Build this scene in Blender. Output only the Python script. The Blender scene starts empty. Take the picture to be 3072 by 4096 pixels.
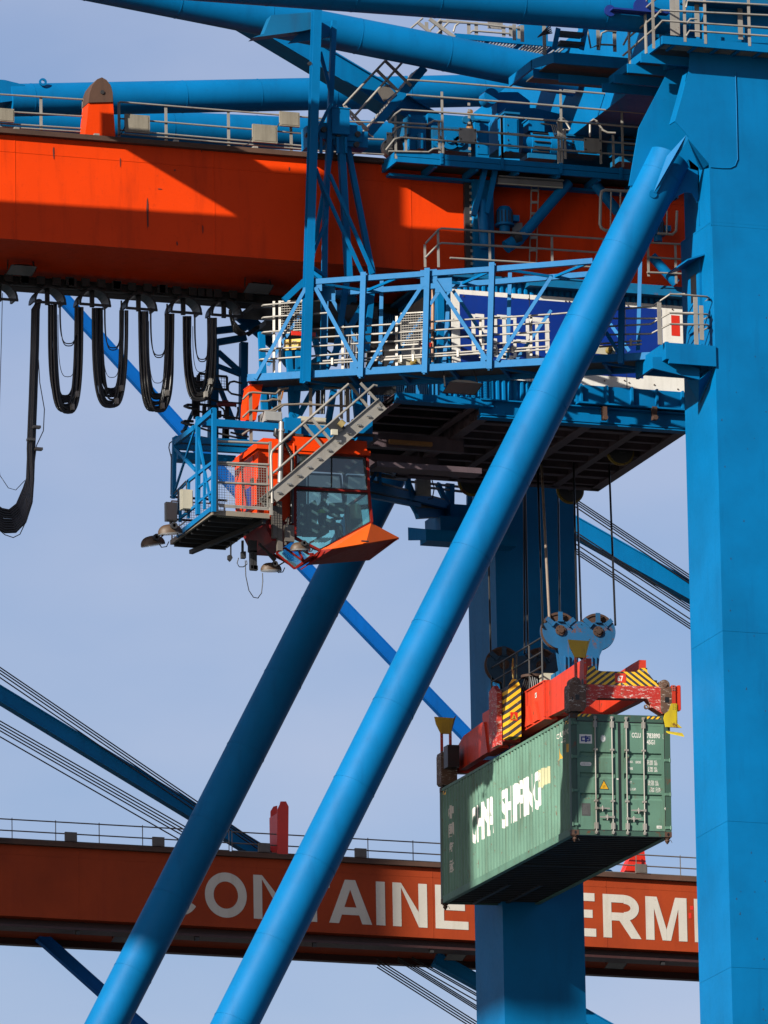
import bpy, bmesh, math, random
from mathutils import Vector, Matrix
random.seed(7)
C = bpy.context.scene
COL = C.collection
R = math.radians
# ------------------------------------------------------------------ camera
# world axes: X along the crane boom, Y along the quay (away from the viewer), Z up; camera at the origin
FPX = 40000.0
PT, RL, YW = R(13.81), R(-1.01), R(19.68)
def cam_axes():
    F = Vector((0, math.cos(PT), math.sin(PT))); r = Vector((1, 0, 0)); u = Vector((0, -math.sin(PT), math.cos(PT)))
    r2 = r*math.cos(RL) + u*math.sin(RL); u2 = u*math.cos(RL) - r*math.sin(RL)
    M = Matrix(((math.cos(YW), math.sin(YW), 0), (-math.sin(YW), math.cos(YW), 0), (0, 0, 1)))
    return M@r2, M@u2, M@F
CA, CB, CC = cam_axes()
cd = bpy.data.cameras.new('camera'); cam = bpy.data.objects.new('camera', cd); COL.objects.link(cam)
cam.matrix_world = Matrix(((CA.x, CB.x, -CC.x, 0), (CA.y, CB.y, -CC.y, 0), (CA.z, CB.z, -CC.z, 0), (0, 0, 0, 1)))
cd.sensor_fit = 'VERTICAL'; cd.sensor_height = 36; cd.lens = FPX/4096*36
cd.clip_start = 1; cd.clip_end = 20000
C.camera = cam
# ------------------------------------------------------------------ sun and sky
SUN = Vector((-.785, -.49, .405)).normalized()
sl = bpy.data.lights.new('sun', 'SUN'); so = bpy.data.objects.new('sun', sl); COL.objects.link(so)
sl.energy = 5.0; sl.angle = R(.53); sl.color = (1, .95, .86)
so.rotation_euler = SUN.to_track_quat('Z', 'Y').to_euler()
W = bpy.data.worlds.new('World'); C.world = W; W.use_nodes = True
nt = W.node_tree; nt.nodes.clear()
sk = nt.nodes.new('ShaderNodeTexSky'); sk.sky_type = 'NISHITA'; sk.sun_disc = False
sk.sun_elevation = math.asin(SUN.z); sk.sun_rotation = math.atan2(SUN.x, SUN.y)
sk.air_density = 1.3; sk.dust_density = 1.6; sk.ozone_density = 3.0
mx = nt.nodes.new('ShaderNodeMix'); mx.data_type = 'RGBA'; mx.blend_type = 'MULTIPLY'; mx.inputs[0].default_value = 1
mx.inputs[7].default_value = (.90, .84, .99, 1)
bg = nt.nodes.new('ShaderNodeBackground'); bg.inputs[1].default_value = .055
wo = nt.nodes.new('ShaderNodeOutputWorld')
nt.links.new(sk.outputs[0], mx.inputs[6]); gc = nt.nodes.new('ShaderNodeTexCoord'); gn = nt.nodes.new('ShaderNodeTexNoise'); gn.inputs['Scale'].default_value = 13; gn.inputs['Detail'].default_value = 5; gn.inputs['Roughness'].default_value = .45
gm = nt.nodes.new('ShaderNodeMapping'); gm.inputs['Scale'].default_value = (1, 1, 2.2); nt.links.new(gc.outputs['Generated'], gm.inputs[0]); nt.links.new(gm.outputs[0], gn.inputs['Vector'])
gr_ = nt.nodes.new('ShaderNodeMapRange'); gr_.inputs[1].default_value = .35; gr_.inputs[2].default_value = .72; gr_.inputs[3].default_value = 0; gr_.inputs[4].default_value = .62; nt.links.new(gn.outputs[0], gr_.inputs[0])
cm = nt.nodes.new('ShaderNodeMix'); cm.data_type = 'RGBA'; cm.inputs[7].default_value = (4.6, 4.75, 5.7, 1); nt.links.new(gr_.outputs[0], cm.inputs[0]); nt.links.new(mx.outputs[2], cm.inputs[6])
nt.links.new(cm.outputs[2], bg.inputs[0]); nt.links.new(bg.outputs[0], wo.inputs[0])
C.view_settings.view_transform = 'Standard'; C.view_settings.look = 'None'
C.view_settings.exposure = 1.3; C.view_settings.gamma = 1
C.cycles.max_bounces = 6; C.cycles.diffuse_bounces = 3; C.cycles.use_denoising = True

# ------------------------------------------------------------------ picture reading helpers (pixel + real plane -> point)
WIN = dict(A=(0,0,1536), B=(1136,0,1164), C=(1972,0,1100), D=(0,1000,1100), E=(900,900,1100), F=(1800,800,1200),
           G=(500,1450,1200), H=(1600,1850,1300), I=(1700,2350,1100), J=(1700,2850,1100), K=(0,3050,1536), L=(1536,3300,1536), M=(0,0,3072),
           N=(1840,1180,920), O=(2280,2820,440), Q=(1760,2900,540), S=(2200,2400,540),
           T=(640,1480,600), U=(1080,1500,600), X1=(980,1080,600), X2=(1500,1060,700), X3=(1500,380,600), X4=(2000,380,660), X5=(1440,1640,700), X6=(1640,0,800))
def px(w, x, y):
    a, b, s = WIN[w]; s /= 1659.0
    return a + x*s, b + y*s
def ray(w, x, y):
    u, v = px(w, x, y)
    return CC + CA*((u-1536)/FPX) - CB*((v-2048)/FPX)
def P(w, x, y, Y):
    d = ray(w, x, y); return d*(Y/d.y)
def PX(w, x, y, X):
    d = ray(w, x, y); return d*(X/d.x)
def PZ(w, x, y, Z):
    d = ray(w, x, y); return d*(Z/d.z)
def proj(p):
    return 1536+FPX*p.dot(CA)/p.dot(CC), 2048-FPX*p.dot(CB)/p.dot(CC)
V = Vector

# ------------------------------------------------------------------ mesh builder
OFF = {}
SPLIT = {'floor_beam', 'grid_beam', 'edge_beam', 'gusset_plate', 'stringer', 'ladder_rung', 'cross_beam', 'corner_post', 'end_rail', 'side_rail', 'hanger', 'cage_post', 'post_bracket', 'cable_group', 'hinge_pin', 'lifting_lug', 'hook_bracket', 'brace', 'telescopic_arm', 'twist_lock_pin', 'floor_plate', 'top_beam', 'door_seal', 'trolley_rail', 'deck_plate', 'flipper_arm'}
class MB:
    def __init__(s): s.v = []; s.f = []; s.sm = []; s.g = []; s.gid = 0; s.lock = 0
    def add(s, vs, fs, smooth=False):
        n = len(s.v); s.v += [V(p) for p in vs]
        if not s.lock: s.gid += 1
        for f in fs: s.f.append([i+n for i in f]); s.sm.append(smooth); s.g.append(s.gid)
        return s
    def box(s, a, b):
        x0,y0,z0 = [min(a[i], b[i]) for i in range(3)]; x1,y1,z1 = [max(a[i], b[i]) for i in range(3)]
        return s.add([(x0,y0,z0),(x1,y0,z0),(x1,y1,z0),(x0,y1,z0),(x0,y0,z1),(x1,y0,z1),(x1,y1,z1),(x0,y1,z1)],
                     [(0,3,2,1),(4,5,6,7),(0,1,5,4),(1,2,6,5),(2,3,7,6),(3,0,4,7)])
    def frame(s, p, q, up=(0,0,1)):
        p = V(p); q = V(q); d = (q-p).normalized(); up = V(up)
        if abs(d.dot(up)) > .999: up = V((0,1,0))
        sd = d.cross(up).normalized(); u = sd.cross(d).normalized()
        return p, q, d, sd, u
    def bar(s, p, q, w, h=None, up=(0,0,1), o=(0,0)):
        "rectangular bar, w across (side axis), h along up; o shifts in (side, up)"
        h = w if h is None else h
        p, q, d, sd, u = s.frame(p, q, up)
        c = sd*o[0]+u*o[1]
        r = [c+sd*(a*w/2)+u*(b*h/2) for a, b in ((-1,-1),(1,-1),(1,1),(-1,1))]
        return s.add([p+x for x in r]+[q+x for x in r], [(3,2,1,0),(4,5,6,7),(0,1,5,4),(1,2,6,5),(2,3,7,6),(3,0,4,7)])
    def ibeam(s, p, q, w, h, t=.012, up=(0,0,1)):
        s.gid += 1; s.lock = 1; s.bar(p, q, w, t, up, (0, h/2)); s.bar(p, q, w, t, up, (0, -h/2)); s.bar(p, q, t, h-t*1.02, up); s.lock = 0; return s
    def angle(s, p, q, a=.08, t=.01, up=(0,0,1), f1=1, f2=1):
        s.bar(p, q, a, t, up, (f1*a/2, 0)); return s.bar(p, q, t, a-t, up, (0, f2*(a/2)))
    def tube(s, p, q, r, n=12, r2=None, caps=True):
        p, q, d, sd, u = s.frame(p, q); r2 = r if r2 is None else r2
        a = [p+(sd*math.cos(6.28318*i/n)+u*math.sin(6.28318*i/n))*r for i in range(n)]
        b = [q+(sd*math.cos(6.28318*i/n)+u*math.sin(6.28318*i/n))*r2 for i in range(n)]
        s.add(a+b, [(i, (i+1)%n, n+(i+1)%n, n+i) for i in range(n)], True)
        if caps:
            s.add(a, [tuple(range(n))[::-1]]); s.add(b, [tuple(range(n))])
        return s
    def path(s, pts, r, n=8, caps=True):
        pts = [V(p) for p in pts]; rings = []; N = len(pts)
        up = None
        for i, p in enumerate(pts):
            d = (pts[min(i+1, N-1)]-pts[max(i-1, 0)]).normalized()
            if up is None:
                up = V((0,0,1)) if abs(d.z) < .9 else V((0,1,0))
            sd = d.cross(up).normalized(); up = sd.cross(d).normalized()
            rings.append([p+(sd*math.cos(6.28318*k/n)+up*math.sin(6.28318*k/n))*r for k in range(n)])
        vs = [v for rg in rings for v in rg]
        fs = [(i*n+k, i*n+(k+1)%n, (i+1)*n+(k+1)%n, (i+1)*n+k) for i in range(N-1) for k in range(n)]
        s.add(vs, fs, True)
        if caps: s.add(rings[0], [tuple(range(n))[::-1]]); s.add(rings[-1], [tuple(range(n))])
        return s
    def prism(s, poly, ext):
        "polygon (list of 3D points) extruded by ext"
        poly = [V(p) for p in poly]; e = V(ext); n = len(poly)
        s.add(poly+[p+e for p in poly], [tuple(range(n))[::-1], tuple(range(n, 2*n))]+[(i, (i+1)%n, n+(i+1)%n, n+i) for i in range(n)])
        return s
    def disc(s, c, ax, r, t, n=28, ri=0):
        "cylinder/ring centred at c with axis ax, thickness t"
        c = V(c); ax = V(ax).normalized()
        up = V((0,0,1)) if abs(ax.z) < .9 else V((1,0,0)); sd = ax.cross(up).normalized(); u = sd.cross(ax)
        def ring(rr, k): return [c+ax*(k*t/2)+(sd*math.cos(6.28318*i/n)+u*math.sin(6.28318*i/n))*rr for i in range(n)]
        a, b = ring(r, -1), ring(r, 1)
        s.add(a+b, [(i, (i+1)%n, n+(i+1)%n, n+i) for i in range(n)], True)
        if ri:
            c2, d2 = ring(ri, -1), ring(ri, 1)
            s.add(c2+d2, [(i, n+i, n+(i+1)%n, (i+1)%n) for i in range(n)], True)
            s.add(a+c2, [(i, n+i, n+(i+1)%n, (i+1)%n) for i in range(n)]); s.add(b+d2, [(i, (i+1)%n, n+(i+1)%n, n+i) for i in range(n)])
        else:
            s.add(a, [tuple(range(n))[::-1]]); s.add(b, [tuple(range(n))])
        return s
    def plate(s, c, ax, up, w, h, t):
        "box centred at c: thickness t along ax, height h along up, width w across"
        ax = V(ax).normalized(); up = V(up); up = (up-ax*up.dot(ax)).normalized(); sd = ax.cross(up); c = V(c)
        return s.bar(c-ax*(t/2), c+ax*(t/2), w, h, up)
    def xf(s, M):
        s.v = [M@p for p in s.v]; return s
    def build(s, name, mat, parent=None, label=None, cat=None, group=None, kind=None, base=None, fix=True):
        if name in SPLIT and parent is not None and len(set(s.g)) > 1:
            first = None
            for k in sorted(set(s.g)):
                idx = [i for i, g in enumerate(s.g) if g == k]; used = sorted({v for i in idx for v in s.f[i]}); mp = {v: j for j, v in enumerate(used)}
                q = MB(); q.v = [s.v[v] for v in used]; q.f = [[mp[v] for v in s.f[i]] for i in idx]; q.sm = [s.sm[i] for i in idx]; q.g = [1]*len(idx)
                o = q.build(name, mat, parent, label, fix=fix); first = first or o
            return first
        me = bpy.data.meshes.new(name)
        if parent is not None: off = OFF[parent]
        else:
            if base is None:
                xs = [p.x for p in s.v]; ys = [p.y for p in s.v]; zs = [p.z for p in s.v]
                base = V(((min(xs)+max(xs))/2, (min(ys)+max(ys))/2, min(zs)))
            off = V(base)
        me.from_pydata([p-off for p in s.v], [], s.f)
        me.polygons.foreach_set('use_smooth', s.sm)
        me.materials.append(mat)
        me.validate(); me.update()
        if fix:
            bm = bmesh.new(); bm.from_mesh(me); bmesh.ops.recalc_face_normals(bm, faces=bm.faces); bm.to_mesh(me); bm.free()
        o = bpy.data.objects.new(name, me); COL.objects.link(o)
        OFF[o] = off
        if parent is not None: o.parent = parent
        else: o.location = off
        tag(o, label, cat, group, kind)
        return o
def tag(o, label=None, cat=None, group=None, kind=None):
    if label: o['label'] = label
    if cat: o['category'] = cat
    if group: o['group'] = group
    if kind: o['kind'] = kind
    return o
def root(name, label, cat, loc, group=None, kind=None, mat=None):
    o = bpy.data.objects.new(name, None); COL.objects.link(o); o.empty_display_size = .3
    if mat is not None: o.matrix_world = mat; OFF[o] = V((0,0,0))
    else: o.location = V(loc); OFF[o] = V(loc)
    return tag(o, label, cat, group, kind)
def copy_tree(o, parent=None, shift=None, **kw):
    c = o.copy(); COL.objects.link(c); c.parent = parent
    if shift is not None: c.location = o.location + V(shift)
    for k, v in kw.items(): c[k] = v
    for ch in o.children: copy_tree(ch, c)
    return c

# ------------------------------------------------------------------ materials
def nodes(name):
    m = bpy.data.materials.new(name); m.use_nodes = True; n = m.node_tree.nodes; n.clear()
    b = n.new('ShaderNodeBsdfPrincipled'); o = n.new('ShaderNodeOutputMaterial'); m.node_tree.links.new(b.outputs[0], o.inputs[0])
    return m, n, m.node_tree.links, b
def noise(n, l, vec, scale, detail=4, rough=.55, stretch=None):
    if stretch:
        mp = n.new('ShaderNodeMapping'); mp.inputs['Scale'].default_value = stretch; l.new(vec, mp.inputs[0]); vec = mp.outputs[0]
    t = n.new('ShaderNodeTexNoise'); t.inputs['Scale'].default_value = scale; t.inputs['Detail'].default_value = detail
    t.inputs['Roughness'].default_value = rough; l.new(vec, t.inputs['Vector']); return t.outputs[0]
def ramp(n, l, f, a, b):
    r = n.new('ShaderNodeMapRange'); r.inputs[1].default_value = a; r.inputs[2].default_value = b; l.new(f, r.inputs[0]); r.clamp = True
    return r.outputs[0]
def mixc(n, l, f, c1, c2):
    m = n.new('ShaderNodeMix'); m.data_type = 'RGBA'
    if isinstance(f, float): m.inputs[0].default_value = f
    else: l.new(f, m.inputs[0])
    for i, c in ((6, c1), (7, c2)):
        if isinstance(c, tuple): m.inputs[i].default_value = c+(1,)
        else: l.new(c, m.inputs[i])
    return m.outputs[2]
def mult(n, l, a, b):
    m = n.new('ShaderNodeMath'); m.operation = 'MULTIPLY'
    l.new(a, m.inputs[0])
    if isinstance(b, float): m.inputs[1].default_value = b
    else: l.new(b, m.inputs[1])
    return m.outputs[0]
PK = .425
def paint(name, col, rough=.45, fade=None, dirt=(.08,.06,.05), dirt_amt=.35, rust_amt=0.0, scratch=0.0, var=.12, metal=0, spec=.4, rust=(.16,.055,.02), rscale=2.2, bump=.08):
    m, n, l, b = nodes(name)
    col = tuple(x*PK for x in col); dirt = tuple(x*PK for x in dirt); rust = tuple(x*PK for x in rust)
    tc = n.new('ShaderNodeTexCoord'); vec = tc.outputs['Object']
    big = noise(n, l, vec, .55, 5, .6)
    dark = tuple(c*(1-var*1.6) for c in col); lite = fade or tuple(min(1, c*(1+var)) for c in col)
    c = mixc(n, l, ramp(n, l, big, .3, .7), dark, lite)
    st = noise(n, l, vec, 2.6, 6, .65, (1, 1, .12))       # vertical rain streaks
    c = mixc(n, l, mult(n, l, ramp(n, l, st, .52, .78), dirt_amt), c, dirt)
    sp = noise(n, l, vec, 9, 6, .7)
    c = mixc(n, l, mult(n, l, ramp(n, l, sp, .6, .75), dirt_amt*.8), c, dirt)
    if rust_amt:
        rn = noise(n, l, vec, rscale, 9, .72); rf = ramp(n, l, rn, .66-rust_amt*.25, .72-rust_amt*.2)
        c = mixc(n, l, rf, c, rust)
        rs = noise(n, l, vec, rscale*1.7, 6, .7, (1.6, 1.6, .16))
        c = mixc(n, l, mult(n, l, ramp(n, l, rs, .68-rust_amt*.2, .85), .6), c, tuple(x*1.4 for x in rust))
    if scratch:
        s1 = noise(n, l, vec, 7, 8, .8, (1, 1, 3.2)); s1 = ramp(n, l, s1, .60-scratch*.12, .63-scratch*.1)
        c = mixc(n, l, mult(n, l, s1, .75), c, (.42, .40, .36))
    l.new(c, b.inputs['Base Color'])
    b.inputs['Metallic'].default_value = metal; b.inputs['Specular IOR Level'].default_value = spec
    rr = n.new('ShaderNodeMapRange'); rr.inputs[3].default_value = rough-.08; rr.inputs[4].default_value = rough+.15; l.new(sp, rr.inputs[0]); l.new(rr.outputs[0], b.inputs['Roughness'])
    if bump:
        bp = n.new('ShaderNodeBump'); bp.inputs['Strength'].default_value = bump; bp.inputs['Distance'].default_value = .05; l.new(big, bp.inputs['Height']); l.new(bp.outputs[0], b.inputs['Normal'])
    return m
BLUE = paint('blue_paint', (0, .19, .48), .45, spec=.10, dirt=(.002,.09,.25), dirt_amt=.4, var=.10)
BLUEW = paint('blue_paint_weathered', (.002, .155, .35), .5, spec=.2, dirt=(.02,.06,.12), dirt_amt=.5, rust_amt=.12, var=.12)
ORANGE = paint('orange_paint', (1.0, .062, .0), .5, spec=.12, dirt=(.30,.022,.003), dirt_amt=.5, var=.05, rust_amt=.0)
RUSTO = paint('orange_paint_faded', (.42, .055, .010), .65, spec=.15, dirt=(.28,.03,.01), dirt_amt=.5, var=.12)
RED = paint('red_paint_scraped', (.85, .05, .012), .45, dirt=(.06,.02,.015), dirt_amt=.6, rust_amt=.25, var=.15)
REDS = paint('red_paint_scratched', (.62, .03, .015), .5, dirt=(.06,.02,.015), dirt_amt=.6, rust_amt=.4, scratch=.42, var=.15, rscale=3.5)
GREEN = paint('green_container_paint', (.14, .285, .205), .55, dirt=(.07,.085,.04), dirt_amt=.8, rust_amt=.22, spec=.25, var=.16, rscale=3)
GREEND = paint('green_frame_paint', (.05, .12, .085), .5, dirt=(.05,.03,.02), dirt_amt=.6, rust_amt=.35, var=.1, rscale=4)
GALV = paint('galvanised_steel', (.46, .43, .38), .45, dirt=(.16,.11,.07), dirt_amt=.6, var=.15, metal=.25, rust_amt=.05, rscale=6)
STEEL = paint('dark_steel', (.05, .05, .052), .5, dirt=(.09,.05,.03), dirt_amt=.5, var=.2, metal=.3)
BLACK = paint('black_rubber', (.012, .012, .013), .38, dirt=(.03,.027,.024), dirt_amt=.5, var=.2, spec=.45)
WHITE = paint('white_paint', (1.0, .96, .88), .5, dirt=(.3,.24,.16), dirt_amt=.4, var=.05)
LETTER = paint('letter_paint', (.72, .67, .58), .55, dirt=(.4,.3,.2), dirt_amt=.5, var=.06)
NAVY = paint('navy_panel', (.001, .035, .30), .35, dirt=(.01,.02,.08), dirt_amt=.3, var=.1)
SIGNRED = paint('signal_red', (.85, .03, .008), .4, dirt_amt=.2)
YELLOW = paint('yellow_paint', (.72, .42, .012), .5, dirt=(.12,.08,.03), dirt_amt=.7, rust_amt=.15, var=.1)
CREAM = paint('cream_enamel', (.66, .62, .48), .45, dirt=(.25,.2,.12), dirt_amt=.3)
RUST = paint('rusty_steel', (.11, .05, .028), .75, dirt=(.03,.02,.015), dirt_amt=.6, var=.3, metal=.1)
PALEY = paint('pale_yellow_patch', (.55, .53, .30), .6, dirt=(.3,.25,.12), dirt_amt=.4)
ALU = paint('aluminium_sheet', (.42, .42, .41), .4, dirt=(.15,.13,.1), dirt_amt=.4, metal=.4)

RUSTC = paint('chip_dark', (.004,.05,.12), .7, dirt=(.01,.02,.04))
BLUEF = paint('deep_blue_paint', (0, .13, .52), .5, spec=.1, dirt=(.002,.08,.3), dirt_amt=.4)
BOXM = paint('beige_box_paint', (.34,.30,.23), .55, dirt=(.1,.08,.05), dirt_amt=.6)
# ------------------------------------------------------------------ shared setting
def water():
    m, n, l, b = nodes('harbour_water')
    tc = n.new('ShaderNodeTexCoord'); nz = noise(n, l, tc.outputs['Object'], .4, 6)
    l.new(mixc(n, l, nz, (.012,.022,.022), (.025,.035,.03)), b.inputs['Base Color']); b.inputs['Roughness'].default_value = .12
    bp = n.new('ShaderNodeBump'); bp.inputs['Distance'].default_value = .3; l.new(nz, bp.inputs['Height']); l.new(bp.outputs[0], b.inputs['Normal'])
    MB().add([(-4000,-4000,-4),(4000,-4000,-4),(4000,4000,-4),(-4000,4000,-4)], [(0,1,2,3)]).build('water', m, kind='structure', base=(0,0,-4))
    m2 = paint('quay_asphalt', (.07,.07,.07), .85, dirt=(.1,.09,.08), dirt_amt=.6)
    MB().box((78, -300, -4.5), (400, 1200, -1)).build('quay', m2, kind='structure', base=(78,0,-4.5))
water()
#@@STRUCT
# ================================================================== FRONT CRANE
YN, YNB = 212.0, 214.05         # near leg front / back plane
YFA, YFB = 227.2, 229.2         # far leg
YB0, YB1 = 218.6, 222.8         # boom girder
ZT, ZB = 65.70, 63.13           # boom girder top / bottom (scaled with depth)
crane = root('container_crane', 'big blue crane with an orange boom, carrying the trolley and the green container', 'crane', (84, 220, -1))
XL = P('L', 1505, 800, YN).x      # leg corner
XR = XL+2.6
def leg(y0, y1, ztop, lab, xr=None):
    mb = MB(); mb.box((XL, y0, -1), (xr or XR, y1, ztop))
    return mb.build('leg', BLUE, crane, lab)
near_leg = leg(YN, YNB, 63.0, 'near leg filling the right edge of the picture')
far_leg = leg(YFA, YFB, 63.0, 'far leg standing in shade behind the container', XL+2.15)
lw_ = MB()
for w_, x, y in (('M',1600,1365),('F',1500,125),('M',1600,1775),('M',1600,2090)):
    z = P(w_, x, y, YN).z; lw_.box((XL+.002, YN-.006, z), (XR, YN-.0, z+.018)); lw_.box((XL-.006, YN, z), (XL, YNB-.05, z+.018))
pts_ = [P('C', a, b, YN-.02) for a, b in ((1462,430),(1468,600),(1474,900),(1476,960),(1460,1000),(1430,1014),(1380,1014),(1312,1008))]
lw_.path(pts_, .012, 6); lw_.build('weld_seam', BLUE, near_leg)
lg_ = MB(); rr_ = random.Random(3)
for k in range(60):
    z = rr_.uniform(40, 62); x = rr_.uniform(XL+.1, XR-.1); a_ = rr_.uniform(.008, .02); lg_.add([(x-a_, YN-.002, z), (x+a_, YN-.002, z-a_*.6), (x+a_*.6, YN-.002, z+a_*rr_.uniform(1,4))], [(0,1,2)])
lg_.build('paint_chips', RUSTC, near_leg, fix=False)
# haunch on top of the near leg: two parallel gusset plates with the box between them
def gusset(pts, Y, t):
    return [P('C', x, y, Y) for x, y in pts]
g = MB()
front = gusset([(1315,1357),(1305,990),(1165,805),(1098,730),(1130,620),(1180,430),(1190,300)], YN-.004, 0)
front += [V((XR+.3, YN-.004, front[-1].z)), V((XR+.3, YN-.004, front[0].z))]
g.prism(front, (0, .03, 0))
rear = gusset([(1245,1357),(1235,1030),(1120,1000),(1040,1110),(820,1120),(880,770),(1010,520),(1060,420),(1190,400)], YN+.95, 0)
rear += [V((XL+.1, YN+.95, rear[-1].z)), V((XL+.1, YN+.95, rear[0].z))]
g.prism(rear, (0, .04, 0))
# web closing the haunch on the left (seen as the bright strip)
a = [P('C', *q, YN+.03) for q in ((1180,430),(1130,620),(1098,730))]
b = [p+V((-.02, .35, 0)) for p in a]
for i in range(2): g.prism([a[i], a[i+1], b[i+1], b[i]], (.03, 0, 0))
g.build('leg_head', BLUE, crane, 'flared gusset plates joining the near leg and its diagonal tube')
# ---- tubes
def seams(p, q, r, step, ph=0):
    m = MB(); d = (q-p).normalized(); L = (q-p).length; t = ph
    while t < L:
        m.disc(p+d*t, d, r+.007, .022, 40); t += step
    return m
def big_tube(p, q, r, name, lab=None, step=2.3, ph=.6, n=48):
    t = MB().tube(p, q, r, n).build(name, BLUE, crane, lab)
    seams(p, q, r, step, ph).build('weld_seam', BLUE, t, fix=False)
    return t
Yt, Yu = 213.05, 228.2
c0 = P('M', 940/1.85172, 2212, Yt); c1 = P('M', 2590/1.85172, 804/1.85172, Yt)
d = (c1-c0).normalized()
top = P('C', 1010, 930, Yt)
q1 = c0+d*((top-c0).dot(d))
big_tube(c0-d*14, q1, .515, 'brace_tube', 'near diagonal brace tube crossing the whole picture', 2.15, 1.1)
c2 = P('M', 428/1.85172, 2212, Yu); c3 = P('M', 1267/1.85172, 2450/1.85172, Yu); d = (c3-c2).normalized()
big_tube(c2-d*14, c2+d*((top-c0).length*.98+.6), .50, 'brace_tube', 'far diagonal brace tube passing behind the cab', 2.15, .4)
# thin gusset plate on the near tube head
gp = MB()
gp.prism([P('C',1165,815,YN+.02), P('C',1050,940,YN+.35), P('C',970,1160,YN+.5), P('C',985,1165,YN+.5), P('C',1090,980,YN+.35), P('C',1180,835,YN+.02)], (0,.05,0))
gp.prism([P('C',1305,990,YN+.0), P('C',1175,835,YN+.0), P('C',1185,870,YN+.9), P('C',1250,1030,YN+.9)], (.03,.0,.03))
# arched saddle under the tube head
arch = [P('C',x,y,Yt-.1) for x,y in ((1060,1240),(1110,1185),(1160,1158),(1200,1165),(1225,1210),(1232,1225),(1262,1030),(1180,960),(1100,1050))]
gp.prism(arch, (0,.05,0))
gp.disc(P('C',965,1170,Yt-.52), (0,1,0), .1, .04, 20)
gp.build('gusset_plate', BLUE, crane)
# horizontal upper tubes and stays
def tubepx(w0, x0, y0, w1, x1, y1, Y, r, ext0=0, ext1=0, **k):
    a = P(w0, x0, y0, Y); b = P(w1, x1, y1, Y); d = (b-a).normalized()
    return big_tube(a-d*ext0, b+d*ext1, r, 'stay_tube', **k)
tubepx('B', 0, -82, 'B', 1659, 38, 213.0, .51, 22, 5.2, lab='topmost horizontal tube', step=2.1)
tubepx('A', 1090, 66, 'B', 1200, 360, 219.2, .44, 14, 2.1, lab='shaded sloping tube under the topmost one', step=2.3)
tubepx('A', 200, 430, 'B', 1000, 519, 228.6, .41, 1, 4.2, lab='sunlit tube behind the boom walkway', step=2.0)
tubepx('A', 0, 520, 'A', 1600, 592, 230.5, .42, 3, 6, lab='lowest tube behind the walkway railing')
# node box at left end of the third tube
MB().prism([P('A',-200,330,228.3),P('A',20,345,228.3),P('A',105,366,228.3),P('A',95,430,228.3),P('A',-200,470,228.3)], (0,.7,0)).build('tube_node', BLUE, crane)
# inclined box beam with dark lower flange
ib = MB(); p = P('A', 1040, 62, 221.3); q = P('B', 900, 765, 221.3)
ib.bar(p, q, .55, .50); ib.bar(p, q, .75, .03, o=(0, .26)); ib.bar(p, q, .75, .03, o=(0,-.26))
ib.build('inclined_beam', BLUE, crane)
# ---- boom girder
XB0, XB1 = 30.0, 100.0
bo = MB(); bo.box((XB0, YB0, ZB), (XB1, YB1, ZT))
boom = bo.build('boom', ORANGE, crane, 'orange box girder with shadows lying across its face')
tr = MB()
tr.box((XB0, YB0-.16, ZT+.004), (XB1, YB0+.3, ZT+.05)); tr.box((XB0, YB0-.1, ZT+.05), (XB1, YB0-.02, ZT+.14))
tr.box((XB0, YB1-.3, ZT+.004), (XB1, YB1+.1, ZT+.05))
tr.build('top_flange', RUST, boom)
lo = MB()
for y in (YB1-.75,):
    lo.box((XB0, y, ZB-.18), (XB1, y+.25, ZB-.004)); lo.box((XB0, y-.1, ZB-.21), (XB1, y+.35, ZB-.18))
lo.build('trolley_rail', paint('dark_red_rail', (.03,.005,.003), .6, dirt=(.01,.002,.001)), boom)
sm = MB()
for x in range(34, 92, 5): sm.box((x, YB0-.008, ZB+.01), (x+.02, YB0, ZT-.01))
sm.box((XB0, YB0-.008, ZT-.42), (XB1, YB0, ZT-.405))
sm.build('weld_seam', ORANGE, boom)
st_m = MB(); rs_ = random.Random(11)
for (x, y, w_, h_) in ((637,925,.05,.85),(690,816,.12,.03),(755,735,.04,.05),(870,640,.03,.3),(232,660,.04,.35),(520,700,.03,.25),(765,1052,.04,.1),(1250,730,.03,.12),(876,990,.03,.2)):
    c = P('A', x, y, YB0-.0095); n_ = 9
    st_m.add([(c.x+w_*(.5+.5*rs_.random())*math.cos(6.283*i/n_)*.7, YB0-.0095, c.z+h_*.5*(.7+.5*rs_.random())*math.sin(6.283*i/n_)) for i in range(n_)], [tuple(range(n_))])
st_m.build('paint_chips', paint('dark_scuff', (.14,.02,.01), .8), boom, fix=False)
# ================================================================== CONTAINER
def rotm(yaw, t1, t2): return Matrix.Rotation(yaw, 4, 'Z')@Matrix.Rotation(t1, 4, 'X')@Matrix.Rotation(t2, 4, 'Y')
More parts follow.
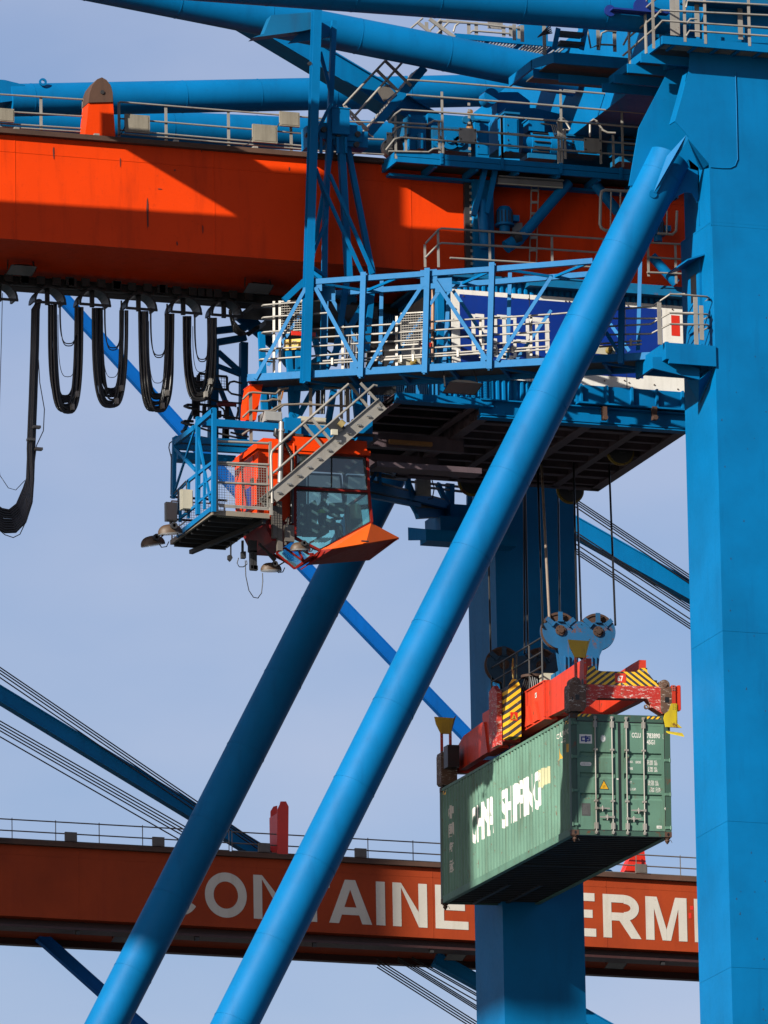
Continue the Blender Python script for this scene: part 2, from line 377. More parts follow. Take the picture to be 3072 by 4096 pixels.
# fitted in camera-north axes, turned into crane axes
MC = Matrix.Translation(V((81.686, 215.629, 48.769)))@rotm(R(14.57)-YW, R(3.72), R(-.57))
CL, CW, CH = 12.192, 2.438, 2.896
cont = root('shipping_container', 'green container with white CHINA SHIPPING lettering, hanging under the red spreader', 'container', None, mat=MC)
def cyl_text(txt, size, bold=0, font_scale=(1,1)):
    "flat triangulated text mesh in 2D, returns verts, faces"
    cu = bpy.data.curves.new('t', 'FONT'); cu.body = txt; cu.size = size; cu.offset = bold; cu.resolution_u = 3
    o = bpy.data.objects.new('t', cu); COL.objects.link(o)
    me = bpy.data.meshes.new_from_object(o.evaluated_get(bpy.context.evaluated_depsgraph_get()))
    vs = [(v.co.x*font_scale[0], v.co.y*font_scale[1]) for v in me.vertices]; fs = [tuple(p.vertices) for p in me.polygons]
    bpy.data.objects.remove(o); bpy.data.curves.remove(cu); bpy.data.meshes.remove(me)
    return vs, fs
def text_fit(txt, w, h, bold=0):
    "text scaled to exactly w x h with its lower left corner at 0,0"
    vs, fs = cyl_text(txt, 1, bold)
    x0 = min(v[0] for v in vs); x1 = max(v[0] for v in vs); y0 = min(v[1] for v in vs); y1 = max(v[1] for v in vs)
    sx = w/(x1-x0) if w else h/(y1-y0); sy = h/(y1-y0)
    return [((a-x0)*sx, (b-y0)*sy) for a, b in vs], fs
class Flat(MB):
    "flat marks laid on a plane: o origin, ux right, uy up, slightly proud along n"
    def __init__(s, o, ux, uy, n=None, lift=.003):
        super().__init__(); s.o = V(o); s.ux = V(ux).normalized(); s.uy = V(uy).normalized(); s.n = s.ux.cross(s.uy) if n is None else V(n); s.lift = lift
    def pt(s, x, y): return s.o+s.ux*x+s.uy*y+s.n*s.lift
    def poly(s, pts):
        s.np = getattr(s, 'np', 0)+1; s.l0 = getattr(s, 'l0', s.lift); s.lift = s.l0+(s.np % 7)*.0005
        return s.add([s.pt(*p) for p in pts], [tuple(range(len(pts)))])
    def rect(s, x0, y0, x1, y1): return s.poly([(x0,y0),(x1,y0),(x1,y1),(x0,y1)])
    def line(s, pts, w):
        for (ax, ay), (bx, by) in zip(pts[:-1], pts[1:]):
            dx, dy = bx-ax, by-ay; L = math.hypot(dx, dy); ox, oy = -dy/L*w/2, dx/L*w/2; ex, ey = dx/L*w/2, dy/L*w/2
            s.poly([(ax+ox-ex, ay+oy-ey), (bx+ox+ex, by+oy+ey), (bx-ox+ex, by-oy+ey), (ax-ox-ex, ay-oy-ey)])
        return s
    def circ(s, x, y, r, n=20): return s.poly([(x+r*math.cos(6.283*i/n), y+r*math.sin(6.283*i/n)) for i in range(n)])
    def text(s, txt, x, y, w, h, bold=0):
        vs, fs = text_fit(txt, w, h, bold); return s.add([s.pt(x+a, y+b) for a, b in vs], fs)
    def build(s, *a, **k): k['fix'] = False; return super().build(*a, **k)
# ---- container body (local axes: x across the doors, y along the length, z up)
PITCH = CL/43.9
def prof_pts(y0, y1):
    "trapezoid corrugation break points (y, depth)"
    out = []; y = y0; k = 0
    seq = ((.072, 0), (.068, 1), (.070, 1), (.068, 0))
    d = 0; out.append((y, 0.0))
    while y < y1-.001:
        w, nx = seq[k % 4]; y = min(y+w, y1); d = .052*nx if k % 4 in (1, 2) else 0.0
        out.append((y, d if y < y1 else 0.0)); k += 1
    return out
def depth_at(pr, y):
    for (a, da), (b, db) in zip(pr[:-1], pr[1:]):
        if a <= y <= b: return da+(db-da)*(y-a)/max(b-a, 1e-9)
    return 0.0
PR = prof_pts(.14, CL-.14)
zb, zt_ = .17, CH-.10
def wall(xo, sgn):
    mb = MB(); vs = []; fs = []
    for y, d in PR: vs += [(xo+sgn*(d+.004), y, zb), (xo+sgn*(d+.004), y, zt_)]
    n = len(PR); fs = [(2*i, 2*i+1, 2*i+3, 2*i+2) for i in range(n-1)]
    return mb.add(vs, fs)
wall(0, 1).build('side_wall', GREEN, cont, 'sunlit corrugated side wall with lettering', fix=False)
wall(CW, -1).build('side_wall', GREEN, cont, fix=False)
m = MB(); m.box((.05, CL-.06, .1), (CW-.05, CL-.03, CH-.06)); m.build('end_wall', GREEN, cont)
m = MB()
rz = []
for y, d in PR[::2]: pass
m.box((.03, .1, CH-.05), (CW-.03, CL-.1, CH-.03)); m.build('roof', GREEN, cont)
m = MB()
for x in (0, CW-.06): m.box((x, .16, CH-.10), (x+.06, CL-.16, CH-.035))
for x, s in ((0, 1), (CW, -1)):
    m.box((x, .16, .02), (x+s*.05, CL-.16, .17)); m.box((x+s*.002, .16, .0), (x+s*.13, CL-.16, .02))
m.build('side_rail', GREEN, cont)
m = MB()
for x in (0, CW-.13):
    m.box((x, 0.0, .11), (x+.13, .14, CH-.11)); m.box((x, CL-.14, .11), (x+.13, CL, CH-.11))
m.build('corner_post', GREEND, cont); m = MB()
m.box((.16, .005, CH-.17), (CW-.16, .12, CH-.006)); m.box((.16, .005, .0), (CW-.16, .12, .115))
m.box((.16, CL-.12, CH-.13), (CW-.16, CL, CH-.006)); m.box((.16, CL-.12, .0), (CW-.16, CL, .15))
m.build('end_rail', GREEND, cont)
for x in (0, CW-.165):
    for y in (0, CL-.18):
        for z in (-.004, CH-.118):
            m = MB(); m.box((x-.003, y-.004, z), (x+.168, y+.184, z+.122)); c = m.build('corner_casting', RUST, cont)
            h = MB()
            if y == 0:
                h.add([(x+.083+.028*math.cos(6.283*i/16), -.0065, z+.06+.042*math.sin(6.283*i/16)) for i in range(16)], [tuple(range(16))])
            if x == 0:
                h.add([(-.0055, y+.09+.042*math.cos(6.283*i/16), z+.06+.028*math.sin(6.283*i/16)) for i in range(16)], [tuple(range(16))])
            if h.v: h.build('casting_hole', BLACK, c, fix=False)
m = MB(); y = .3
while y < CL-.2:
    m.box((.05, y, .02), (CW-.05, y+.045, .14)); y += .305
m.box((.05, .12, .142), (CW-.05, CL-.1, .165))
for x in (.75, 1.55): m.box((x, 8.6, .0), (x+.09, CL-.15, .14))
for y in (3.2, 5.2):
    m.box((.02, y, -.0), (CW-.02, y+.05, .02))
m.build('floor_frame', STEEL, cont)
# doors
def oc(x, y):
    X = (x-18-(y-88)*.008)/624.; return X, CH-(y-92-X*17)/640.
def door(x0, x1, label):
    zs = [(.125, .0), (1.0-.10, .0)]
    rows = []
    prof = [(.13, .03)]
    for yt, yb in ((1300, 1385), (985, 1070), (670, 755)):
        zt2 = oc(0, yt)[1]; zb2 = oc(0, yb)[1]
        prof += [(zb2-.012, .03), (zb2+.04, .068), (zt2-.03, .068), (zt2, .03)]
    prof += [(CH-.19, .03)]
    a, b = x0+.07, x1-.07
    vs = []; fs = []
    for z, d in prof: vs += [(a, d, z), (b, d, z)]
    n = len(prof); fs = [(2*i, 2*i+1, 2*i+3, 2*i+2) for i in range(n-1)]
    mb = MB().add(vs, fs)
    # fill the groove ends and the door's rim
    for i in range(n-1):
        if prof[i][1] > .05 or prof[i+1][1] > .05:
            for X in (a, b): mb.add([(X, .03, prof[i][0]), (X, prof[i][1], prof[i][0]), (X, prof[i+1][1], prof[i+1][0]), (X, .03, prof[i+1][0])], [(0,1,2,3)])
    mb.box((x0, .026, .125), (x0+.07, .06, CH-.185)); mb.box((x1-.07, .026, .125), (x1, .06, CH-.185))
    mb.box((x0+.07, .024, .125), (x1-.07, .029, .19)); mb.box((x0+.07, .024, CH-.25), (x1-.07, .029, CH-.185))
    o = mb.build('door', GREEN, cont, label, fix=False)
    return o
xm = oc(770, 1000)[0]
dl = door(.145, xm-.035, 'left door with blue and white logo sign'); dr = door(xm+.035, CW-.145, 'right door with weight markings')
m = MB()
for x0, x1 in ((.128, .147), (xm-.033, xm+.033), (CW-.147, CW-.128)): m.box((x0, .022, .12), (x1, .05, CH-.18))
m.box((.13, .014, CH-.19), (CW-.13, .04, CH-.155)); m.box((.13, .014, .10), (CW-.13, .04, .135))
m.build('door_seal', BLACK, cont)
for k, xo in enumerate((395, 652, 872, 1135)):
    x = oc(xo, 800)[0]; d = dl if k < 2 else dr
    m = MB(); m.tube((x, -.015, .03), (x, -.015, CH-.06), .018, 12)
    rod = m.build('lock_rod', GALV, d)
    m = MB()
    for yo in (250, 1800):
        z = oc(0, yo)[1]; m.box((x-.042, -.03, z-.075), (x+.042, .026, z+.075))
    for yo in (638, 1420):
        z = oc(0, yo)[1]; m.box((x-.045, -.036, z-.022), (x+.045, .026, z+.022))
    for z in (CH-.09, .07): m.box((x-.035, -.03, z-.035), (x+.035, .004, z+.035)); m.tube((x, -.045, z), (x, 0, z), .022, 8)
    m.build('rod_bracket', GALV, rod)
    # handle
    side = 1 if k in (0, 2) else -1; hz = {0: 1535, 1: 1668, 2: 1683, 3: 1555}[k]; z = oc(0, hz)[1]
    m = MB(); m.box((x-.03, -.05, z-.03), (x+.03, .0, z+.03))
    m.bar((x, -.04, z), (x+side*.33, -.035, z-.0), .012, .03); m.box((x+side*.15-.03, -.05, z-.03), (x+side*.15+.03, .026, z+.035)); m.tube((x+side*.15, -.04, z-.075), (x+side*.15, -.04, z+.06), .014, 8)
    m.build('lock_handle', GALV, d)
for x0, ys in ((0.0, (240, 755, 1270, 1785)), (CW, (800, 1320, 1830))):
    for yo in ys:
        z = oc(0, yo)[1]+(.0 if x0 == 0 else .04); s = 1 if x0 == 0 else -1
        m = MB(); m.box((x0+s*.005, -.022, z-.03), (x0+s*.15, .024, z+.03)); m.tube((x0+s*.02, -.02, z-.045), (x0+s*.02, -.02, z+.045), .02, 8)
        m.build('hinge', GREEN, cont)
def dtext(mb, txt, x0, y0, x1, y1, bold=0.01):
    a = oc(x0, y1); b = oc(x1, y0); return mb.text(txt, a[0], a[1], b[0]-a[0], b[1]-a[1], bold)
def drect(mb, x0, y0, x1, y1):
    a = oc(x0, y1); b = oc(x1, y0); return mb.rect(a[0], a[1], b[0], b[1])
DF = lambda lift=.003: Flat((0, .03, 0), (1,0,0), (0,0,1), (0,-1,0), lift)
w = DF()
dtext(w, 'CCLU', 958, 392, 1095, 463, .02); dtext(w, '783890', 1192, 402, 1392, 472, .02); dtext(w, '45G1', 1188, 500, 1312, 568, .02)
dtext(w, '7', 1442, 420, 1466, 475, .02)
for t, x0, y0, x1, y1 in (('MAX.', 904, 818, 975, 852), ('GROSS', 1012, 822, 1096, 858), ('TARE', 904, 918, 972, 955), ('NET', 904, 1130, 952, 1163), ('CU. CAP.', 904, 1235, 1020, 1270),
    ('32.500', 1190, 812, 1278, 845), ('KG', 1300, 815, 1337, 848), ('71.650', 1190, 850, 1278, 883), ('LBS', 1300, 853, 1348, 886),
    ('3.780', 1204, 914, 1278, 947), ('KG', 1300, 916, 1337, 949), ('8.330', 1204, 953, 1278, 986), ('LBS', 1300, 956, 1348, 989),
    ('28.720', 1204, 1122, 1296, 1155), ('KG', 1316, 1125, 1355, 1158), ('63.320', 1204, 1161, 1296, 1194), ('LBS', 1316, 1164, 1364, 1197),
    ('76.4', 1240, 1226, 1296, 1259), ('CU.M.', 1318, 1229, 1392, 1262), ('2.700', 1222, 1265, 1296, 1298), ('CU.FT.', 1318, 1268, 1398, 1301)):
    dtext(w, t, x0, y0, x1, y1, .018)
w.line([oc(1435, 408), oc(1470, 408), oc(1470, 482), oc(1435, 482), oc(1435, 408)], .005)
w.build('door_lettering', WHITE, dr)
w = DF(); drect(w, 157, 418, 348, 552); p = w.build('logo_sign', WHITE, dl)
w = DF(.005)
def rr(a, b, c, d): drect(w, a, b, c, d)
rr(180, 447, 200, 522); rr(200, 447, 236, 465); rr(200, 504, 236, 522); rr(240, 435, 268, 535); rr(272, 447, 326, 463); rr(272, 463, 290, 493); rr(268, 476, 326, 493); rr(308, 493, 326, 522); rr(268, 506, 308, 522); rr(224, 447, 240, 465)
w.build('logo', NAVY, p)
w = DF(); c = oc(519, 478); w.poly([(c[0]+.062*math.cos(6.283*i/24), c[1]+.085*math.sin(6.283*i/24)) for i in range(24)]); o = w.build('round_sticker', WHITE, dl)
w = DF(.0045)
for k in range(24):
    a0, a1 = 6.283*k/24, 6.283*(k+.6)/24
    w.poly([(c[0]+r*.062*math.cos(a), c[1]+r*.085*math.sin(a)) for r, a in ((.92, a0), (.92, a1), (.74, a1), (.74, a0))])
w.line([(c[0], c[1]-.03), (c[0], c[1]+.035)], .006); w.line([(c[0]-.025, c[1]-.01), (c[0]-.018, c[1]-.028), (c[0], c[1]-.034), (c[0]+.018, c[1]-.028), (c[0]+.025, c[1]-.01)], .005); w.line([(c[0]-.018, c[1]+.02), (c[0]+.018, c[1]+.02)], .005)
w.build('anchor_mark', paint('pale_blue_print', (.12,.28,.42)), o)
w = DF(); a = oc(165, 893); b = oc(338, 840)
n = 10; pts = [(b[0]-.04+.04*math.cos(-1.57+3.14*i/n), (a[1]+b[1])/2+(b[1]-a[1])/2*math.sin(-1.57+3.14*i/n)) for i in range(n+1)]+[(a[0]+.04+.04*math.cos(1.57+3.14*i/n), (a[1]+b[1])/2+(b[1]-a[1])/2*math.sin(1.57+3.14*i/n)) for i in range(n+1)]
w.poly(pts); st = w.build('oval_sticker', WHITE, dl)
w = DF(.0045); dtext(w, 'CORTEN', 180, 862, 240, 878, .01); dtext(w, 'THE SAME AS', 215, 848, 290, 856, .0); w.line([oc(245, 872), oc(322, 872)], .006); w.build('sticker_text', paint('grey_print', (.1,.12,.2)), st)
w = DF(); w.poly([oc(526, 1108), oc(455, 1252), oc(608, 1260)][::-1]); tt = w.build('warning_sign', BLACK, dl, 'yellow warning triangle')
w = DF(.0045); w.poly([oc(526, 1128), oc(470, 1244), oc(593, 1250)][::-1]); w.build('sign_face', paint('warning_yellow', (.85, .45, .01), .4, dirt_amt=.1), tt)
w = DF(.006); dtext(w, 'SUPER', 506, 1196, 552, 1209, .01); dtext(w, 'HEAVY', 506, 1216, 552, 1228, .01); w.build('sign_text', BLACK, tt)
w = DF(); drect(w, 185, 1468, 318, 1656); pl = w.build('data_plate', paint('dark_plate', (.09,.09,.085), .5), dl)
w = DF(.0045)
for k in range(9): w.line([oc(200, 1495+k*16), oc(300-(k*37%40), 1495+k*16)], .003)
w.build('plate_text', ALU, pl)
w = DF(); drect(w, 1330, 1812, 1408, 1852); st = w.build('maker_plate', WHITE, dr)
w = DF(.0045); dtext(w, 'CIMC', 1340, 1824, 1400, 1840, .02); w.build('plate_text', paint('dark_teal_print', (.01,.08,.1)), st)
w = DF(.032); dtext(w, '4', 1442, 1530, 1464, 1575, 0); w.build('chalk_mark', WHITE, cont)
w = DF(.004); drect(w, 720, 1088, 758, 1108); w.build('seal_sticker', WHITE, dl)
def hazard(name, dirv, per, c1=(.5,.27,.004), c2=(.018,.018,.018), wear=.5, off=0.):
    m, n, l, b = nodes(name); tc = n.new('ShaderNodeTexCoord')
    dp = n.new('ShaderNodeVectorMath'); dp.operation = 'DOT_PRODUCT'; dp.inputs[1].default_value = dirv; l.new(tc.outputs['Object'], dp.inputs[0])
    a = n.new('ShaderNodeMath'); a.operation = 'MULTIPLY_ADD'; a.inputs[1].default_value = 1/per; a.inputs[2].default_value = off+50; l.new(dp.outputs['Value'], a.inputs[0])
    f = n.new('ShaderNodeMath'); f.operation = 'FRACT'; l.new(a.outputs[0], f.inputs[0])
    g = n.new('ShaderNodeMath'); g.operation = 'GREATER_THAN'; g.inputs[1].default_value = .5; l.new(f.outputs[0], g.inputs[0])
    c = mixc(n, l, g.outputs[0], c1, c2)
    s = noise(n, l, tc.outputs['Object'], 9, 8, .75); c = mixc(n, l, mult(n, l, ramp(n, l, s, .6, .66), wear), c, (.33,.30,.26))
    s = noise(n, l, tc.outputs['Object'], 5, 8, .75); c = mixc(n, l, mult(n, l, ramp(n, l, s, .6, .7), wear), c, (.1,.05,.025))
    l.new(c, b.inputs['Base Color']); b.inputs['Roughness'].default_value = .5
    return m
HZR = hazard('hazard_stripes_rising', (.7,0,-.7), .085, wear=.3); HZL = hazard('hazard_stripes_falling', (.7,0,.7), .085, wear=.3)
w = Flat((0, .005, 0), (1,0,0), (0,0,1), (0,-1,0), .003); drect(w, 118, 108, 340, 142); w.build('hazard_strip', HZR, cont)
w = Flat((0, .005, 0), (1,0,0), (0,0,1), (0,-1,0), .003); drect(w, 1190, 148, 1405, 180); w.build('hazard_strip', HZR, cont)
# side lettering, laid over the corrugation
def side_text(flat, name, mat):
    bm = bmesh.new()
    vs = [bm.verts.new(p) for p in flat.v]
    for f in flat.f:
        try: bm.faces.new([vs[i] for i in f])
        except ValueError: pass
    for y, d in PR[1:-1]:
        bmesh.ops.bisect_plane(bm, geom=bm.verts[:]+bm.edges[:]+bm.faces[:], plane_co=(0, y, 0), plane_no=(0, 1, 0), dist=1e-6)
    for v in bm.verts: v.co.x = depth_at(PR, v.co.y)+.0025
    me = bpy.data.meshes.new(name); bm.to_mesh(me); bm.free(); me.materials.append(mat)
    o = bpy.data.objects.new(name, me); COL.objects.link(o); o.parent = cont; OFF[o] = V((0,0,0)); return o
SF = lambda: Flat((0, CL, 0), (0,-1,0), (0,0,1), (-1,0,0), 0)
def st(w, txt, ya, yb, z0, z1, bold): w.text(txt, CL-ya, z0, ya-yb, z1-z0, bold)
w = SF(); st(w, 'CHINA', 9.22, 7.10, 1.04, 1.98, .042); st(w, 'SHIPPING', 6.42, 2.87, 1.04, 1.98, .042)
side_text(w, 'side_lettering', WHITE)
w = SF(); st(w, 'CCLU 783890 7', 1.28, .2, 2.46, 2.58, .02); st(w, '45G1', .95, .55, 2.30, 2.40, .02)
for ch, z0, z1 in (('\u4e2d', 2.0, 2.33), ('\u56fd', 1.55, 1.87), ('\u6d77', 1.09, 1.41), ('\u8fd0', .65, .96)): st(w, ch, 11.5, 10.95, z0, z1, .03)
side_text(w, 'side_lettering_small', LETTER)
w = SF(); w.poly([(CL-2.95,1.55),(CL-2.62,1.5),(CL-2.6,1.55),(CL-1.98,1.52),(CL-1.95,1.93),(CL-2.4,1.94),(CL-2.42,1.98),(CL-2.95,1.97)]); side_text(w, 'paint_patch', PALEY)
w = SF(); w.poly([(CL-1.22,1.95),(CL-.9,1.95),(CL-1.06,2.25)]); w.rect(CL-.42, 2.02, CL-.3, 2.22); side_text(w, 'side_warning_sign', paint('sign_yellow', (.8,.42,.01)))
w = SF(); w.rect(CL-11.95, 2.68, CL-11.6, 2.77); w.rect(CL-.5, 2.7, CL-.2, 2.77); side_text(w, 'hazard_strip', hazard('hazard_stripes_side', (0,.7,.7), .085, wear=.3))
# ================================================================== TWIST LOCKS (stacking cones left in the bottom corners)
for k, (x, y) in enumerate(((.085, .09), (CW-.085, .09), (.085, CL-.09), (CW-.085, CL-.09))):
    lab = ['twist lock cone hanging from the container bottom corner, door side, left', 'twist lock cone hanging from the container bottom corner, door side, right',
           'twist lock cone under the far lower left container corner', 'twist lock cone under the lowest far right container corner'][k]
    t = root('twist_lock', lab, 'twist lock', None, 'twist locks under the container', mat=MC@Matrix.Translation(V((x, y, 0))))
    m = MB(); m.disc((0,0,-.02), (0,0,1), .075, .03, 16); m.tube((0,0,-.04), (0,0,-.09), .045, 12, .06); m.tube((0,0,-.09), (0,0,-.16), .06, 12, .015)
    m.build('cone', RUST, t)
    m = MB(); m.path([(.03,0,-.05),(.08,-.02,-.07),(.11,-.03,-.13)], .007, 6); m.build('release_wire', STEEL, t)
# ================================================================== SPREADER (same axes as the container)
spr = root('container_spreader', 'scraped red lifting spreader with a striped end plate, on top of the green container', 'spreader', None, mat=MC)
def sc(x, y): 
    X = (x-232)/507.; return X, CH+(1368+.028*(x-232)-y)/507.
m = MB()
p = [sc(*q) for q in ((415,1022),(1340,1052),(1425,1060),(1425,1290),(1370,1385),(1235,1300),(1235,1260),(1180,1195),(570,1190),(490,1265),(430,1300),(415,1300))]
m.prism([(a, -.06, b) for a, b in p], (0, .34, 0)); eb = m.build('end_beam', REDS, spr, 'badly scratched red end beam')
m = MB()
p = [sc(*q) for q in ((455,802),(532,800),(560,850),(620,862),(1050,872),(1108,825),(1190,822),(1192,875),(1335,1050),(415,1020))]
HS1 = hazard('striped_end_plate', (.6,0,-.8), .115, wear=.55)
HS2 = hazard('striped_end_plate_mirrored', (.6,0,.8), .115, wear=.55)
xc = sc(855, 0)[0]
lft = [q for q in p if q[0] < xc]; lft = [sc(455,802),sc(532,800),sc(560,850),sc(620,862),sc(855,868),sc(855,1035),sc(415,1020)]
rgt = [sc(855,868),sc(1050,872),sc(1108,825),sc(1190,822),sc(1192,875),sc(1335,1050),sc(855,1035)]
m.prism([(a, -.035, b) for a, b in lft], (0, .03, 0)); hp = m.build('hazard_plate', HS1, spr, 'yellow and black striped plate')
m = MB(); m.prism([(a, -.035, b) for a, b in rgt], (0, .03, 0)); m.build('hazard_plate', HS2, spr)
w = Flat((0,-.035,0), (1,0,0), (0,0,1), (0,-1,0), .004); a = sc(785,1000); b = sc(925,892); w.rect(a[0],a[1],b[0],b[1]); npl = w.build('number_plate', RED, hp)
w = Flat((0,-.035,0), (1,0,0), (0,0,1), (0,-1,0), .007); a = sc(818,985); b = sc(888,918); w.text('67', a[0], a[1], b[0]-a[0], b[1]-a[1], .03); w.build('number', WHITE, npl)
# corner housings
def housing(x0, x1, y0, y1, z0, z1, mat, lab=None):
    m = MB(); m.prism([(x0, y0, z0+.06), (x0+.05, y0, z0), (x1-.06, y0, z0), (x1, y0, z0+.1), (x1, y0, z1-.05), (x1-.05, y0, z1), (x0+.02, y0, z1), (x0, y0, z1-.08)], (0, y1-y0, 0))
    return m.build('corner_housing', mat, spr, lab)
SCR = paint('worn_brown_steel', (.17,.085,.05), .6, dirt=(.05,.03,.02), dirt_amt=.7, rust_amt=.4, scratch=.25, var=.25, rscale=4)
h1 = housing(-.05, .36, -.09, .36, 2.935, 3.58, SCR); h2 = housing(2.2, 2.47, -.09, .36, 2.935, 3.58, SCR)
for h, x in ((h1, .1), (h2, 2.3)):
    m = MB(); m.box((x, -.094, 3.2), (x+.1, -.088, 3.33)); m.box((x-.09 if x < 1 else x, -.094, 3.2), (x-.06 if x < 1 else x+.02, -.088, 3.27)); m.build('slot', BLACK, h)
h3 = housing(-.05, .36, CL-.36, CL+.09, 2.935, 3.75, SCR); h4 = housing(2.1, 2.49, CL-.36, CL+.09, 2.935, 3.75, SCR)
for x in (0.12, 2.32):
    for y in (.09, CL-.09):
        m = MB(); m.box((x-.07, y-.07, 2.88), (x+.07, y+.07, 2.95)); m.build('twist_lock_pin', STEEL, spr)
# flipper motors
for x in (.12, 2.3):
    m = MB(); m.disc((x, .1, 3.62), (0,1,0), .13, .34, 24); m.disc((x, -.08, 3.62), (0,1,0), .05, .06, 14); m.box((x-.13, -.02, 3.5), (x+.13, .24, 3.6)); m.build('flipper_motor', SCR, spr)
m = MB(); m.box((.36, -.02, 3.6), (.44, .3, 3.75)); m.box((2.05, .0, 3.62), (2.14, .3, 3.74)); m.build('valve_block', STEEL, spr)
# telescopic arms and main frame
m = MB()
for x in (.42, 1.76): m.prism([(x, .2, 3.3), (x, .2, 4.25), (x, .9, 4.25), (x, 3.6, 4.2), (x, 3.6, 3.36), (x, .9, 3.3)], (.17, 0, 0))
arm = m.build('telescopic_arm', RED, spr)
m = MB()
for x in (.42, 1.76): m.prism([(x, 8.6, 3.36), (x, 8.6, 4.2), (x, 11.4, 4.1), (x, CL-.1, 3.9), (x, CL-.1, 3.3)], (.17, 0, 0))
m.build('telescopic_arm', RED, spr)
m = MB(); m.box((-.02, CL-.25, 3.25), (CW+.02, CL-.02, 3.6)); m.build('end_beam', RED, spr)
m = MB()
for x in (.36, 1.74): m.box((x, 3.5, 3.33), (x+.27, 8.75, 4.22)); 
for x in (.33, 1.71): m.box((x, 3.5, 4.221), (x+.32, 8.75, 4.25)); m.box((x, 3.5, 3.3), (x+.32, 8.75, 3.329))
for y in (3.6, 5.0, 7.2, 8.3): m.box((.64, y, 3.45), (1.73, y+.3, 4.1))
m.box((.31, 3.5, 3.36), (.355, 3.56, 4.2)); m.box((.31, 5.1, 3.36), (.355, 5.16, 4.2))
mf = m.build('main_frame', RED, spr, 'red main beams of the spreader')
m = MB()
for y in (4.0, 4.7): m.prism([(.3, y, 3.36), (.3, y+.5, 3.36), (.3, y+.36, 3.85), (.3, y+.28, 3.85)], (.055, 0, 0))
m.build('lifting_lug', RED, mf)
w = Flat((.355, 4.42, 3.95), (0,-1,0), (0,0,1), (-1,0,0), .004); w.rect(0, 0, .14, .12); nb = w.build('number_label', WHITE, mf)
w = Flat((.355, 4.42, 3.95), (0,-1,0), (0,0,1), (-1,0,0), .007); w.text('67', .025, .02, .09, .08, .02); w.build('number', BLACK, nb)
# striped guide box
m = MB(); m.box((-.1, 5.2, 3.13), (.21, 5.75, 4.36)); m.prism([(-.1,5.2,4.363),(.21,5.2,4.363),(.12,5.2,4.52),(0,5.2,4.52)], (0,.04,0))
sb = m.build('guide_box', hazard('striped_guide_box', (.6,.0,-.8), .15, off=.2, wear=.2), spr, 'yellow and black striped box')
w = Flat((0,5.2,0), (1,0,0), (0,0,1), (0,-1,0), .004); w.rect(-.06, 3.52, .12, 3.72); sg = w.build('warning_plate', SIGNRED, sb)
w = Flat((0,5.2,0), (1,0,0), (0,0,1), (0,-1,0), .008); w.poly([(-.045,3.545),(.105,3.545),(.03,3.69)]); w.build('warning_triangle', YELLOW, sg)
w = Flat((0,5.2,0), (1,0,0), (0,0,1), (0,-1,0), .012); w.rect(.022,3.575,.038,3.64); w.rect(.0,3.558,.06,3.57); w.build('warning_symbol', BLACK, sg)
m = MB(); m.prism([(-.24, 5.76, 3.0), (-.24, 5.76, 4.3), (-.24, 6.1, 4.5), (-.24, 6.5, 4.4), (-.24, 6.5, 3.4), (-.24, 6.3, 3.0)], (.12, 0, 0))
m.box((-.1, 5.78, 3.1), (.34, 6.4, 4.25)); m.build('side_guide', REDS, spr, 'scratched red guide bracket')
m = MB(); m.box((.05, 6.9, 3.1), (.35, 8.2, 4.15)); m.prism([(.0, 7.6, 3.1), (.0, 8.3, 3.1), (.0, 8.0, 3.9), (.0, 7.9, 3.9)], (.05,0,0)); sidebox = m.build('hydraulic_box', RED, spr)
w = Flat((.05, 7.55, 3.3), (0,-1,0), (0,0,1), (-1,0,0), .004); w.rect(0, 0, .5, .55); wl = w.build('data_label', WHITE, sidebox)
w = Flat((.05, 7.55, 3.3), (0,-1,0), (0,0,1), (-1,0,0), .008)
for k in range(7): w.line([(.05, .06+k*.065), (.45-(k*53%17)*.01, .06+k*.065)], .012)
w.build('label_text', STEEL, wl)
# black lock-out lamp housing near far corner
m = MB(); m.box((-.02, CL-.9, 3.3), (.28, CL-.5, 3.85)); m.build('lamp_housing', BLACK, spr)
# flippers (corner guides)
def flipper(x, y, up, mat, lab, sx=1):
    o = MB()
    if up:
        z0 = 3.6
        o.box((x-.14, y-.05, z0), (x-.08, y+.01, z0+.68)); o.box((x+.08, y-.05, z0), (x+.14, y+.01, z0+.68))
        arm = o.build('flipper_arm', RED, spr)
        k = MB(); z1 = z0+.62
        k.prism([(x-.14, y-.08, z1), (x+.10, y-.08, z1), (x+.19, y-.08, z1+.40), (x-.30, y-.08, z1+.42), (x-.26, y-.08, z1+.24)], (0, .05, 0))
        k.prism([(x+.10, y-.08, z1), (x+.15, y+.2, z1+.02), (x+.30, y+.16, z1+.50), (x+.19, y-.08, z1+.40)], (.02, .02, 0))
        k.build('flipper_plate', mat, spr, lab)
        b = MB(); 
        for dz in (.1, .18, .5, .58):
            for dx in (-.11, .11): b.disc((x+dx, y-.06, z0+dz), (0,1,0), .015, .02, 8)
        b.build('bolt', ALU, arm)
flipper(.25, .0, True, YELLOW, 'raised yellow corner guide at the door end')
flipper(.12, CL-.2, True, YELLOW, 'raised yellow corner guide at the far end')
m = MB(); m.box((2.47, -.1, 3.02), (2.56, -.04, 3.62)); m.box((2.62, -.1, 3.02), (2.68, .1, 3.62)); m.box((2.45, -.06, 3.05), (2.7, .1, 3.6)); ar = m.build('flipper_arm', RED, spr)
b = MB()
for dz in (.02, .07, .12, .48, .53, .58):
    for dx in (2.49, 2.54): b.disc((dx, -.11, 3.02+dz), (0,1,0), .014, .02, 8)
b.build('bolt', ALU, ar)
m = MB(); p = [sc(*q) for q in ((1470,1262),(1545,1262),(1545,1505),(1600,1555),(1400,1545),(1378,1440),(1395,1380),(1440,1350))]
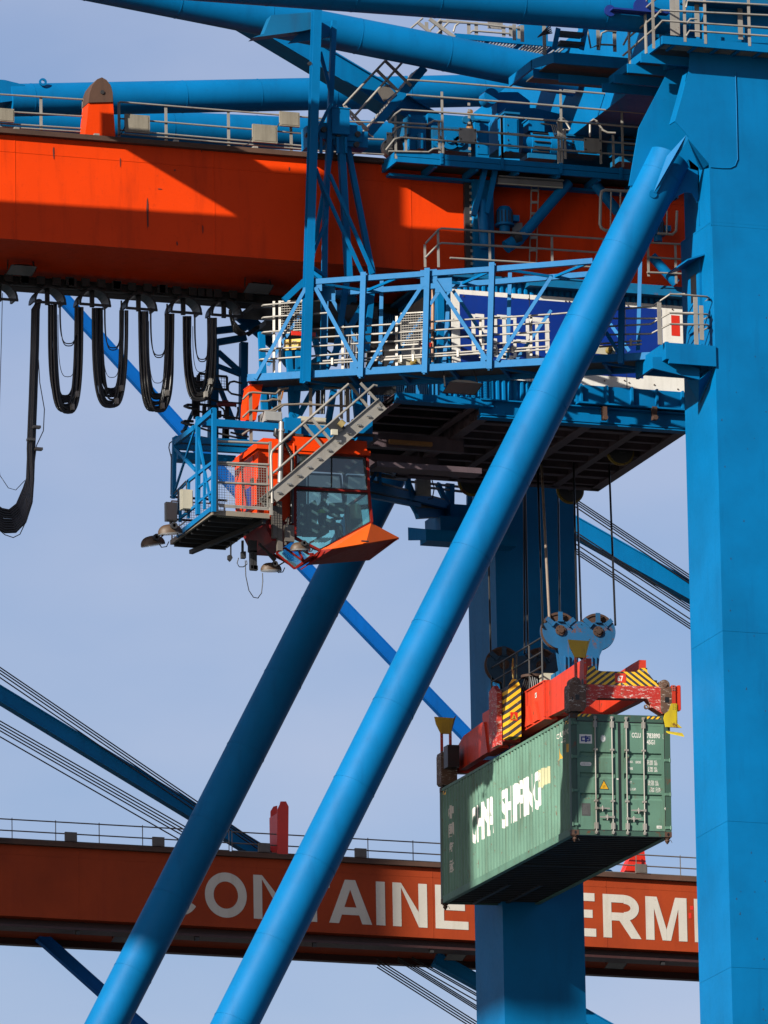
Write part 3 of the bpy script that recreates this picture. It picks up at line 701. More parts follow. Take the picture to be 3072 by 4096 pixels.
m.prism([(a+.0, -.12, b) for a, b in p], (0, .06, 0)); m.prism([(sc(1545,0)[0], -.12, sc(1545,1262)[1]), (sc(1545,0)[0], -.12, sc(1545,1505)[1]), (sc(1545,0)[0], .18, sc(1545,1490)[1]), (sc(1545,0)[0], .18, sc(1545,1262)[1])], (-.03, 0, 0))
m.prism([(sc(1400,0)[0], -.13, sc(0,1570)[1]), (sc(1600,0)[0], -.13, sc(0,1590)[1]), (sc(1600,0)[0]-.02, -.35, sc(0,1640)[1]), (sc(1400,0)[0], -.3, sc(0,1600)[1])], (0, 0, .03))
m.build('flipper_plate', paint('bright_yellow_paint', (.82,.62,.01), .45, dirt=(.2,.1,.03), dirt_amt=.5, rust_amt=.2), spr, 'lowered bright yellow corner guide')
m = MB(); m.disc(tuple([sc(1192,0)[0], .1, sc(1192,1285)[1]]), (0,1,0), .06, .05, 20, .028); m.build('shackle_eye', SCR, spr)
# walkway handrail, ladders and hydraulics on top of the spreader
m = MB()
zr = 4.25
A = V((.40, 3.9, 0)); B = V((.40, 8.6, 0))
for k in range(5):
    p = A.lerp(B, k/4); m.tube((p.x, p.y, zr), (p.x, p.y, zr+1.1), .025, 8)
for z in (.4, .75, 1.1): m.tube((A.x, A.y, zr+z), (B.x, B.y, zr+z), .022, 8)
m.build('handrail', STEEL, spr)
m = MB(); m.box((.62, 4.6, 4.1), (1.2, 5.0, 4.6)); m.build('control_box', CREAM, spr)
m = MB(); m.disc((.55, 5.3, 4.62), (0,0,1), .3, .06, 20); m.tube((.55,5.3,4.25), (.55,5.3,4.6), .05, 10); m.tube((.75,5.1,4.25), (.75,5.1,4.6), .03, 8); m.build('cable_tub', RUST, spr)
m = MB()
for k in range(4):
    m.path([(.45+k*.05, 5.0, 4.2), (.42+k*.05, 5.05, 4.55+k*.02), (.35+k*.05, 5.25, 4.6), (.3+k*.05, 5.45, 4.3), (.25+k*.05, 5.5, 4.0)], .022, 8)
m.build('hydraulic_hose', BLACK, spr)
m = MB(); m.path([(.36, 6.3, 4.25), (.33, 6.4, 5.0), (.38, 6.5, 5.25), (.42, 6.6, 5.0), (.40, 6.6, 4.3)], .02, 8); m.build('lifting_strap', paint('orange_strap', (.8,.3,.01)), spr)
# ================================================================== HEAD BLOCK with its sheaves
hb = root('head_block', 'weathered blue head block with rope sheaves standing on the spreader', 'head block', None, mat=MC)
def hplate(y, mat, lab):
    q = lambda a, b: (sc(a, b)[0]+(.24), sc(a, b)[1]+.315)   # plate stands 3.4 m behind the door end
    q = lambda a, b: ((a-232)/507.+.868*1, CH+(1368+.028*(a-232)-b)/507.+.51)
    pts = []
    cxl, cxr, cz, r = .71, 1.645, 5.44, .44
    for i in range(13):   # lower left arc
        t = R(160+i*8.5); pts.append((cxl+r*1.0*math.cos(t), cz+r*math.sin(t)))
    pts += [(.66, 4.95), (.70, 4.62), (.74, 4.36), (.95, 4.36), (1.0, 4.7), (1.1, 4.82), (1.25, 4.82), (1.38, 4.7), (1.42, 4.36), (1.62, 4.36), (1.68, 4.85), (1.75, 5.0)]
    for i in range(12):
        t = R(-68+i*9.0); pts.append((cxr+r*math.cos(t), cz+r*math.sin(t)))
    pts += [(cxr+.28, cz+.2), (cxr, cz+.22), (cxr-.3, cz+.2), (1.18, cz+.24), (cxl+.3, cz+.2), (cxl, cz+.22), (cxl-.28, cz+.2)]
    m = MB(); m.prism([(a, y, b) for a, b in pts], (0, .03, 0)); pl = m.build('side_plate', mat, hb, lab)
    f = MB()
    for cx in (cxl, cxr):
        for a in (40, 90, 140):
            t = R(a); c = V((cx+.33*math.cos(t), y-.02, cz+.33*math.sin(t))); f.plate(c, (0,1,0), (math.cos(t), 0, math.sin(t)), .11, .24, .02)
            c = V((cx+.22*math.cos(t), y-.04, cz+.22*math.sin(t))); f.plate(c, (0,1,0), (math.cos(t), 0, math.sin(t)), .15, .025, .06)
    for x in (.79, .88, 1.46, 1.56): f.box((x, y-.06, 4.4), (x+.03, y-.001, 4.82))
    f.build('stiffener', mat, pl)
    f = MB()
    for cx in (cxl, cxr):
        f.disc((cx, y-.02, cz), (0,1,0), .125, .04, 24); f.disc((cx, y-.05, cz), (0,1,0), .07, .06, 18)
        for i in range(6): f.disc((cx+.1*math.cos(i*1.047), y-.045, cz+.1*math.sin(i*1.047)), (0,1,0), .014, .02, 8)
    f.build('axle_cap', RUST, pl)
    for cx in (cxl, cxr):
        s = MB(); s.disc((cx, y+.16, cz), (0,1,0), .455, .03, 40, .40); s.disc((cx, y+.09, cz), (0,1,0), .455, .03, 40, .40); s.disc((cx, y+.125, cz), (0,1,0), .41, .05, 40)
        s.build('sheave', RUST, hb)
    b = MB(); b.prism([(a, y+.24, b_) for a, b_ in pts], (0, .03, 0)); b.build('side_plate', mat, hb)
hplate(3.35, paint('chipped_blue_paint', (.006,.13,.32), .5, dirt=(.02,.05,.09), dirt_amt=.6, rust_amt=.3, var=.15, rscale=3.2), 'chipped blue plate of the near sheave pair')
hplate(8.55, paint('shade_darkened_blue_paint', (.004,.05,.11), .5, rust_amt=.3), 'blue plate of the far sheave pair')  # the far pair's shade is put into this darker blue
m = MB(); 
for y in (3.36, 8.56):
    for x in (.85, 1.52): m.box((x-.11, y, 4.2), (x+.11, y+.24, 4.36))
m.box((.8, 3.66, 4.3), (1.0, 8.5, 4.55)); m.box((1.4, 3.66, 4.3), (1.6, 8.5, 4.55))
m.build('cross_beam', BLUEW, hb)
# ================================================================== FAR CRANE
F0, F1 = 298.0, 302.0
zc = P('K', 1500, 385+ (470-455), F0).z
far = root('container_crane', 'far crane standing behind, a dull orange boom with big pale letters and blue stays', 'crane', (112, 300, -1))
ztf = P('L', 700, 213, F0).z; zbf = P('L', 700, 515, F0).z
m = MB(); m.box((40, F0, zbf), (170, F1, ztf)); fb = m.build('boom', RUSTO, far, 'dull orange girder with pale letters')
m = MB(); m.box((40, F0-.15, ztf+.004), (170, F0+.3, ztf+.07)); m.box((40, F0-.08, ztf+.07), (170, F0, ztf+.17)); m.build('top_flange', RUST, fb)
m = MB()
m.box((40, F0+.4, zbf-.22), (170, F0+.7, zbf-.004)); m.box((40, F1-.7, zbf-.22), (170, F1-.4, zbf-.004)); m.box((40, F0+.2, zbf-.3), (170, F0+.9, zbf-.22)); m.build('trolley_rail', paint('dark_red_underside', (.06,.015,.012)), fb)
m = MB()
for x in range(60, 160, 6): m.box((x, F0-.006, zbf+.01), (x+.03, F0, ztf-.01))
m.box((40, F0-.006, ztf-.32), (170, F0, ztf-.30)); m.build('weld_seam', RUSTO, fb)
m = MB()
for x in range(60, 160, 4): m.box((x, F0+.25, zbf-.42), (x+.12, F0+.4, zbf-.3))
m.build('rail_clip', STEEL, fb)
zl0 = P('K', 1500, 696, F0).z; zl1 = P('K', 1500, 507, F0).z; LH = zl1-zl0
def fx(w, x): return P(w, x, 600 if w == 'K' else 400, F0).x
lets = [('C','K',690,'K',862),('O','K',885,'K',1066),('N','K',1095,'K',1268),('T','K',1275,'K',1425),('A','K',1420,'K',1606),('I','K',1624,'K',1663),('N','L',38,'L',187),('E','L',222,'L',364),
        ('R','L',393,'L',548),('T','L',560,'L',705),('E','L',775,'L',915),('R','L',946,'L',1110),('M','L',1130,'L',1308),('I','L',1340,'L',1378),('N','L',1412,'L',1565)]
w = Flat((0, F0-.006, 0), (1,0,0), (0,0,1), (0,-1,0), .004)
def glyph(w, ch, x0, x1, z0, z1):
    "heavy grotesque capitals from strokes"
    W_, H_ = x1-x0, z1-z0; s = H_*.205
    def pl(*pts): w.poly([(x0+a, z0+b) for a, b in pts])
    def arcband(cx, cz, rx, rz, t0, t1, n=22):
        for i in range(n):
            a, b = R(t0+(t1-t0)*i/n), R(t0+(t1-t0)*(i+1)/n)
            pl((cx+rx*math.cos(a), cz+rz*math.sin(a)), (cx+rx*math.cos(b), cz+rz*math.sin(b)), (cx+(rx-s)*math.cos(b), cz+(rz-s)*math.sin(b)), (cx+(rx-s)*math.cos(a), cz+(rz-s)*math.sin(a)))
    def rc(a, b, c, d): pl((a, b), (c, b), (c, d), (a, d))
    if ch == 'I': rc(0, 0, W_, H_)
    elif ch == 'T': rc(0, H_-s, W_, H_); rc(W_/2-s/2, 0, W_/2+s/2, H_-s)
    elif ch == 'E': rc(0, 0, s, H_); rc(s, 0, W_, s*.9); rc(s, H_-s*.9, W_*.97, H_); rc(s, H_*.43, W_*.9, H_*.43+s*.9)
    elif ch == 'N': rc(0, 0, s, H_); rc(W_-s, 0, W_, H_); pl((s, H_), (s*.9, H_-.3*s), (W_-s, 0), (W_-s, s*1.7), (s*1.0, H_))
    elif ch == 'M': rc(0, 0, s, H_); rc(W_-s, 0, W_, H_); pl((s, H_), (s, H_-s*1.3), (W_/2-s*.5, 0), (W_/2+s*.0, 0), (W_/2, H_*.25), (s*1.35, H_)); pl((W_-s, H_), (W_-s*1.35, H_), (W_/2, H_*.25), (W_/2, 0), (W_/2+s*.5, 0), (W_-s, H_-s*1.3))
    elif ch == 'A': pl((0, 0), (s*1.15, 0), (W_/2, H_*.78), (W_/2, H_), (W_/2-s*.6, H_)); pl((W_, 0), (W_/2+s*.6, H_), (W_/2, H_), (W_/2, H_*.78), (W_-s*1.15, 0)); rc(W_*.25, H_*.2, W_*.75, H_*.2+s*.85)
    elif ch == 'O': arcband(W_/2, H_/2, W_/2, H_/2*1.03, 0, 360, 40)
    elif ch == 'C': arcband(W_/2, H_/2, W_/2, H_/2*1.03, 35, 325, 34)
    elif ch == 'R':
        rc(0, 0, s, H_); rc(s, H_-s*.9, W_*.55, H_); rc(s, H_*.40, W_*.55, H_*.40+s*.9)
        cz = (H_+H_*.40)/2; arcband(W_*.55, cz, W_*.40, (H_-H_*.40)/2, -90, 90, 16)
        pl((W_*.42, H_*.41), (W_*.70, H_*.43), (W_, 0), (W_-s*1.2, 0))
for ch, wa, xa, wb_, xb in lets: glyph(w, ch, fx(wa, xa), fx(wb_, xb), zl0, zl1)
w.build('lettering', LETTER, fb)
w = Flat((0, F0-.006, 0), (1,0,0), (0,0,1), (0,-1,0), .003)
for a in ((1322,350,1336,366),(1316,380,1328,404)):
    p0 = P('L', a[0], a[3], F0); p1 = P('L', a[2], a[1], F0); w.rect(p0.x, p0.z, p1.x, p1.z)
w.build('touch_up_paint', SIGNRED, fb)
# railing helper: handrail pipes as a part, each post a sub-part
def railing(parent, a, b, n, h=1.1, rails=(1.1, .75, .4), mat=GALV, pw=.06, rr=.022, pipe=None, label=None, up=V((0,0,1)), posts=True, closed=False, toe=0):
    a = V(a); b = V(b); m = MB()
    for z in rails:
        A_ = a+up*z; B_ = b+up*z
        m.tube(A_, B_, rr, 8)
    if closed:
        m.tube(a+up*min(rails), a+up*max(rails), rr, 8); m.tube(b+up*min(rails), b+up*max(rails), rr, 8)
    if pipe: m.tube(a+up*pipe+V((0,-.06,0)), b+up*pipe+V((0,-.06,0)), rr*1.1, 8)
    if toe: m.bar(a+up*toe/2, b+up*toe/2, .01, toe)
    r = m.build('railing', mat, parent, label)
    if posts:
        d = (b-a).normalized()
        for k in range(n):
            p = a.lerp(b, k/(n-1) if n > 1 else 0)
            q = MB(); q.bar(p, p+up*h, pw, .012 if pw > .03 else pw, up=d); q.build('railing_post', mat, r)
    return r
GALVD = paint('weathered_grey_rail', (.16,.14,.12), .5, dirt=(.05,.04,.03), dirt_amt=.6)
yb = F0+1.0; zr = ztf
x0 = P('K', 27, 350, yb).x; st_ = (P('K', 728, 390, yb).x-x0)/4
railing(far, (x0-2*st_, yb, zr), (P('K', 990, 400, yb).x, yb, zr), 8, rails=(1.05, .68, .42), mat=GALVD)
x1 = P('K', 1003, 400, yb).x
railing(far, (x1, yb, zr), (P('L', 1362, 250, yb).x+4, yb, zr), 14, rails=(1.05, .68, .42), mat=GALVD)
def junction(x, z, Y, s=.34, grp='grey boxes on the far walkway railing', lab='small grey box on the far walkway railing', mat=None):
    o = MB(); o.box((x-s/2, Y-.12, z-s*.38), (x+s/2, Y-.04, z+s*.38)); return o
for w_, a, b, lab in (('K',305,322,'grey box on the far railing, leftmost of them'),('K',683,343,'grey box on the far railing just left of the shaded far tube'),('K',1140,369,'grey box on the far railing just left of the red post'),('K',1557,392,'grey box on the far railing right of the near tube'),('L',1110,190,'grey box on the far railing right of the container')):
    p = P(w_, a, b, yb-.06)
    r_ = root('junction_box', lab, 'junction box', p, 'grey boxes on the far walkway railing')
    o = junction(p.x, p.z, yb, .4); o.build('box_body', GALVD, r_)
    o = MB(); o.box((p.x-.17, yb-.13, p.z-.12), (p.x+.17, yb-.121, p.z+.12)); o.build('box_cover', GALVD, r_)
    o = MB(); o.path([(p.x-.15, yb-.08, p.z-.15), (p.x-.25, yb-.05, p.z-.3), (p.x-.3, yb-.05, p.z-.35)], .012, 6); o.build('cable', BLACK, r_)
# red boom posts
def postp(w_, pts, Y, t, mat, lab):
    m = MB(); m.prism([P(w_, a, b, Y) for a, b in pts], (0, t, 0)); return m
m = postp('K', [(1198,415),(1198,205),(1210,180),(1213,168),(1236,168),(1247,190),(1245,415)], F0+.9, .05, SIGNRED, '')
m.add([], []); rp = m.build('boom_post', SIGNRED, far, 'red post with a notched top')
m = postp('K', [(1170,415),(1170,210),(1182,190),(1198,186),(1200,415)], F0+1.8, .05, None, ''); m.build('post_plate', SIGNRED, rp)
m = MB(); p = P('K', 1198, 415, F0+.9); q = P('K', 1198, 215, F0+.9); m.box((p.x+.06, F0+.96, p.z), (p.x+.12, F0+1.8, q.z)); m.build('post_web', SIGNRED, rp)
m = postp('L', [(1025,236),(1060,150),(1085,115),(1125,110),(1140,235)], F0+1.2, .5, None, ''); m.build('boom_post', SIGNRED, far, 'red post partly hidden by the container')
m = MB(); p = P('L', 965, 215, F0+1.4); m.box((p.x-.3, F0+1.4, p.z-.2), (p.x+.3, F0+1.9, p.z+.1)); m.disc(p, (0,1,0), .14, .4, 18); m.build('winch', BLUE, far)
# inclined stays with ropes
def stay(w_, x0, y0, w2, x1, y1, Y, wid, hgt, lab, mat=BLUE, parent=far):
    a = P(w_, x0, y0, Y); b = P(w2, x1, y1, Y)
    m = MB(); m.bar(a, b, wid, hgt); m.bar(a, b, wid*1.25, .04, o=(0, hgt/2)); m.bar(a, b, wid*1.25, .04, o=(0, -hgt/2))
    return m.build('stay_beam', mat, parent, lab)
stay('M', -200, 1380, 'M', 600, 1866, 300.2, .3, .46, 'sloping blue stay ending at the red post')
stay('M', 1100, 1060, 'M', 1560, 1318, 300.2, .35, .58, 'sloping blue stay seen between the legs')
stay('M', 940, 2072, 'M', 1200, 2215, 300.2, .3, .4, 'sloping stay below the far boom')
stay('L', 700, 735, 'L', 1100, 960, 300.2, .3, .4, 'lowest stay at the bottom edge')
stay('M', 60, 560, 'M', 660, 1222, 306, .2, .36, 'long flat blue diagonal behind the cables', BLUEF)
stay('M', 620, 1185, 'M', 1040, 1622, 305, .2, .38, 'blue diagonal crossing behind both tubes', BLUEF)
stay('K', 170, 748, 'K', 660, 1185, 301, .2, .34, 'blue diagonal under the far boom', BLUEF)
def rope_bundle(w_, x0, y0, x1, y1, offs, Y, lab, r=.022):
    for k, dy in enumerate(offs):
        a = P(w_, x0, y0+dy, Y+k*.12); b = P(w_, x1, y1+dy*1.04, Y+k*.12)
        m = MB(); m.tube(a, b, r, 6); m.build('wire_rope', BLACK, far, lab if k == 0 else None)
rope_bundle('M', -20, 1428, 450, 1748, (0, 6, 13, 22), 299.6, 'wire ropes above the stay')
rope_bundle('M', 490, 1775, 590, 1843, (0, 6, 13), 299.6, None)
rope_bundle('M', -20, 1546, 470, 1826, (0, 7, 14, 21, 34), 299.4, 'wire ropes below the stay')
rope_bundle('M', 1230, 1069, 1510, 1256, (0, 5, 10, 17), 299.6, 'wire ropes above the second stay')
rope_bundle('M', 1230, 1140, 1510, 1323, (0, 5, 10), 299.3, None)
rope_bundle('M', 1230, 1166, 1510, 1350, (0, 10, 15, 20), 299.4, 'wire ropes below the second stay')
rope_bundle('L', -30, 590, 440, 888, (0, -12, 12, 24), 300.5, 'wire ropes under the far boom')
rope_bundle('L', 60, 570, 440, 806, (0, 8, 16), 300.8, None)
rope_bundle('L', 120, 570, 440, 752, (0, 8, 30), 300.9, None)
# floodlights under the far boom
LAMPG = paint('lamp_glass', (.2,.2,.2), .12)
def flood(p, s, lab, grp, mat=STEEL, face=V((0,-.3,-1)), deep=.35, housing=None):
    r_ = root('floodlight', lab, 'floodlight', p, grp)
    f = face.normalized(); sd = V((1,0,0)); u = f.cross(sd).normalized()
    m = MB(); a = [p+f*(.0)+sd*(i*s)+u*(j*s*.7) for i, j in ((-1,-1),(1,-1),(1,1),(-1,1))]; b = [p-f*deep*s+sd*(i*s*.4)+u*(j*s*.35) for i, j in ((-1,-1),(1,-1),(1,1),(-1,1))]
    m.add(a+b, [(4,5,6,7),(0,1,5,4),(1,2,6,5),(2,3,7,6),(3,0,4,7)]); m.build('lamp_housing', mat, r_, fix=False)
    g = MB(); g.add([q*1.0 for q in [p-f*.01+sd*(i*s*.97)+u*(j*s*.68) for i, j in ((-1,-1),(1,-1),(1,1),(-1,1))]], [(0,1,2,3)]); g.build('lamp_glass', LAMPG, r_, fix=False)
    k = MB(); k.bar(p-sd*s*1.05+f*-.02, p-sd*s*.9-f*(s*1.3), .03, .02); k.bar(p+sd*s*1.05+f*-.02, p+sd*s*.9-f*(s*1.3), .03, .02); k.bar(p-sd*s*.95-f*(s*1.3), p+sd*s*.95-f*(s*1.3), .03, .02); k.build('bracket', STEEL, r_)
    return r_
for w_, x, y, lab in (('L',308,572,'floodlight under the far boom, just right of the near tube foot'),('L',1002,608,'floodlight under the far boom between container leg and near leg'),('K',530,765,'floodlight under the far boom, leftmost of them')):
    flood(P(w_, x, y, F0+1.2), .33, lab, 'floodlights under the far boom')
# ================================================================== BOOM WALKWAY (front crane)
GRATE = paint('steel_grating', (.10,.09,.075), .6, dirt=(.03,.025,.02), dirt_amt=.6, metal=.2)
yr = YB0+.55
def rl(w_, x0, y0, x1, y1, Y, r=.022):
    return P(w_, x0, y0, Y), P(w_, x1, y1, Y), r
def railpx(parent, pairs, posts, Y, mat=GALV, rr=.022, pw=.07, label=None, pt=.014):
    "pairs: pixel rail lines; posts: (window, x, ytop, ybottom)"
    m = MB()
    for p in pairs:
        w_ = p[0]; pts = [P(w_, a, b, Y) for a, b in p[1:]]
        m.path(pts, rr, 8) if len(pts) > 2 else m.tube(pts[0], pts[1], rr, 8)
    r_ = m.build('railing', mat, parent, label)
    for w_, x, y0, y1 in posts:
        a = P(w_, x, y0, Y); b = P(w_, x, y1, Y); b = V((a.x, a.y, b.z)); q = MB(); q.box((a.x-pw/2, Y-pt/2+.03, b.z), (a.x+pw/2, Y+pt/2+.03, a.z)); q.build('railing_post', mat, r_)
    return r_
railpx(crane, [('A',(-40,405),(360,430)), ('A',(-40,478),(362,503)), ('A',(-40,530),(362,556)), ('A',(-40,545),(362,570)), ('A',(362,428),(368,500),(366,575))], [('A',178,418,570), ('A',362,428,578)], yr, label='grey handrail left of the bollard')
railpx(crane, [('A',(516,440),(1400,512)), ('A',(520,512),(1330,578)), ('A',(520,562),(1330,632)), ('A',(520,578),(1330,646)), ('A',(512,585),(514,445)), ('A',(1345,520),(1659,530)),('A',(1345,590),(1659,603)), ('A',(1345,650),(1659,668))],
    [('A',515,440,588), ('A',718,460,605), ('A',988,482,628), ('A',1258,500,650)], yr, label='grey handrail right of the bollard')
for k, (x, y, s_, lab) in enumerate(((18,500,.45,'grey box on the boom handrail at the left picture edge'),(590,538,.62,'grey box on the boom handrail right of the orange bollard'),(1141,581,.62,'grey box on the boom handrail, low, left of the lattice mast'),(1248,518,.5,'small grey box on top of the boom handrail beside the mast'))):
    p = P('A', x, y, yr-.07); r_ = root('junction_box', lab, 'junction box', p, 'grey boxes on the boom handrail')
    o = MB(); o.box((p.x-s_*.5, p.y-.08, p.z-s_*.36), (p.x+s_*.5, p.y, p.z+s_*.36)); o.build('box_body', BOXM, r_)
    o = MB(); o.box((p.x-s_*.44, p.y-.09, p.z-s_*.3), (p.x+s_*.44, p.y-.081, p.z+s_*.3)); o.build('box_cover', BOXM, r_)
    o = MB(); o.path([(p.x-s_*.5, p.y-.03, p.z-.1), (p.x-s_*.5-.1, p.y-.03, p.z-.28), (p.x-s_*.5-.25, p.y-.02, p.z-.33)], .012, 6); o.build('cable', BLACK, r_)
m = MB()
for x in range(33, 90, 2): m.box((x, YB0-.05, ZT+.14), (x+.12, YB0+.08, ZT+.2))
m.build('cable_clip', GALV, boom)
# bollard with dark cap
q = [(368,582),(378,500),(383,445),(488,440),(494,520),(498,590)]
m = MB(); m.prism([P('A', a, b, YB0+.1) for a, b in q], (0, .5, 0)); bl = m.build('boom_post', ORANGE, crane, 'orange post on the boom with a round dark cap')
q = [(383,443),(388,400),(400,368),(420,342),(440,334),(460,345),(478,368),(487,400),(488,440)]
m = MB(); m.prism([P('A', a, b, YB0+.06) for a, b in q], (0, .58, 0)); m.build('post_cap', RUST, bl)
m = MB(); c = P('A', 442, 398, YB0+.05); m.disc(c, (0,1,0), .05, .03, 14); m.build('pin', STEEL, bl)
m = MB(); c = P('A', 185, 355, 228.2); m.disc(c, (0,1,0), .1, .05, 16, .05); m.build('lifting_eye', BLUE, crane)
# things hanging under the boom: floodlights
for x, y, lab in ((130,125,'floodlight under the orange boom at the left edge'),(1560,235,'floodlight under the orange boom beside the catwalk')):
    flood(P('D', x, y, 220.3), .33, lab, 'floodlights under the orange boom')
# ================================================================== FESTOON
zf = ZB-.24
yf = PZ('D', 285, 262, zf-.25).y
m = MB(); m.ibeam((XB0, yf, zf), (XB1-12, yf, zf), .14, .2, .02); m.build('festoon_rail', STEEL, crane)
for x in range(34, 90, 3):
    pass
def fp(x, y): return P('D', x, y, yf)
CARR = [285, 555, 835, 1105, 1350, -5]
tops = [262, 275, 300, 322, 340, 240]
names = ['leftmost', 'second from the left', 'third', 'fourth', 'rightmost, beside the trolley', 'cut by the picture edge']
for k, (x, y) in enumerate(zip(CARR, tops)):
    t = root('cable_carrier', 'black cable carrier under the boom, %s of the row' % names[k], 'cable carrier', fp(x, y), 'cable carriers running under the boom')
    c = fp(x, y+45)
    m = MB()
    n = 14; rr = .40
    ar = [(c.x+rr*math.cos(3.1416*i/n), c.z-.08+rr*math.sin(3.1416*i/n)) for i in range(n+1)]
    ai = [(c.x+(rr-.05)*math.cos(3.1416*i/n), c.z-.08+(rr-.05)*math.sin(3.1416*i/n)) for i in range(n+1)]
    for i in range(n):
        m.prism([(ar[i][0], yf-.25, ar[i][1]), (ar[i+1][0], yf-.25, ar[i+1][1]), (ai[i+1][0], yf-.25, ai[i+1][1]), (ai[i][0], yf-.25, ai[i][1])], (0, .5, 0))
    m.box((c.x-rr, yf-.27, c.z-.14), (c.x+rr, yf-.23, c.z-.08)); m.build('cable_saddle', BLACK, t)
    m = MB(); m.box((c.x-.62, yf-.03, c.z+.33), (c.x+.62, yf+.03, c.z+.43))
    for dx in (-.6, -.2, .2, .6): m.box((c.x+dx-.1, yf-.16, c.z+.36), (c.x+dx+.1, yf-.09, c.z+.56)); m.box((c.x+dx-.1, yf+.09, c.z+.36), (c.x+dx+.1, yf+.16, c.z+.56))
    m.box((c.x-.05, yf-.04, c.z-.1), (c.x+.05, yf+.04, c.z+.36)); m.build('carrier_frame', STEEL, t)
    m = MB()
    for dx in (-.6, -.2, .2, .6):
        for s in (-1, 1): m.disc((c.x+dx, yf+s*.12, c.z+.46), (0,1,0), .09, .06, 14)
    m.build('wheel', STEEL, t)
def loop(xl, xr, ytop_l, ytop_r, ybot, Y, seed, flare=0, n=26):
    rnd = random.Random(seed); pts = []
    for i in range(n+1):
        t = i/n; a = math.pi*t
        ex = 3.2
        cx, sx = math.cos(a), math.sin(a)
        X = (xl+xr)/2-(xr-xl)/2*(1 if cx > 0 else -1)*abs(cx)**(2/ex)
        yt = ytop_l if cx > 0 else ytop_r
        Yp = ybot-(ybot-yt)*(1-abs(sx)**(2/ex)) if 0 else yt+(ybot-yt)*abs(sx)**(2/ex)
        pts.append(P('D', X+flare*math.sin(a*2)*8, Yp, Y))
    return pts
LOOPS = [(315,478,330,345,985,'first long hanging cable loop from the left'), (585,742,350,365,950,'second hanging cable loop from the left'), (862,1018,370,385,978,'third hanging cable loop, in front of the blue diagonal'), (1128,1275,400,410,908,'rightmost full cable loop, just left of the trolley')]
CL_ = paint('cable_clamp_grey', (.3,.28,.25), .5)
for k, (xl, xr, a, b, yb_, lab) in enumerate(LOOPS):
    t = root('cable_loop', lab, 'cable loop', fp((xl+xr)/2, yb_), 'cable loops hanging under the boom')
    rnd = random.Random(k)
    for j in range(13):
        o1, o2, o3 = rnd.uniform(-32,16), rnd.uniform(-16,30), rnd.uniform(-1,0)
        dy = (0, -8, -14, -24, -34, -6, -52, -64, -82, -92, -98, -108, -18)[j]+rnd.uniform(-6,6); yy = yf-.24+.04*j
        pts = loop(xl+o1+dy*-.18, xr+o2+dy*.18, a, b, yb_+dy, yy, j, flare=rnd.uniform(-1,1))
        MB().path(pts, rnd.choice((.026, .031, .036)), 8).build('cable', BLACK, t)
    for j in range(2):
        pts = loop(xl+45+j*4, xr-8-j*4, a-20, b-60, 565+25*k*1.0+j*14+(20 if k > 1 else 0), yf-.27, j); MB().path(pts, .014, 6).build('thin_cable', BLACK, t)
    pts = loop(xl+35, xr-12, a+60, b+60, 765-(0 if k < 2 else -30)+k*4-(70 if k == 3 else 0), yf-.3, 9); MB().path(pts, .009, 6).build('thin_cable', BLACK, t)
    for (dx, dy) in ((.62, -8), (.8, -85)):
        p = fp(xl+(xr-xl)*dx, yb_+dy-12); m = MB(); m.box((p.x-.035, yf-.34, p.z-.07), (p.x+.035, yf-.2, p.z+.07)); m.build('cable_clamp', CL_, t)
t = root('cable_loop', 'longest cable loop, sagging off the left picture edge', 'cable loop', fp(60, 1700), 'cable loops hanging under the boom')
rnd = random.Random(5)
for j in range(10):
    o = rnd.uniform(-20, 18); dy = -j*15
    k_ = j/9; raw = [(245-j*2,300),(215+o,360),(210+o,600),(200+o,900),(188+o,1200),(196+o*.5-30*k_,1380),(188-42*k_,1520-80*k_),(150-45*k_,1640-105*k_),(92-35*k_,1698-125*k_),(30-20*k_,1700-135*k_),(-40,1660-130*k_),(-120,1560-120*k_),(-200,1400-60*k_)]
    MB().path([P('D', a, b, yf-.2+.05*j) for a, b in raw], rnd.choice((.03,.036,.042)), 8).build('cable', BLACK, t)
MB().path([P('D', a, b, yf-.3) for a, b in ((232,660),(240,800),(268,960),(262,1090),(220,1180),(205,1300))], .012, 6).build('thin_cable', BLACK, t)
MB().path([P('D', a, b, yf-.3) for a, b in ((160,1500),(165,1620),(120,1715),(80,1735),(30,1718),(-40,1660))], .012, 6).build('thin_cable', BLACK, t)
MB().path([P('D', a, b, yf-.3) for a, b in ((15,260),(8,560),(-5,1000),(-20,1250),(0,1360),(50,1435),(95,1448),(150,1390))], .009, 6).build('thin_cable', BLACK, t)
for (x, y) in ((200,1085),(212,1217),(165,1160)):
    p = fp(x, y); m = MB(); m.box((p.x-.09, yf-.34, p.z-.03), (p.x+.09, yf-.2, p.z+.03)); m.build('cable_clamp', CL_, t)
t = root('cable_loop', 'short flat cable loop joining the last carrier to the trolley', 'cable loop', fp(1450, 500), 'cable loops hanging under the boom')
for j in range(6):
    o = j*12
    MB().path([P('D', a, b, yf-.2+.07*j) for a, b in ((1385,360+o*.3),(1410,430+o),(1450,480+o*.6),(1500,505-o*.3+10),(1560,470-o*.2),(1600,445))], .03, 8).build('cable', BLACK, t)
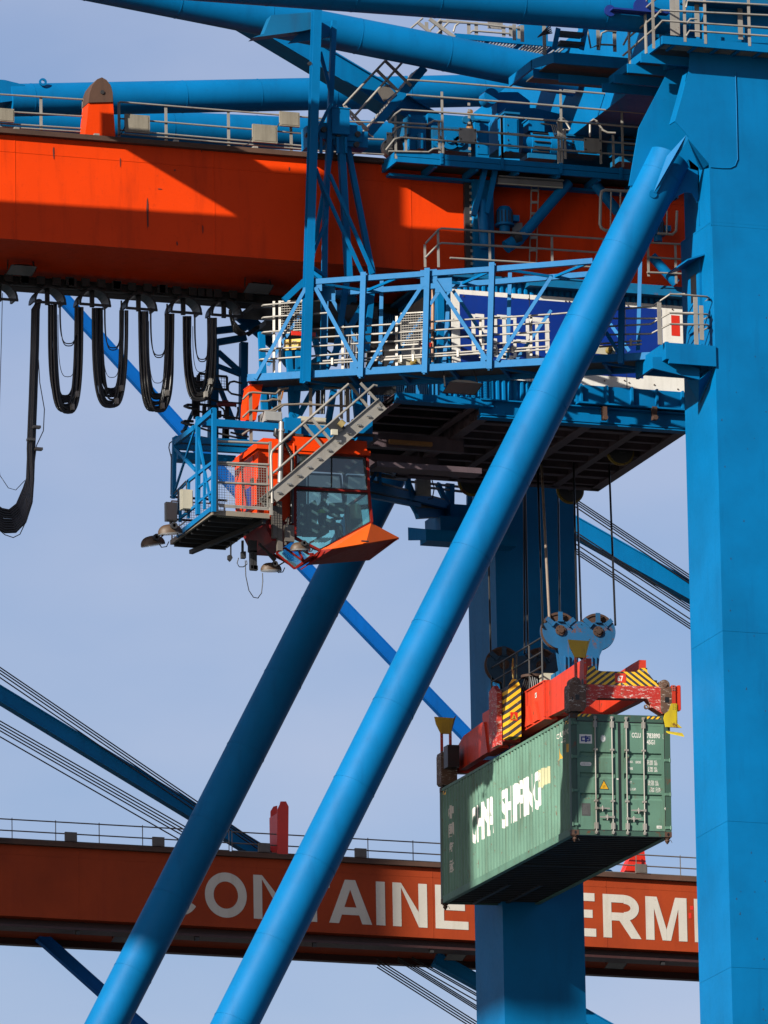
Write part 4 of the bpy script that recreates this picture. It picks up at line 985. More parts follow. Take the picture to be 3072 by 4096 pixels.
# ================================================================== SUSPENDED CATWALK
za = P('M', 1400, 772, 213.3); PA = za; PB = PZ('M', 545, 832, za.z)
cdir = (PB-PA); cdir.z = 0; cdir.normalize(); cn = V((-cdir.y, cdir.x, 0)); cn = cn if cn.y > 0 else -cn     # cn points away from the viewer
def PC(w_, x, y, off=0):
    d = ray(w_, x, y); p0 = PA+cn*off; return d*(p0.dot(cn)/d.dot(cn))
CWW = 1.15
cat = root('catwalk', 'sky blue lattice catwalk with grey handrails, running from the near leg towards the cab', 'catwalk', PA)
m = MB(); lc0 = PC('X1', 32, 1195); lc1 = PC('F', 1122, 862)
lc1 = V((lc1.x, lc1.y, lc0.z+ (lc1.z-lc0.z)))
m.bar(lc0, lc1, .10, .17); m.build('bottom_chord', BLUE, cat)
m = MB(); m.bar(lc0+cn*CWW, lc1+cn*CWW, .10, .17); m.build('bottom_chord', BLUE, cat)
fl = MB(); L_ = (lc1-lc0).length; n = int(L_/1.2)
fl.bar(lc0+cn*CWW/2+V((0,0,.05)), lc1+cn*CWW/2+V((0,0,.05)), CWW-.12, .03); fl.build('floor_grating', GRATE, cat)
fl = MB()
for k in range(n+1):
    p = lc0.lerp(lc1, k/n); fl.bar(p+cn*.05-V((0,0,.02)), p+cn*(CWW-.05)-V((0,0,.02)), .07, .1)
for k in range(n):
    if k % 2: fl.bar(lc0.lerp(lc1, k/n)+cn*.05-V((0,0,.1)), lc0.lerp(lc1, (k+1)/n)+cn*(CWW-.05)-V((0,0,.1)), .05, .05)
fl.build('floor_beam', BLUE, cat)
uc0 = PC('X1', 735, 135); uc1 = PC('X2', 1100, 42); uc2 = PC('F', 790, 338)
for off in (0, CWW):
    o = cn*off; m = MB(); m.bar(uc0+o, uc1+o, .10, .13); m.bar(uc1+o, uc2+o, .10, .13); m.build('top_chord', BLUE, cat)
m = MB(); k = 0
for t0, t1 in ((0,.16),(.16,.33),(.33,.5),(.5,.66),(.66,.83),(.83,1)):
    a = uc0.lerp(uc2, t0); b = uc0.lerp(uc2, t1)
    m.bar(a+cn*(CWW if k % 2 else 0), b+cn*(0 if k % 2 else CWW), .05, .06); k += 1
m.build('top_bracing', BLUE, cat)
def member(pts, w=.07, h=None, off=0, name='truss_diagonal', ib=False, mat=BLUE, parent=None):
    m = MB(); a = PC(*pts[0], off=off); b = PC(*pts[1], off=off)
    (m.ibeam(a, b, w, h or w, .014, up=cn) if ib else m.angle(a, b, w, .012, up=cn))
    return m.build(name, mat, parent or cat)
for q in ((('X1',1315,30),('X1',1280,1188)), (('X2',500,35),('X2',473,1028)), (('X2',1113,-20),('X2',1087,990)), (('F',950,540),('F',945,905))): member(q, .13, .15, -.06, 'truss_post', True)
for q in ((('X1',655,190),('X1',95,1195)), (('X1',760,200),('X1',1235,1078)), (('X1',1640,560-0),('X1',1345,1078)), (('X2',470,130),('X2',200,540)), (('X2',545,140),('X2',1045,905)), (('X2',1659,100),('X2',1145,900)), (('F',1000-145,735),('F',932,865))):
    member(q, .085, None, -.09)
for q in ((('X1',885,250),('X1',865,1100)), (('X1',1493,120),('X1',1475,1060)), (('X2',690,150),('X2',640,930)), (('X2',1263,72),('X2',1240,890)), (('F',1042,330),('F',1030,830))): member(q, .09, None, CWW, 'truss_post')
for q in ((('X1',950,330),('X1',1270,900)), (('X2',590,250),('X2',110,965)), (('X2',730,250),('X2',1095,790)), (('X2',1659,420),('X2',1335,885)), (('F',880,690),('F',985,840)), (('X1',640,420),('X1',240,1050))): member(q, .075, None, CWW)
m = MB()
for (w_, x, y, s_) in (('X1',770,170,.3),('X1',900,265,.36),('X2',510,110,.34),('X2',650,190,.34),('X1',1230,1070,.25),('X2',1060,890,.25)):
    p = PC(w_, x, y, -.02 if s_ < .36 else .3); m.plate(p, cn, (0,0,1), s_*1.2, s_, .015)
m.build('gusset_plate', BLUE, cat)
# handrails
def crail(parent, lines, off, r=.024, label=None):
    m = MB()
    for w_, *pts in lines: m.path([PC(w_, a, b, off) for a, b in pts], r, 8)
    return m.build('railing', GALV, parent, label)
LN = [('X1',(300,380),(560,360),(830,340)), ('X1',(300,515),(650,494),(940,472)), ('X1',(300,680),(1000,640),(1659,598)), ('X1',(720,752),(1200,722),(1659,692)), ('X1',(280,872),(1000,830),(1659,787)), ('X1',(280,985),(1000,933),(1659,884)),
      ('X1',(860,1008),(1659,955)), ('X1',(730,1042),(1659,990)),
      ('X2',(-20,573),(1659,468)), ('X2',(-20,657),(1659,545)), ('X2',(-20,738),(1659,628)), ('X2',(-20,822),(1659,712)), ('X2',(-20,882),(1640,772)), ('X2',(-20,902),(1640,800)),
      ('F',(560,632),(700,620)), ('F',(900,606),(1115,590),(1215,522),(1300,520)), ('F',(880,655),(1150,655)), ('F',(860,700),(1110,686),(1215,625),(1350,625)), ('F',(850,745),(1110,740),(1215,686),(1350,688)), ('F',(830,795),(1060,778)), ('F',(825,812),(1060,797))]
r1 = crail(cat, LN, .12, label='long grey handrail pipes')
for w_, x, a, b in (('X1',320,345,1140),('X1',385,340,1150),('X2',205,485,955),('X2',1000,500,880),('X2',1480,480,860),('X1',1080,620,1100)):
    p = PC(w_, x, a, .2); q = PC(w_, x, b, .2); m = MB(); m.bar(p, q, .06, .02, up=cn); m.build('railing_post', GALV, r1)
# curved return rails at the left end
m = MB()
for y in (388, 525, 688, 878, 988):
    a = PC('X1', 300, y-7, .12); d0 = PC('X1', 205 if y < 800 else 175, y, .12); e = PC('X1', 210 if y < 800 else 180, y+18, .35); f = PC('X1', 330, y+28, 1.0)
    m.path([a, a.lerp(d0, .8), d0, d0.lerp(e, .5)-cdir*-.04, e, f.lerp(e, .7), f], .024, 8)
m.build('railing', GALV, cat, 'looped rail ends')
m = MB()
for k in range(16): 
    x = 960+ (k % 4)*0
for w_, x, y in (('X1',965,1012),('X1',1510,975),('X2',60,890),('X2',247,888),('X2',360,880),('X2',785,838),('X2',1155,815),('X2',1303,800),('F',1000,788)):
    p = PC(w_, x, y, .1); m.plate(p, cn, (0,0,1), .05, .17, .05)
m.build('pipe_clamp', GALV, cat)
# gates with fine mesh
def mesh_panel(parent, o, ux, uz, W_, H_, pitch=.05, r=.003, mat=GALV, frame=.03, name='mesh_panel'):
    m = MB(); o = V(o); ux = V(ux).normalized(); uz = V(uz).normalized()
    k = 0
    while k*pitch <= W_: m.bar(o+ux*k*pitch, o+ux*k*pitch+uz*H_, r*2, r*2); k += 1
    k = 0
    while k*pitch <= H_: m.bar(o+uz*k*pitch, o+ux*W_+uz*k*pitch, r*2, r*2); k += 1
    g = m.build(name, mat, parent)
    if frame:
        m = MB(); e = [o, o+ux*W_, o+ux*W_+uz*H_, o+uz*H_]
        for a, b in zip(e, e[1:]+e[:1]): m.bar(a, b, frame, frame)
        m.build('panel_frame', mat, g)
    return g
a = PC('X1', 388, 700, .6); b = PC('X1', 660, 685, .6); c = PC('X1', 388, 350, .6)
mesh_panel(cat, a, b-a, (0,0,1), (b-a).length, (c-a).length, .06, .0045)
a = PC('X2', 250, 760, 1.0); b = PC('X2', 500, 745, 1.0); c = PC('X2', 250, 460, 1.0)
mesh_panel(cat, a, b-a, (0,0,1), (b-a).length, (c-a).length, .06, .0045)
# yellow notice
p0 = PC('X1', 433, 888, .55); p1 = PC('X1', 620, 898, .55); p2 = PC('X1', 433, 772, .55)
nz = V((p1-p0)); nz.z = 0; nz.normalize(); wS = (p1-p0).length; hS = p2.z-p0.z
sign = root('notice_sign', 'yellow German warning notice wired to the catwalk gate', 'sign', p0)
m = MB(); nn = nz.cross(V((0,0,1))); m.bar(p0+nz*wS/2, p0+nz*wS/2+V((0,0,hS)), wS, .01, up=nn); m.build('sign_plate', paint('notice_yellow', (.9,.52,.01), .5, dirt_amt=.2), sign)
w = Flat(p0, nz, (0,0,1), nn if nn.y < 0 else -nn, .012)
for t_, y_, x0_, w_ in (('Tür nur öffnen,', .68, .1, .66), ('wenn die Katze im', .42, .06, .84), ('Bahnhof steht', .12, .16, .66)): w.text(t_, wS*x0_, hS*y_, wS*w_, hS*.17, .01)
w.build('sign_text', BLACK, sign)
# floodlight and lamp on the catwalk
fl_ = flood(PC('X2', 830, 1170, .3), .42, 'black floodlight hanging under the catwalk', 'catwalk lamps', face=V((.1,-.25,-1)), mat=STEEL)
def wall_lamp(p, lab, grp=None):
    r_ = root('bulkhead_lamp', lab, 'lamp', p, grp)
    m = MB(); m.box((p.x-.3, p.y, p.z-.09), (p.x+.3, p.y+.05, p.z+.12)); m.build('lamp_plate', CREAM, r_)
    m = MB(); m.tube(p+V((.12,-.02,0)), p+V((.12,-.16,0)), .09, 12, .06); m.tube(p+V((.12,-.14,0)), p+V((.12,-.2,0)), .06, 12, .02); m.build('lamp_glass', paint('amber_glass', (.35,.25,.06), .2), r_)
wall_lamp(PC('X2', 315, 925, .5), 'brass coloured lamp on a cream plate, left end of the catwalk', 'catwalk lamps')
wall_lamp(PC('F', 850, 832, .5), 'brass coloured lamp on the catwalk right of the diagonal tube', 'catwalk lamps')
# landing at the leg
lnd = root('leg_landing', 'blue landing box bolted to the side of the near leg, with curved handrails', 'landing', (XL-1, 213, 58))
yl = 211.95
m = MB(); a = P('F', 1210, 790, yl); b = P('F', 1463, 925, yl)
fz1 = P('F', 1300, 795, yl).z; fz0 = P('F', 1400, 915, yl).z
m.box((a.x, yl, fz0), (XL-.003, yl+.08, fz1)); m.box((a.x-.002, yl+.081, fz1-.2), (XL-.003, yl+1.9, fz1-.12)); m.box((a.x-.08, yl, fz0+.1), (a.x-.003, yl+2.0, fz1+.02)); m.build('fascia', BLUE, lnd)
m = MB()
for y in (yl+.4, yl+1.0, yl+1.7): m.box((a.x, y, fz1-.35), (XL-.003, y+.08, fz1-.2))
m.prism([P('F',1120,868,yl+.25), P('F',1210,868,yl+.25), P('F',1380,935,yl+.25), P('F',1380,993,yl+.25), P('F',1122,930,yl+.25)], (0,.06,0))
m.prism([P('F',1310,995,yl+1.0), P('F',1380,993,yl+.25), P('F',1465,925,yl+.1), P('F',1380,1120,yl+1.0)], (0,.05,0)); m.build('bracket', BLUE, lnd)
rr = []
m = MB()
for (y0_, y1_) in ((520,535),(625,632),(686,690)):
    pts = [P('F', 1215, y0_, yl+.05), P('F', 1300, y0_+4, yl+.05), P('F', 1420, y1_, yl+.05), P('F', 1432, y1_+6, yl+.2), P('F', 1425, y1_+18, yl+.5), P('F', 1370, y1_+48, yl+1.2)]
    m.path(pts, .024, 8)
rlx = m.build('railing', GALV, lnd)
for x, y0_, y1_ in ((1155,568,800),(1355,538,800),(1387,585,775)):
    p = P('F', x, y0_, yl+.06); q = P('F', x, y1_, yl+.06); m = MB(); m.box((p.x-.05, yl+.03, q.z), (p.x+.05, yl+.06, p.z)); m.build('railing_post', GALV, rlx)
# leg door (in the face of the leg turned to the boom)
dr_ = MB(); dz0 = PX('F', 1300, 770, XL).z; dz1 = PX('F', 1300, 385, XL).z
dr_.box((XL-.06, YN+.75, dz0), (XL-.002, YN+1.55, dz1)); dd = dr_.build('door', BLUE, crane, 'blue access door in the near leg')
w = MB(); zc_ = (dz0*.4+dz1*.6); w.box((XL-.07, YN+.95, zc_-.3), (XL-.061, YN+1.3, zc_+.35)); w.build('door_window', BLACK, dd)
m = MB(); a = PX('F', 1290, 365, XL-.3); m.prism([(XL-.45, YN+.5, a.z-.05), (XL-.002, YN+.5, a.z+.12), (XL-.002, YN+.5, a.z+.16), (XL-.45, YN+.5, a.z-.01)], (0, 1.3, 0)); m.build('door_canopy', BLUE, crane)
# ================================================================== LATTICE MAST (hanging from the shaded tube down to the catwalk)
mast = root('lattice_mast', 'slender blue lattice mast hanging from the upper tube down to the catwalk', 'mast', P('A', 1380, 1200, 216))
ym = PC('X1', 690, 600, 0).y-.1
def mm(name, w0, x0, y0, w1, x1, y1, w, h, Y0, Y1=None, kind='bar', lab=None):
    Y1 = Y0 if Y1 is None else Y1; Y0 = ym+(Y0-ym)*.5; Y1 = ym+(Y1-ym)*.5
    a = P(w0, x0, y0, Y0); b = P(w1, x1, y1, Y1); m = MB()
    if kind == 'i': m.ibeam(a, b, w, h, .016, up=(0,1,0))
    elif kind == 'l': m.angle(a, b, w, .012, up=(0,1,0))
    else: m.bar(a, b, w, h, up=(0,1,0))
    return m.build(name, BLUE, mast, lab)
mm('mast_post', 'A', 1368, 46, 'X1', 665, 1242, .20, .2, ym, ym, 'i', 'long front post')
mm('mast_post', 'B', 285, 120, 'B', 235, 1283, .12, .12, ym+.8, ym+.9)
mm('mast_post', 'B', 235, 1200, 'X1', 865, 1100, .12, .12, ym+.9, ym+.9)
mm('mast_post', 'A', 1470, 560, 'A', 1506, 1196, .17, .14, ym+1.0, ym+1.2)
mm('mast_post', 'A', 1492, 590, 'A', 1612, 1200, .13, .12, ym+1.3, ym+1.6)
mm('mast_post', 'A', 1446, 570, 'A', 1345, 1130, .1, .1, ym+1.2, ym+1.5)
for q in (('A',1380,225,'A',1428,410),('A',1428,445,'A',1352,590),('A',1362,730,'A',1412,890),('A',1362,740,'A',1562,1182),('A',1422,755,'A',1608,1182),('A',1408,945,'A',1350,1090),('A',1352,1160,'A',1410,1200)):
    mm('mast_brace', *q, .07, .02, ym+.3, ym+.7, 'l')
for q in (('X1',1140,10,'X1',985,1060),('X1',1400,225,'X1',1340,905),('X1',1395,230,'X1',885,1105),('X1',860,110,'X1',745,10),('X1',660,120,'X1',430,335)):
    mm('mast_brace', *q, .14, .1, ym+1.35, ym+1.45)
m = MB(); m.prism([P('A',x,y,ym+.3) for x, y in ((1172,66),(1378,50),(1378,118),(1300,135),(1092,162),(1140,145))], (0,.35,0)); m.build('hanger_arm', BLUEW, mast, 'weathered hanger arm')
m = MB(); m.prism([P('A',x,y,ym+.75) for x, y in ((1385,98),(1448,88),(1448,160),(1385,165))], (0,.06,0)); m.prism([P('A',x,y,ym+.55) for x, y in ((1300,140),(1360,118),(1448,150),(1380,170),(1245,187),(1255,178))], (0,.06,0)); m.build('hanger_plate', BLUE, mast)
m = MB()
for y in (102,115,128,145): m.disc(P('A', 1438, y, ym+.73), (0,1,0), .022, .03, 8)
for x, y in ((1338,275),(1415,323)): m.disc(P('A', x, y, ym-.1 if x < 1400 else ym+.7), (0,1,0), .05, .05, 10)
m.build('bolt', STEEL, mast)
hb2 = MB(); p = P('A', 1436, 575, ym+.3); q = P('A', 1510, 472, ym+.3); hb2.box((p.x, ym+.3, p.z), (q.x, ym+.8, q.z)); hb2.box((p.x-.02, ym+.28, q.z), (q.x+.02, ym+.8, q.z+.03)); hb2.box((p.x+.2, ym+.5, q.z+.03), (p.x+.3, ym+.6, q.z+.16)); hb2.build('mast_head', BLUE, mast)
# sheave cluster beside the mast on the boom edge
ws = root('guide_roller_box', 'small blue box of rollers and bolts on the boom edge behind the lattice mast', 'roller box', P('A', 1440, 620, 218.3))
m = MB(); p = P('A', 1320, 640, 218.0); q = P('A', 1350, 550, 218.0); m.box((p.x, 217.9, p.z), (q.x+.1, 218.3, q.z))
p = P('A', 1375, 600, 218.0); q = P('A', 1560, 545, 218.0); m.box((p.x, 217.95, p.z), (q.x, 218.25, q.z)); p = P('A',1420,640,218.3); m.box((p.x, 218.0, p.z), (p.x+.9, 218.5, p.z+.4)); m.build('box_body', BLUE, ws)
m = MB()
for x, y in ((1330,585),(1398,560),(1460,580),(1545,580),(1390,620),(1540,625)): m.disc(P('A', x, y, 217.92), (0,1,0), .07, .08, 12)
m.build('roller', STEEL, ws)
m = MB()
for x in (1388, 1460, 1495): a = P('A', x, 600, 217.85); m.box((a.x-.03, 217.85, a.z-.35), (a.x+.03, 217.93, a.z+.05))
m.build('hook_strap', BLUE, ws)
# ================================================================== TROLLEY with machinery house
YH = 218.3
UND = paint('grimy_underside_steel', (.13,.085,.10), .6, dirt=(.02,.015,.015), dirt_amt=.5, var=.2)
trol = root('crane_trolley', 'blue trolley under the boom with corrugated machinery house and big white framed sign', 'trolley', (84, 221, 56))
XHL = P('X2', 632, 700, YH).x; XHR = P('F', 1311, 1200, YH).x
zr_ = P('X2', 900, 135, YH).z; zm = P('X2', 1000, 1270, YH).z
def corr_wall(mb, p, q, z0, z1, pitch=.155, dep=.055, n=V((0,-1,0))):
    L = (q-p).length; d = (q-p)/L; k = 0; t = 0; vs = []
    seq = ((.35, 0, 0), (.15, 0, 1), (.35, 1, 1), (.15, 1, 0)); t = 0
    pts = [(0, 0)]
    while t < L:
        for w_, a, b in seq:
            t += w_*pitch; pts.append((min(t, L), b))
            if t >= L: break
    for t, b in pts: c = p+d*t-n*(dep*b); vs += [V((c.x, c.y, z0)), V((c.x, c.y, z1))]
    mb.add(vs, [(2*i, 2*i+2, 2*i+3, 2*i+1) for i in range(len(pts)-1)])
m = MB(); corr_wall(m, V((XHL, YH, 0)), V((XHR, YH, 0)), zm, zr_); house = m.build('machinery_house', BLUE, trol, 'corrugated blue wall of the machinery house', fix=False)
m = MB(); corr_wall(m, V((XHL, YH+5.2, 0)), V((XHL, YH, 0)), zm, zr_, n=V((-1,0,0))); m.build('side_wall', BLUE, house, fix=False)
m = MB(); m.box((XHL+.08, YH+.12, zm), (XHR, YH+5.1, zr_-.05)); m.build('house_core', BLUE, house)
m = MB(); m.box((XHL-.1, YH-.05, zm-.05), (XHL+.06, YH+.08, zr_)); m.box((XHL-.35, YH-.02, zm), (XHL-.28, YH+.05, zr_)); m.build('corner_post', BLUE, house)
# roof eaves
m = MB(); e0 = P('F', 412, 435, YH); e1 = P('F', 1268, 497, YH); e0z = P('F', 440, 487, YH).z
m.box((XHL-.2, YH-.15, zr_), (XHR, YH+5.2, zr_+.08))
m.prism([(e0.x, YH-.32, e0z-.02), (e0.x, YH-.06, e0z+.30), (e0.x, YH+.3, e0z+.34), (e0.x, YH+.3, e0z-.02)], (XHR-e0.x, 0, 0)); m.build('roof', BLUEW, house, 'roof with a faded overhanging eave')
# sign
wx0 = P('X2', 722, 400, YH-.02).x; zt1 = P('F', 640, 541, YH).z; 
def fz(w_, x, y): return P(w_, x, y, YH-.02).z
zS1 = fz('F', 640, 540); zS0 = fz('X2', 1300, 1090); xS1 = P('F', 1303, 700, YH-.02).x
m = MB(); m.box((wx0, YH-.035, zS0), (xS1, YH-.005, zS1)); sg = m.build('sign_board', WHITE, house, 'white framed dark blue sign board')
w = Flat((0, YH-.035, 0), (1,0,0), (0,0,1), (0,-1,0), .004)
nx0 = P('F', 52, 700, YH).x; nx1 = P('F', 1170, 700, YH).x; nx2 = P('F', 1058, 700, YH).x
w.poly([(nx0, zS0+.27), (nx2, zS0+.27), (nx2, zS0+.5), (nx1, zS0+.5), (nx1, fz('F',900,585)), (nx0, fz('F',900,585))])
w.build('sign_field', NAVY, sg)
w = Flat((0, YH-.035, 0), (1,0,0), (0,0,1), (0,-1,0), .008)
def nr(x0, y0, x1, y1):
    a = P('N', x0, y1, YH-.03); b = P('N', x1, y0, YH-.03); w.rect(a.x, a.z, b.x, b.z)
for q in ((85,140,108,428),(150,155,172,275),(150,315,172,425),(243,150,265,275),(243,315,265,445),(308,172,330,455),(385,160,405,290),(385,325,405,455),(478,170,496,462),(545,200,562,450),(615,175,640,420),
          (108,140,172,160),(265,152,405,172),(496,168,640,190),(172,255,243,275),(172,315,243,335),(405,272,478,292),(405,325,478,345),(108,408,150,428),(265,440,385,458),(496,445,562,462)): nr(*q)
w.build('sign_logo', WHITE, sg)
w = Flat((0, YH-.035, 0), (1,0,0), (0,0,1), (0,-1,0), .005); a = P('F', 1222, 752, YH); b = P('F', 1266, 642, YH); w.rect(a.x, a.z, b.x, b.z); w.build('red_square', SIGNRED, sg)
m = MB()
for w_, pts in (('F',((75,532),(210,535),(345,543),(435,548),(660,562),(985,585),(1230,605),(640,560),(855,1000),(965,998),(990,1010),(1130,1022),(1260,1046),(30,600),(20,660))),):
    for x, y in pts: m.disc(P(w_, x, y, YH-.045), (0,1,0), .018, .02, 8)
m.build('rivet', RUST, sg)
m = MB()
for x in (437, 965): p = P('F', x, 600, YH); m.box((p.x-.008, YH-.04, zS0), (p.x+.008, YH-.036, zS1))
m.build('panel_joint', STEEL, sg)
# lower ribbed beam to the right and bottom beams
zb2 = P('F', 900, 1232, YH).z; zb1 = P('F', 900, 1145, YH).z; zbl = P('X2', 800, 1330, YH).z
xs_ = P('X5', 1130, 75, YH).x; xl_ = P('X2', 190, 1210, YH).x
m = MB()
m.box((P('F',690,1100,YH).x, YH-.12, zb1+.02), (XHR, YH-.06, zS0-.02)); m.box((P('F',690,1100,YH).x, YH-.26, zb1-.02), (XHR, YH-.0, zb1+.02))
for x in (710, 852, 990, 1128, 1270): p = P('F', x, 1100, YH); m.box((p.x-.025, YH-.24, zb1+.02), (p.x+.025, YH-.12, zS0-.02))
m.build('ribbed_beam', BLUE, trol, 'ribbed blue beam below the sign')
m = MB(); m.ibeam((xs_, YH+.0, (zb1+zb2)/2-.06), (XHR, YH+.0, (zb1+zb2)/2-.06), .3, zb1-zb2-.02, .03); m.box((xs_, YH-.15, zb2-.12), (XHR, YH+.15, zb2-.09)); m.build('edge_beam', BLUE, trol)
m = MB(); m.box((xl_, YH-.1, zbl), (xs_+.3, YH+.1, zm-.01)); m.box((xl_, YH-.2, zbl-.03), (xs_+.3, YH+.15, zbl)); m.build('edge_beam', BLUE, trol)
m = MB()
for x in (848, 1125): p = P('F', x, 1165, YH-.2); m.box((p.x-.06, YH-.3, p.z-.25), (p.x+.06, YH-.2, p.z+.08)); m.disc((p.x, YH-.3, p.z-.2), (0,1,0), .06, .12, 12)
m.build('hook_bracket', RUST, trol)
# underframe grids
YE = YH+6.0
zbo = zb2-.1
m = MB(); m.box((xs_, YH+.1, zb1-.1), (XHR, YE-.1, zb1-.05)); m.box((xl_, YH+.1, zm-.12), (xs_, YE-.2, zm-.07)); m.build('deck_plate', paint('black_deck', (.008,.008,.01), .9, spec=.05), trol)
g = MB()
xb = [xs_, xs_+(XHR-xs_)*.25, xs_+(XHR-xs_)*.5, xs_+(XHR-xs_)*.75, XHR-.26]
for i, x in enumerate(xb[:5]): g.ibeam((x+.13, YH+.05, zbo+.18), (x+.13, YE, zbo+.18), .26 if i in (0, 2, 4) else .2, .36, .03)
k = 0; y = YH+.7
while y < YE: g.ibeam((xs_, y, zbo+.2), (XHR, y, zbo+.2), .13 if k % 3 else .2, .3, .025); y += .72; k += 1
g.ibeam((xs_, YE, zbo+.18), (XHR, YE, zbo+.18), .25, .36, .03)
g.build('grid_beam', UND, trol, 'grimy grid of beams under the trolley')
g = MB(); zl = zbl-.02
for x in (xl_+.1, xl_+2.0): g.ibeam((x, YH+.1, zl+.1), (x, YE-.1, zl+.1), .18, .22, .02)
y = YH+.8
while y < YE: g.ibeam((xl_, y, zl+.2), (xs_, y, zl+.2), .12, .24, .02); y += .78
g.box((xl_-.9, YH+2.2, zl-.55), (xs_+.4, YH+2.4, zl-.2)); g.box((xl_-.9, YH+4.0, zl-.6), (xs_+.4, YH+4.25, zl-.25)); g.bar((xl_-.9, YH+2.2, zl-.5), (xl_-1.0, YH+4.1, zl-.55), .2, .2)
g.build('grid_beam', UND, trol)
g = MB(); a = P('X5', 275, 300, YH+2.1); g.box((a.x, YH+2.05, a.z-.05), (a.x+1.1, YH+2.15, a.z+.05)); g.build('edge_strip', paint('rusty_orange_edge', (.45,.2,.05), .6, rust_amt=.3), trol)
# sheaves under the trolley
YR = paint('sheave_rim_yellow', (.3,.2,.02), .6, dirt=(.02,.015,.01), dirt_amt=.9, rust_amt=.4)
for k, (w_, x, y) in enumerate((('H',365,100),('H',868,140),('F',940,1390),('H',600,20))):
    c = PZ(w_, x, y, zbo+.12); s = MB(); s.disc(c, (0,1,0), .36, .06, 32, .3); rm = s.build('sheave', YR, trol)
    s = MB(); s.disc(c, (0,1,0), .31, .14, 28); s.disc(c+V((0,-.15,0)), (0,1,0), .09, .16, 14); s.build('hub', STEEL, rm)
# hoist ropes
front = MC@V((.71, 3.47, 5.44)); back = MC@V((.71, 8.67, 5.44))
RP = [('H',(703,30),(728,815),front.y,'black hoist rope on the left side of the near left sheave'),('H',(722,5),(761,765),front.y,'pale worn hoist rope with rust patches'),('H',(808,165),(816,755),front.y+.1,'hoist rope dropping to the crown of the near left sheave'),
      ('H',(886,0),(904,815),front.y,'hoist rope between the two near sheaves, left one of the pair'),('H',(905,180),(925,815),front.y,'hoist rope between the two near sheaves, right one of the pair'),('H',(1067,0),(1098,800),front.y,'rightmost hoist rope, alone against the sky'),
      ('H',(453,540),(463,960),back.y,'leftmost hoist rope, going to the far sheaves'),('H',(632,165),(636,940),back.y,'far hoist rope in front of the shaded leg, left of a pair'),('H',(640,165),(653,930),back.y,'far hoist rope in front of the shaded leg, right of a pair')]
PALER = paint('worn_pale_rope', (.36,.28,.22), .6, dirt=(.05,.03,.02), dirt_amt=.9, rust_amt=.4, rscale=5)
for k, (w_, a, b, Y_, lab) in enumerate(RP):
    q = P(w_, b[0], b[1], Y_); 
    sl_ = (b[0]-a[0])/(b[1]-a[1]); 
    if k == 6: a = (445, 150)
    p = PZ(w_, a[0], a[1], zbo+.1)
    m = MB(); m.tube(p+(p-q).normalized()*.6, q+(q-p).normalized()*.22, .026 if k != 1 else .034, 8); o = m.build('hoist_rope', BLACK if k != 1 else PALER); tag(o, lab, 'rope', 'hoist ropes between trolley and head block')
# hangers and frames between boom, catwalk and cab
m = MB()
YT = 218.9
def tb(w0, x0, y0, w1, x1, y1, w_, h_, Y0=YT, Y1=None, mat=BLUE, name='hanger', par=None):
    m = MB(); m.bar(P(w0, x0, y0, Y0), P(w1, x1, y1, Y0 if Y1 is None else Y1), w_, h_, up=(0,1,0)); return m.build(name, mat, par or trol)
for q in (('U',228,-60,'U',252,520,.16,.12),('U',318,-60,'U',268,520,.16,.12),('U',485,150,'U',318,455,.13,.1),('U',715,100,'U',640,545,.14,.12),('U',935,80,'U',985,640,.16,.12),('U',1042,80,'U',1008,640,.14,.12)): tb(*q)
for q in (('X1',480,900,'X1',535,1659,.14,.1),('X1',590,900,'X1',560,1659,.13,.1),('X1',180,690,'X1',215,1560,.15,.12),('X1',330,1250,'X1',320,1560,.12,.1),('X1',875,330,'X1',855,1100,.1,.1)): tb(*q, Y0=219.6)
for q in (('T',592,-300,'T',585,800,.22,.2),('T',925,-300,'T',915,790,.18,.18),('T',1150,150,'T',1200,520,.14,.12),('T',1275,150,'T',1235,480,.14,.12),('T',620,90,'T',890,770,.1,.1),('T',560,60,'T',250,700,.08,.08),('T',640,-200,'T',930,60,.12,.1),('T',600,-430,'T',950,-470,.16,.12),('T',600,-300,'T',950,-360,.16,.12),('T',600,-60,'T',910,60,.1,.1)): tb(*q, Y0=222.6)
for q in (('T',440,1080,'T',650,1150,.2,.1),): pass
# wheel-like blue disc and panel seen through the lattice
m = MB(); m.disc(P('X1', 560, 950, 221.5), (0,1,0), .36, .2, 30); m.disc(P('X1', 800, 1060, 221.0), (0,1,0), .2, .3, 24); m.build('drum', BLUEW, trol)
m = MB(); a = P('X1', 60, 450, 222.8); b = P('X1', 300, 760, 222.8); m.prism([P('X1',-120,520,222.8),P('X1',40,450,222.8),P('X1',300,700,222.8),P('X1',320,880,222.8)], (0,.1,0)); m.build('panel', BLUE, trol)
m = MB()
for k in range(9): m.bar(P('X1', 30+k*28, 372, 222.5), P('X1', 52+k*28, 392, 222.5), .02, .04)
for k in range(10): a = P('X1', 720+k*12, 740+k*10, 221.5); m.bar(a, a+V((.5,.0,-.35)), .03, .03)
m.build('grating_strip', GRATE, trol)
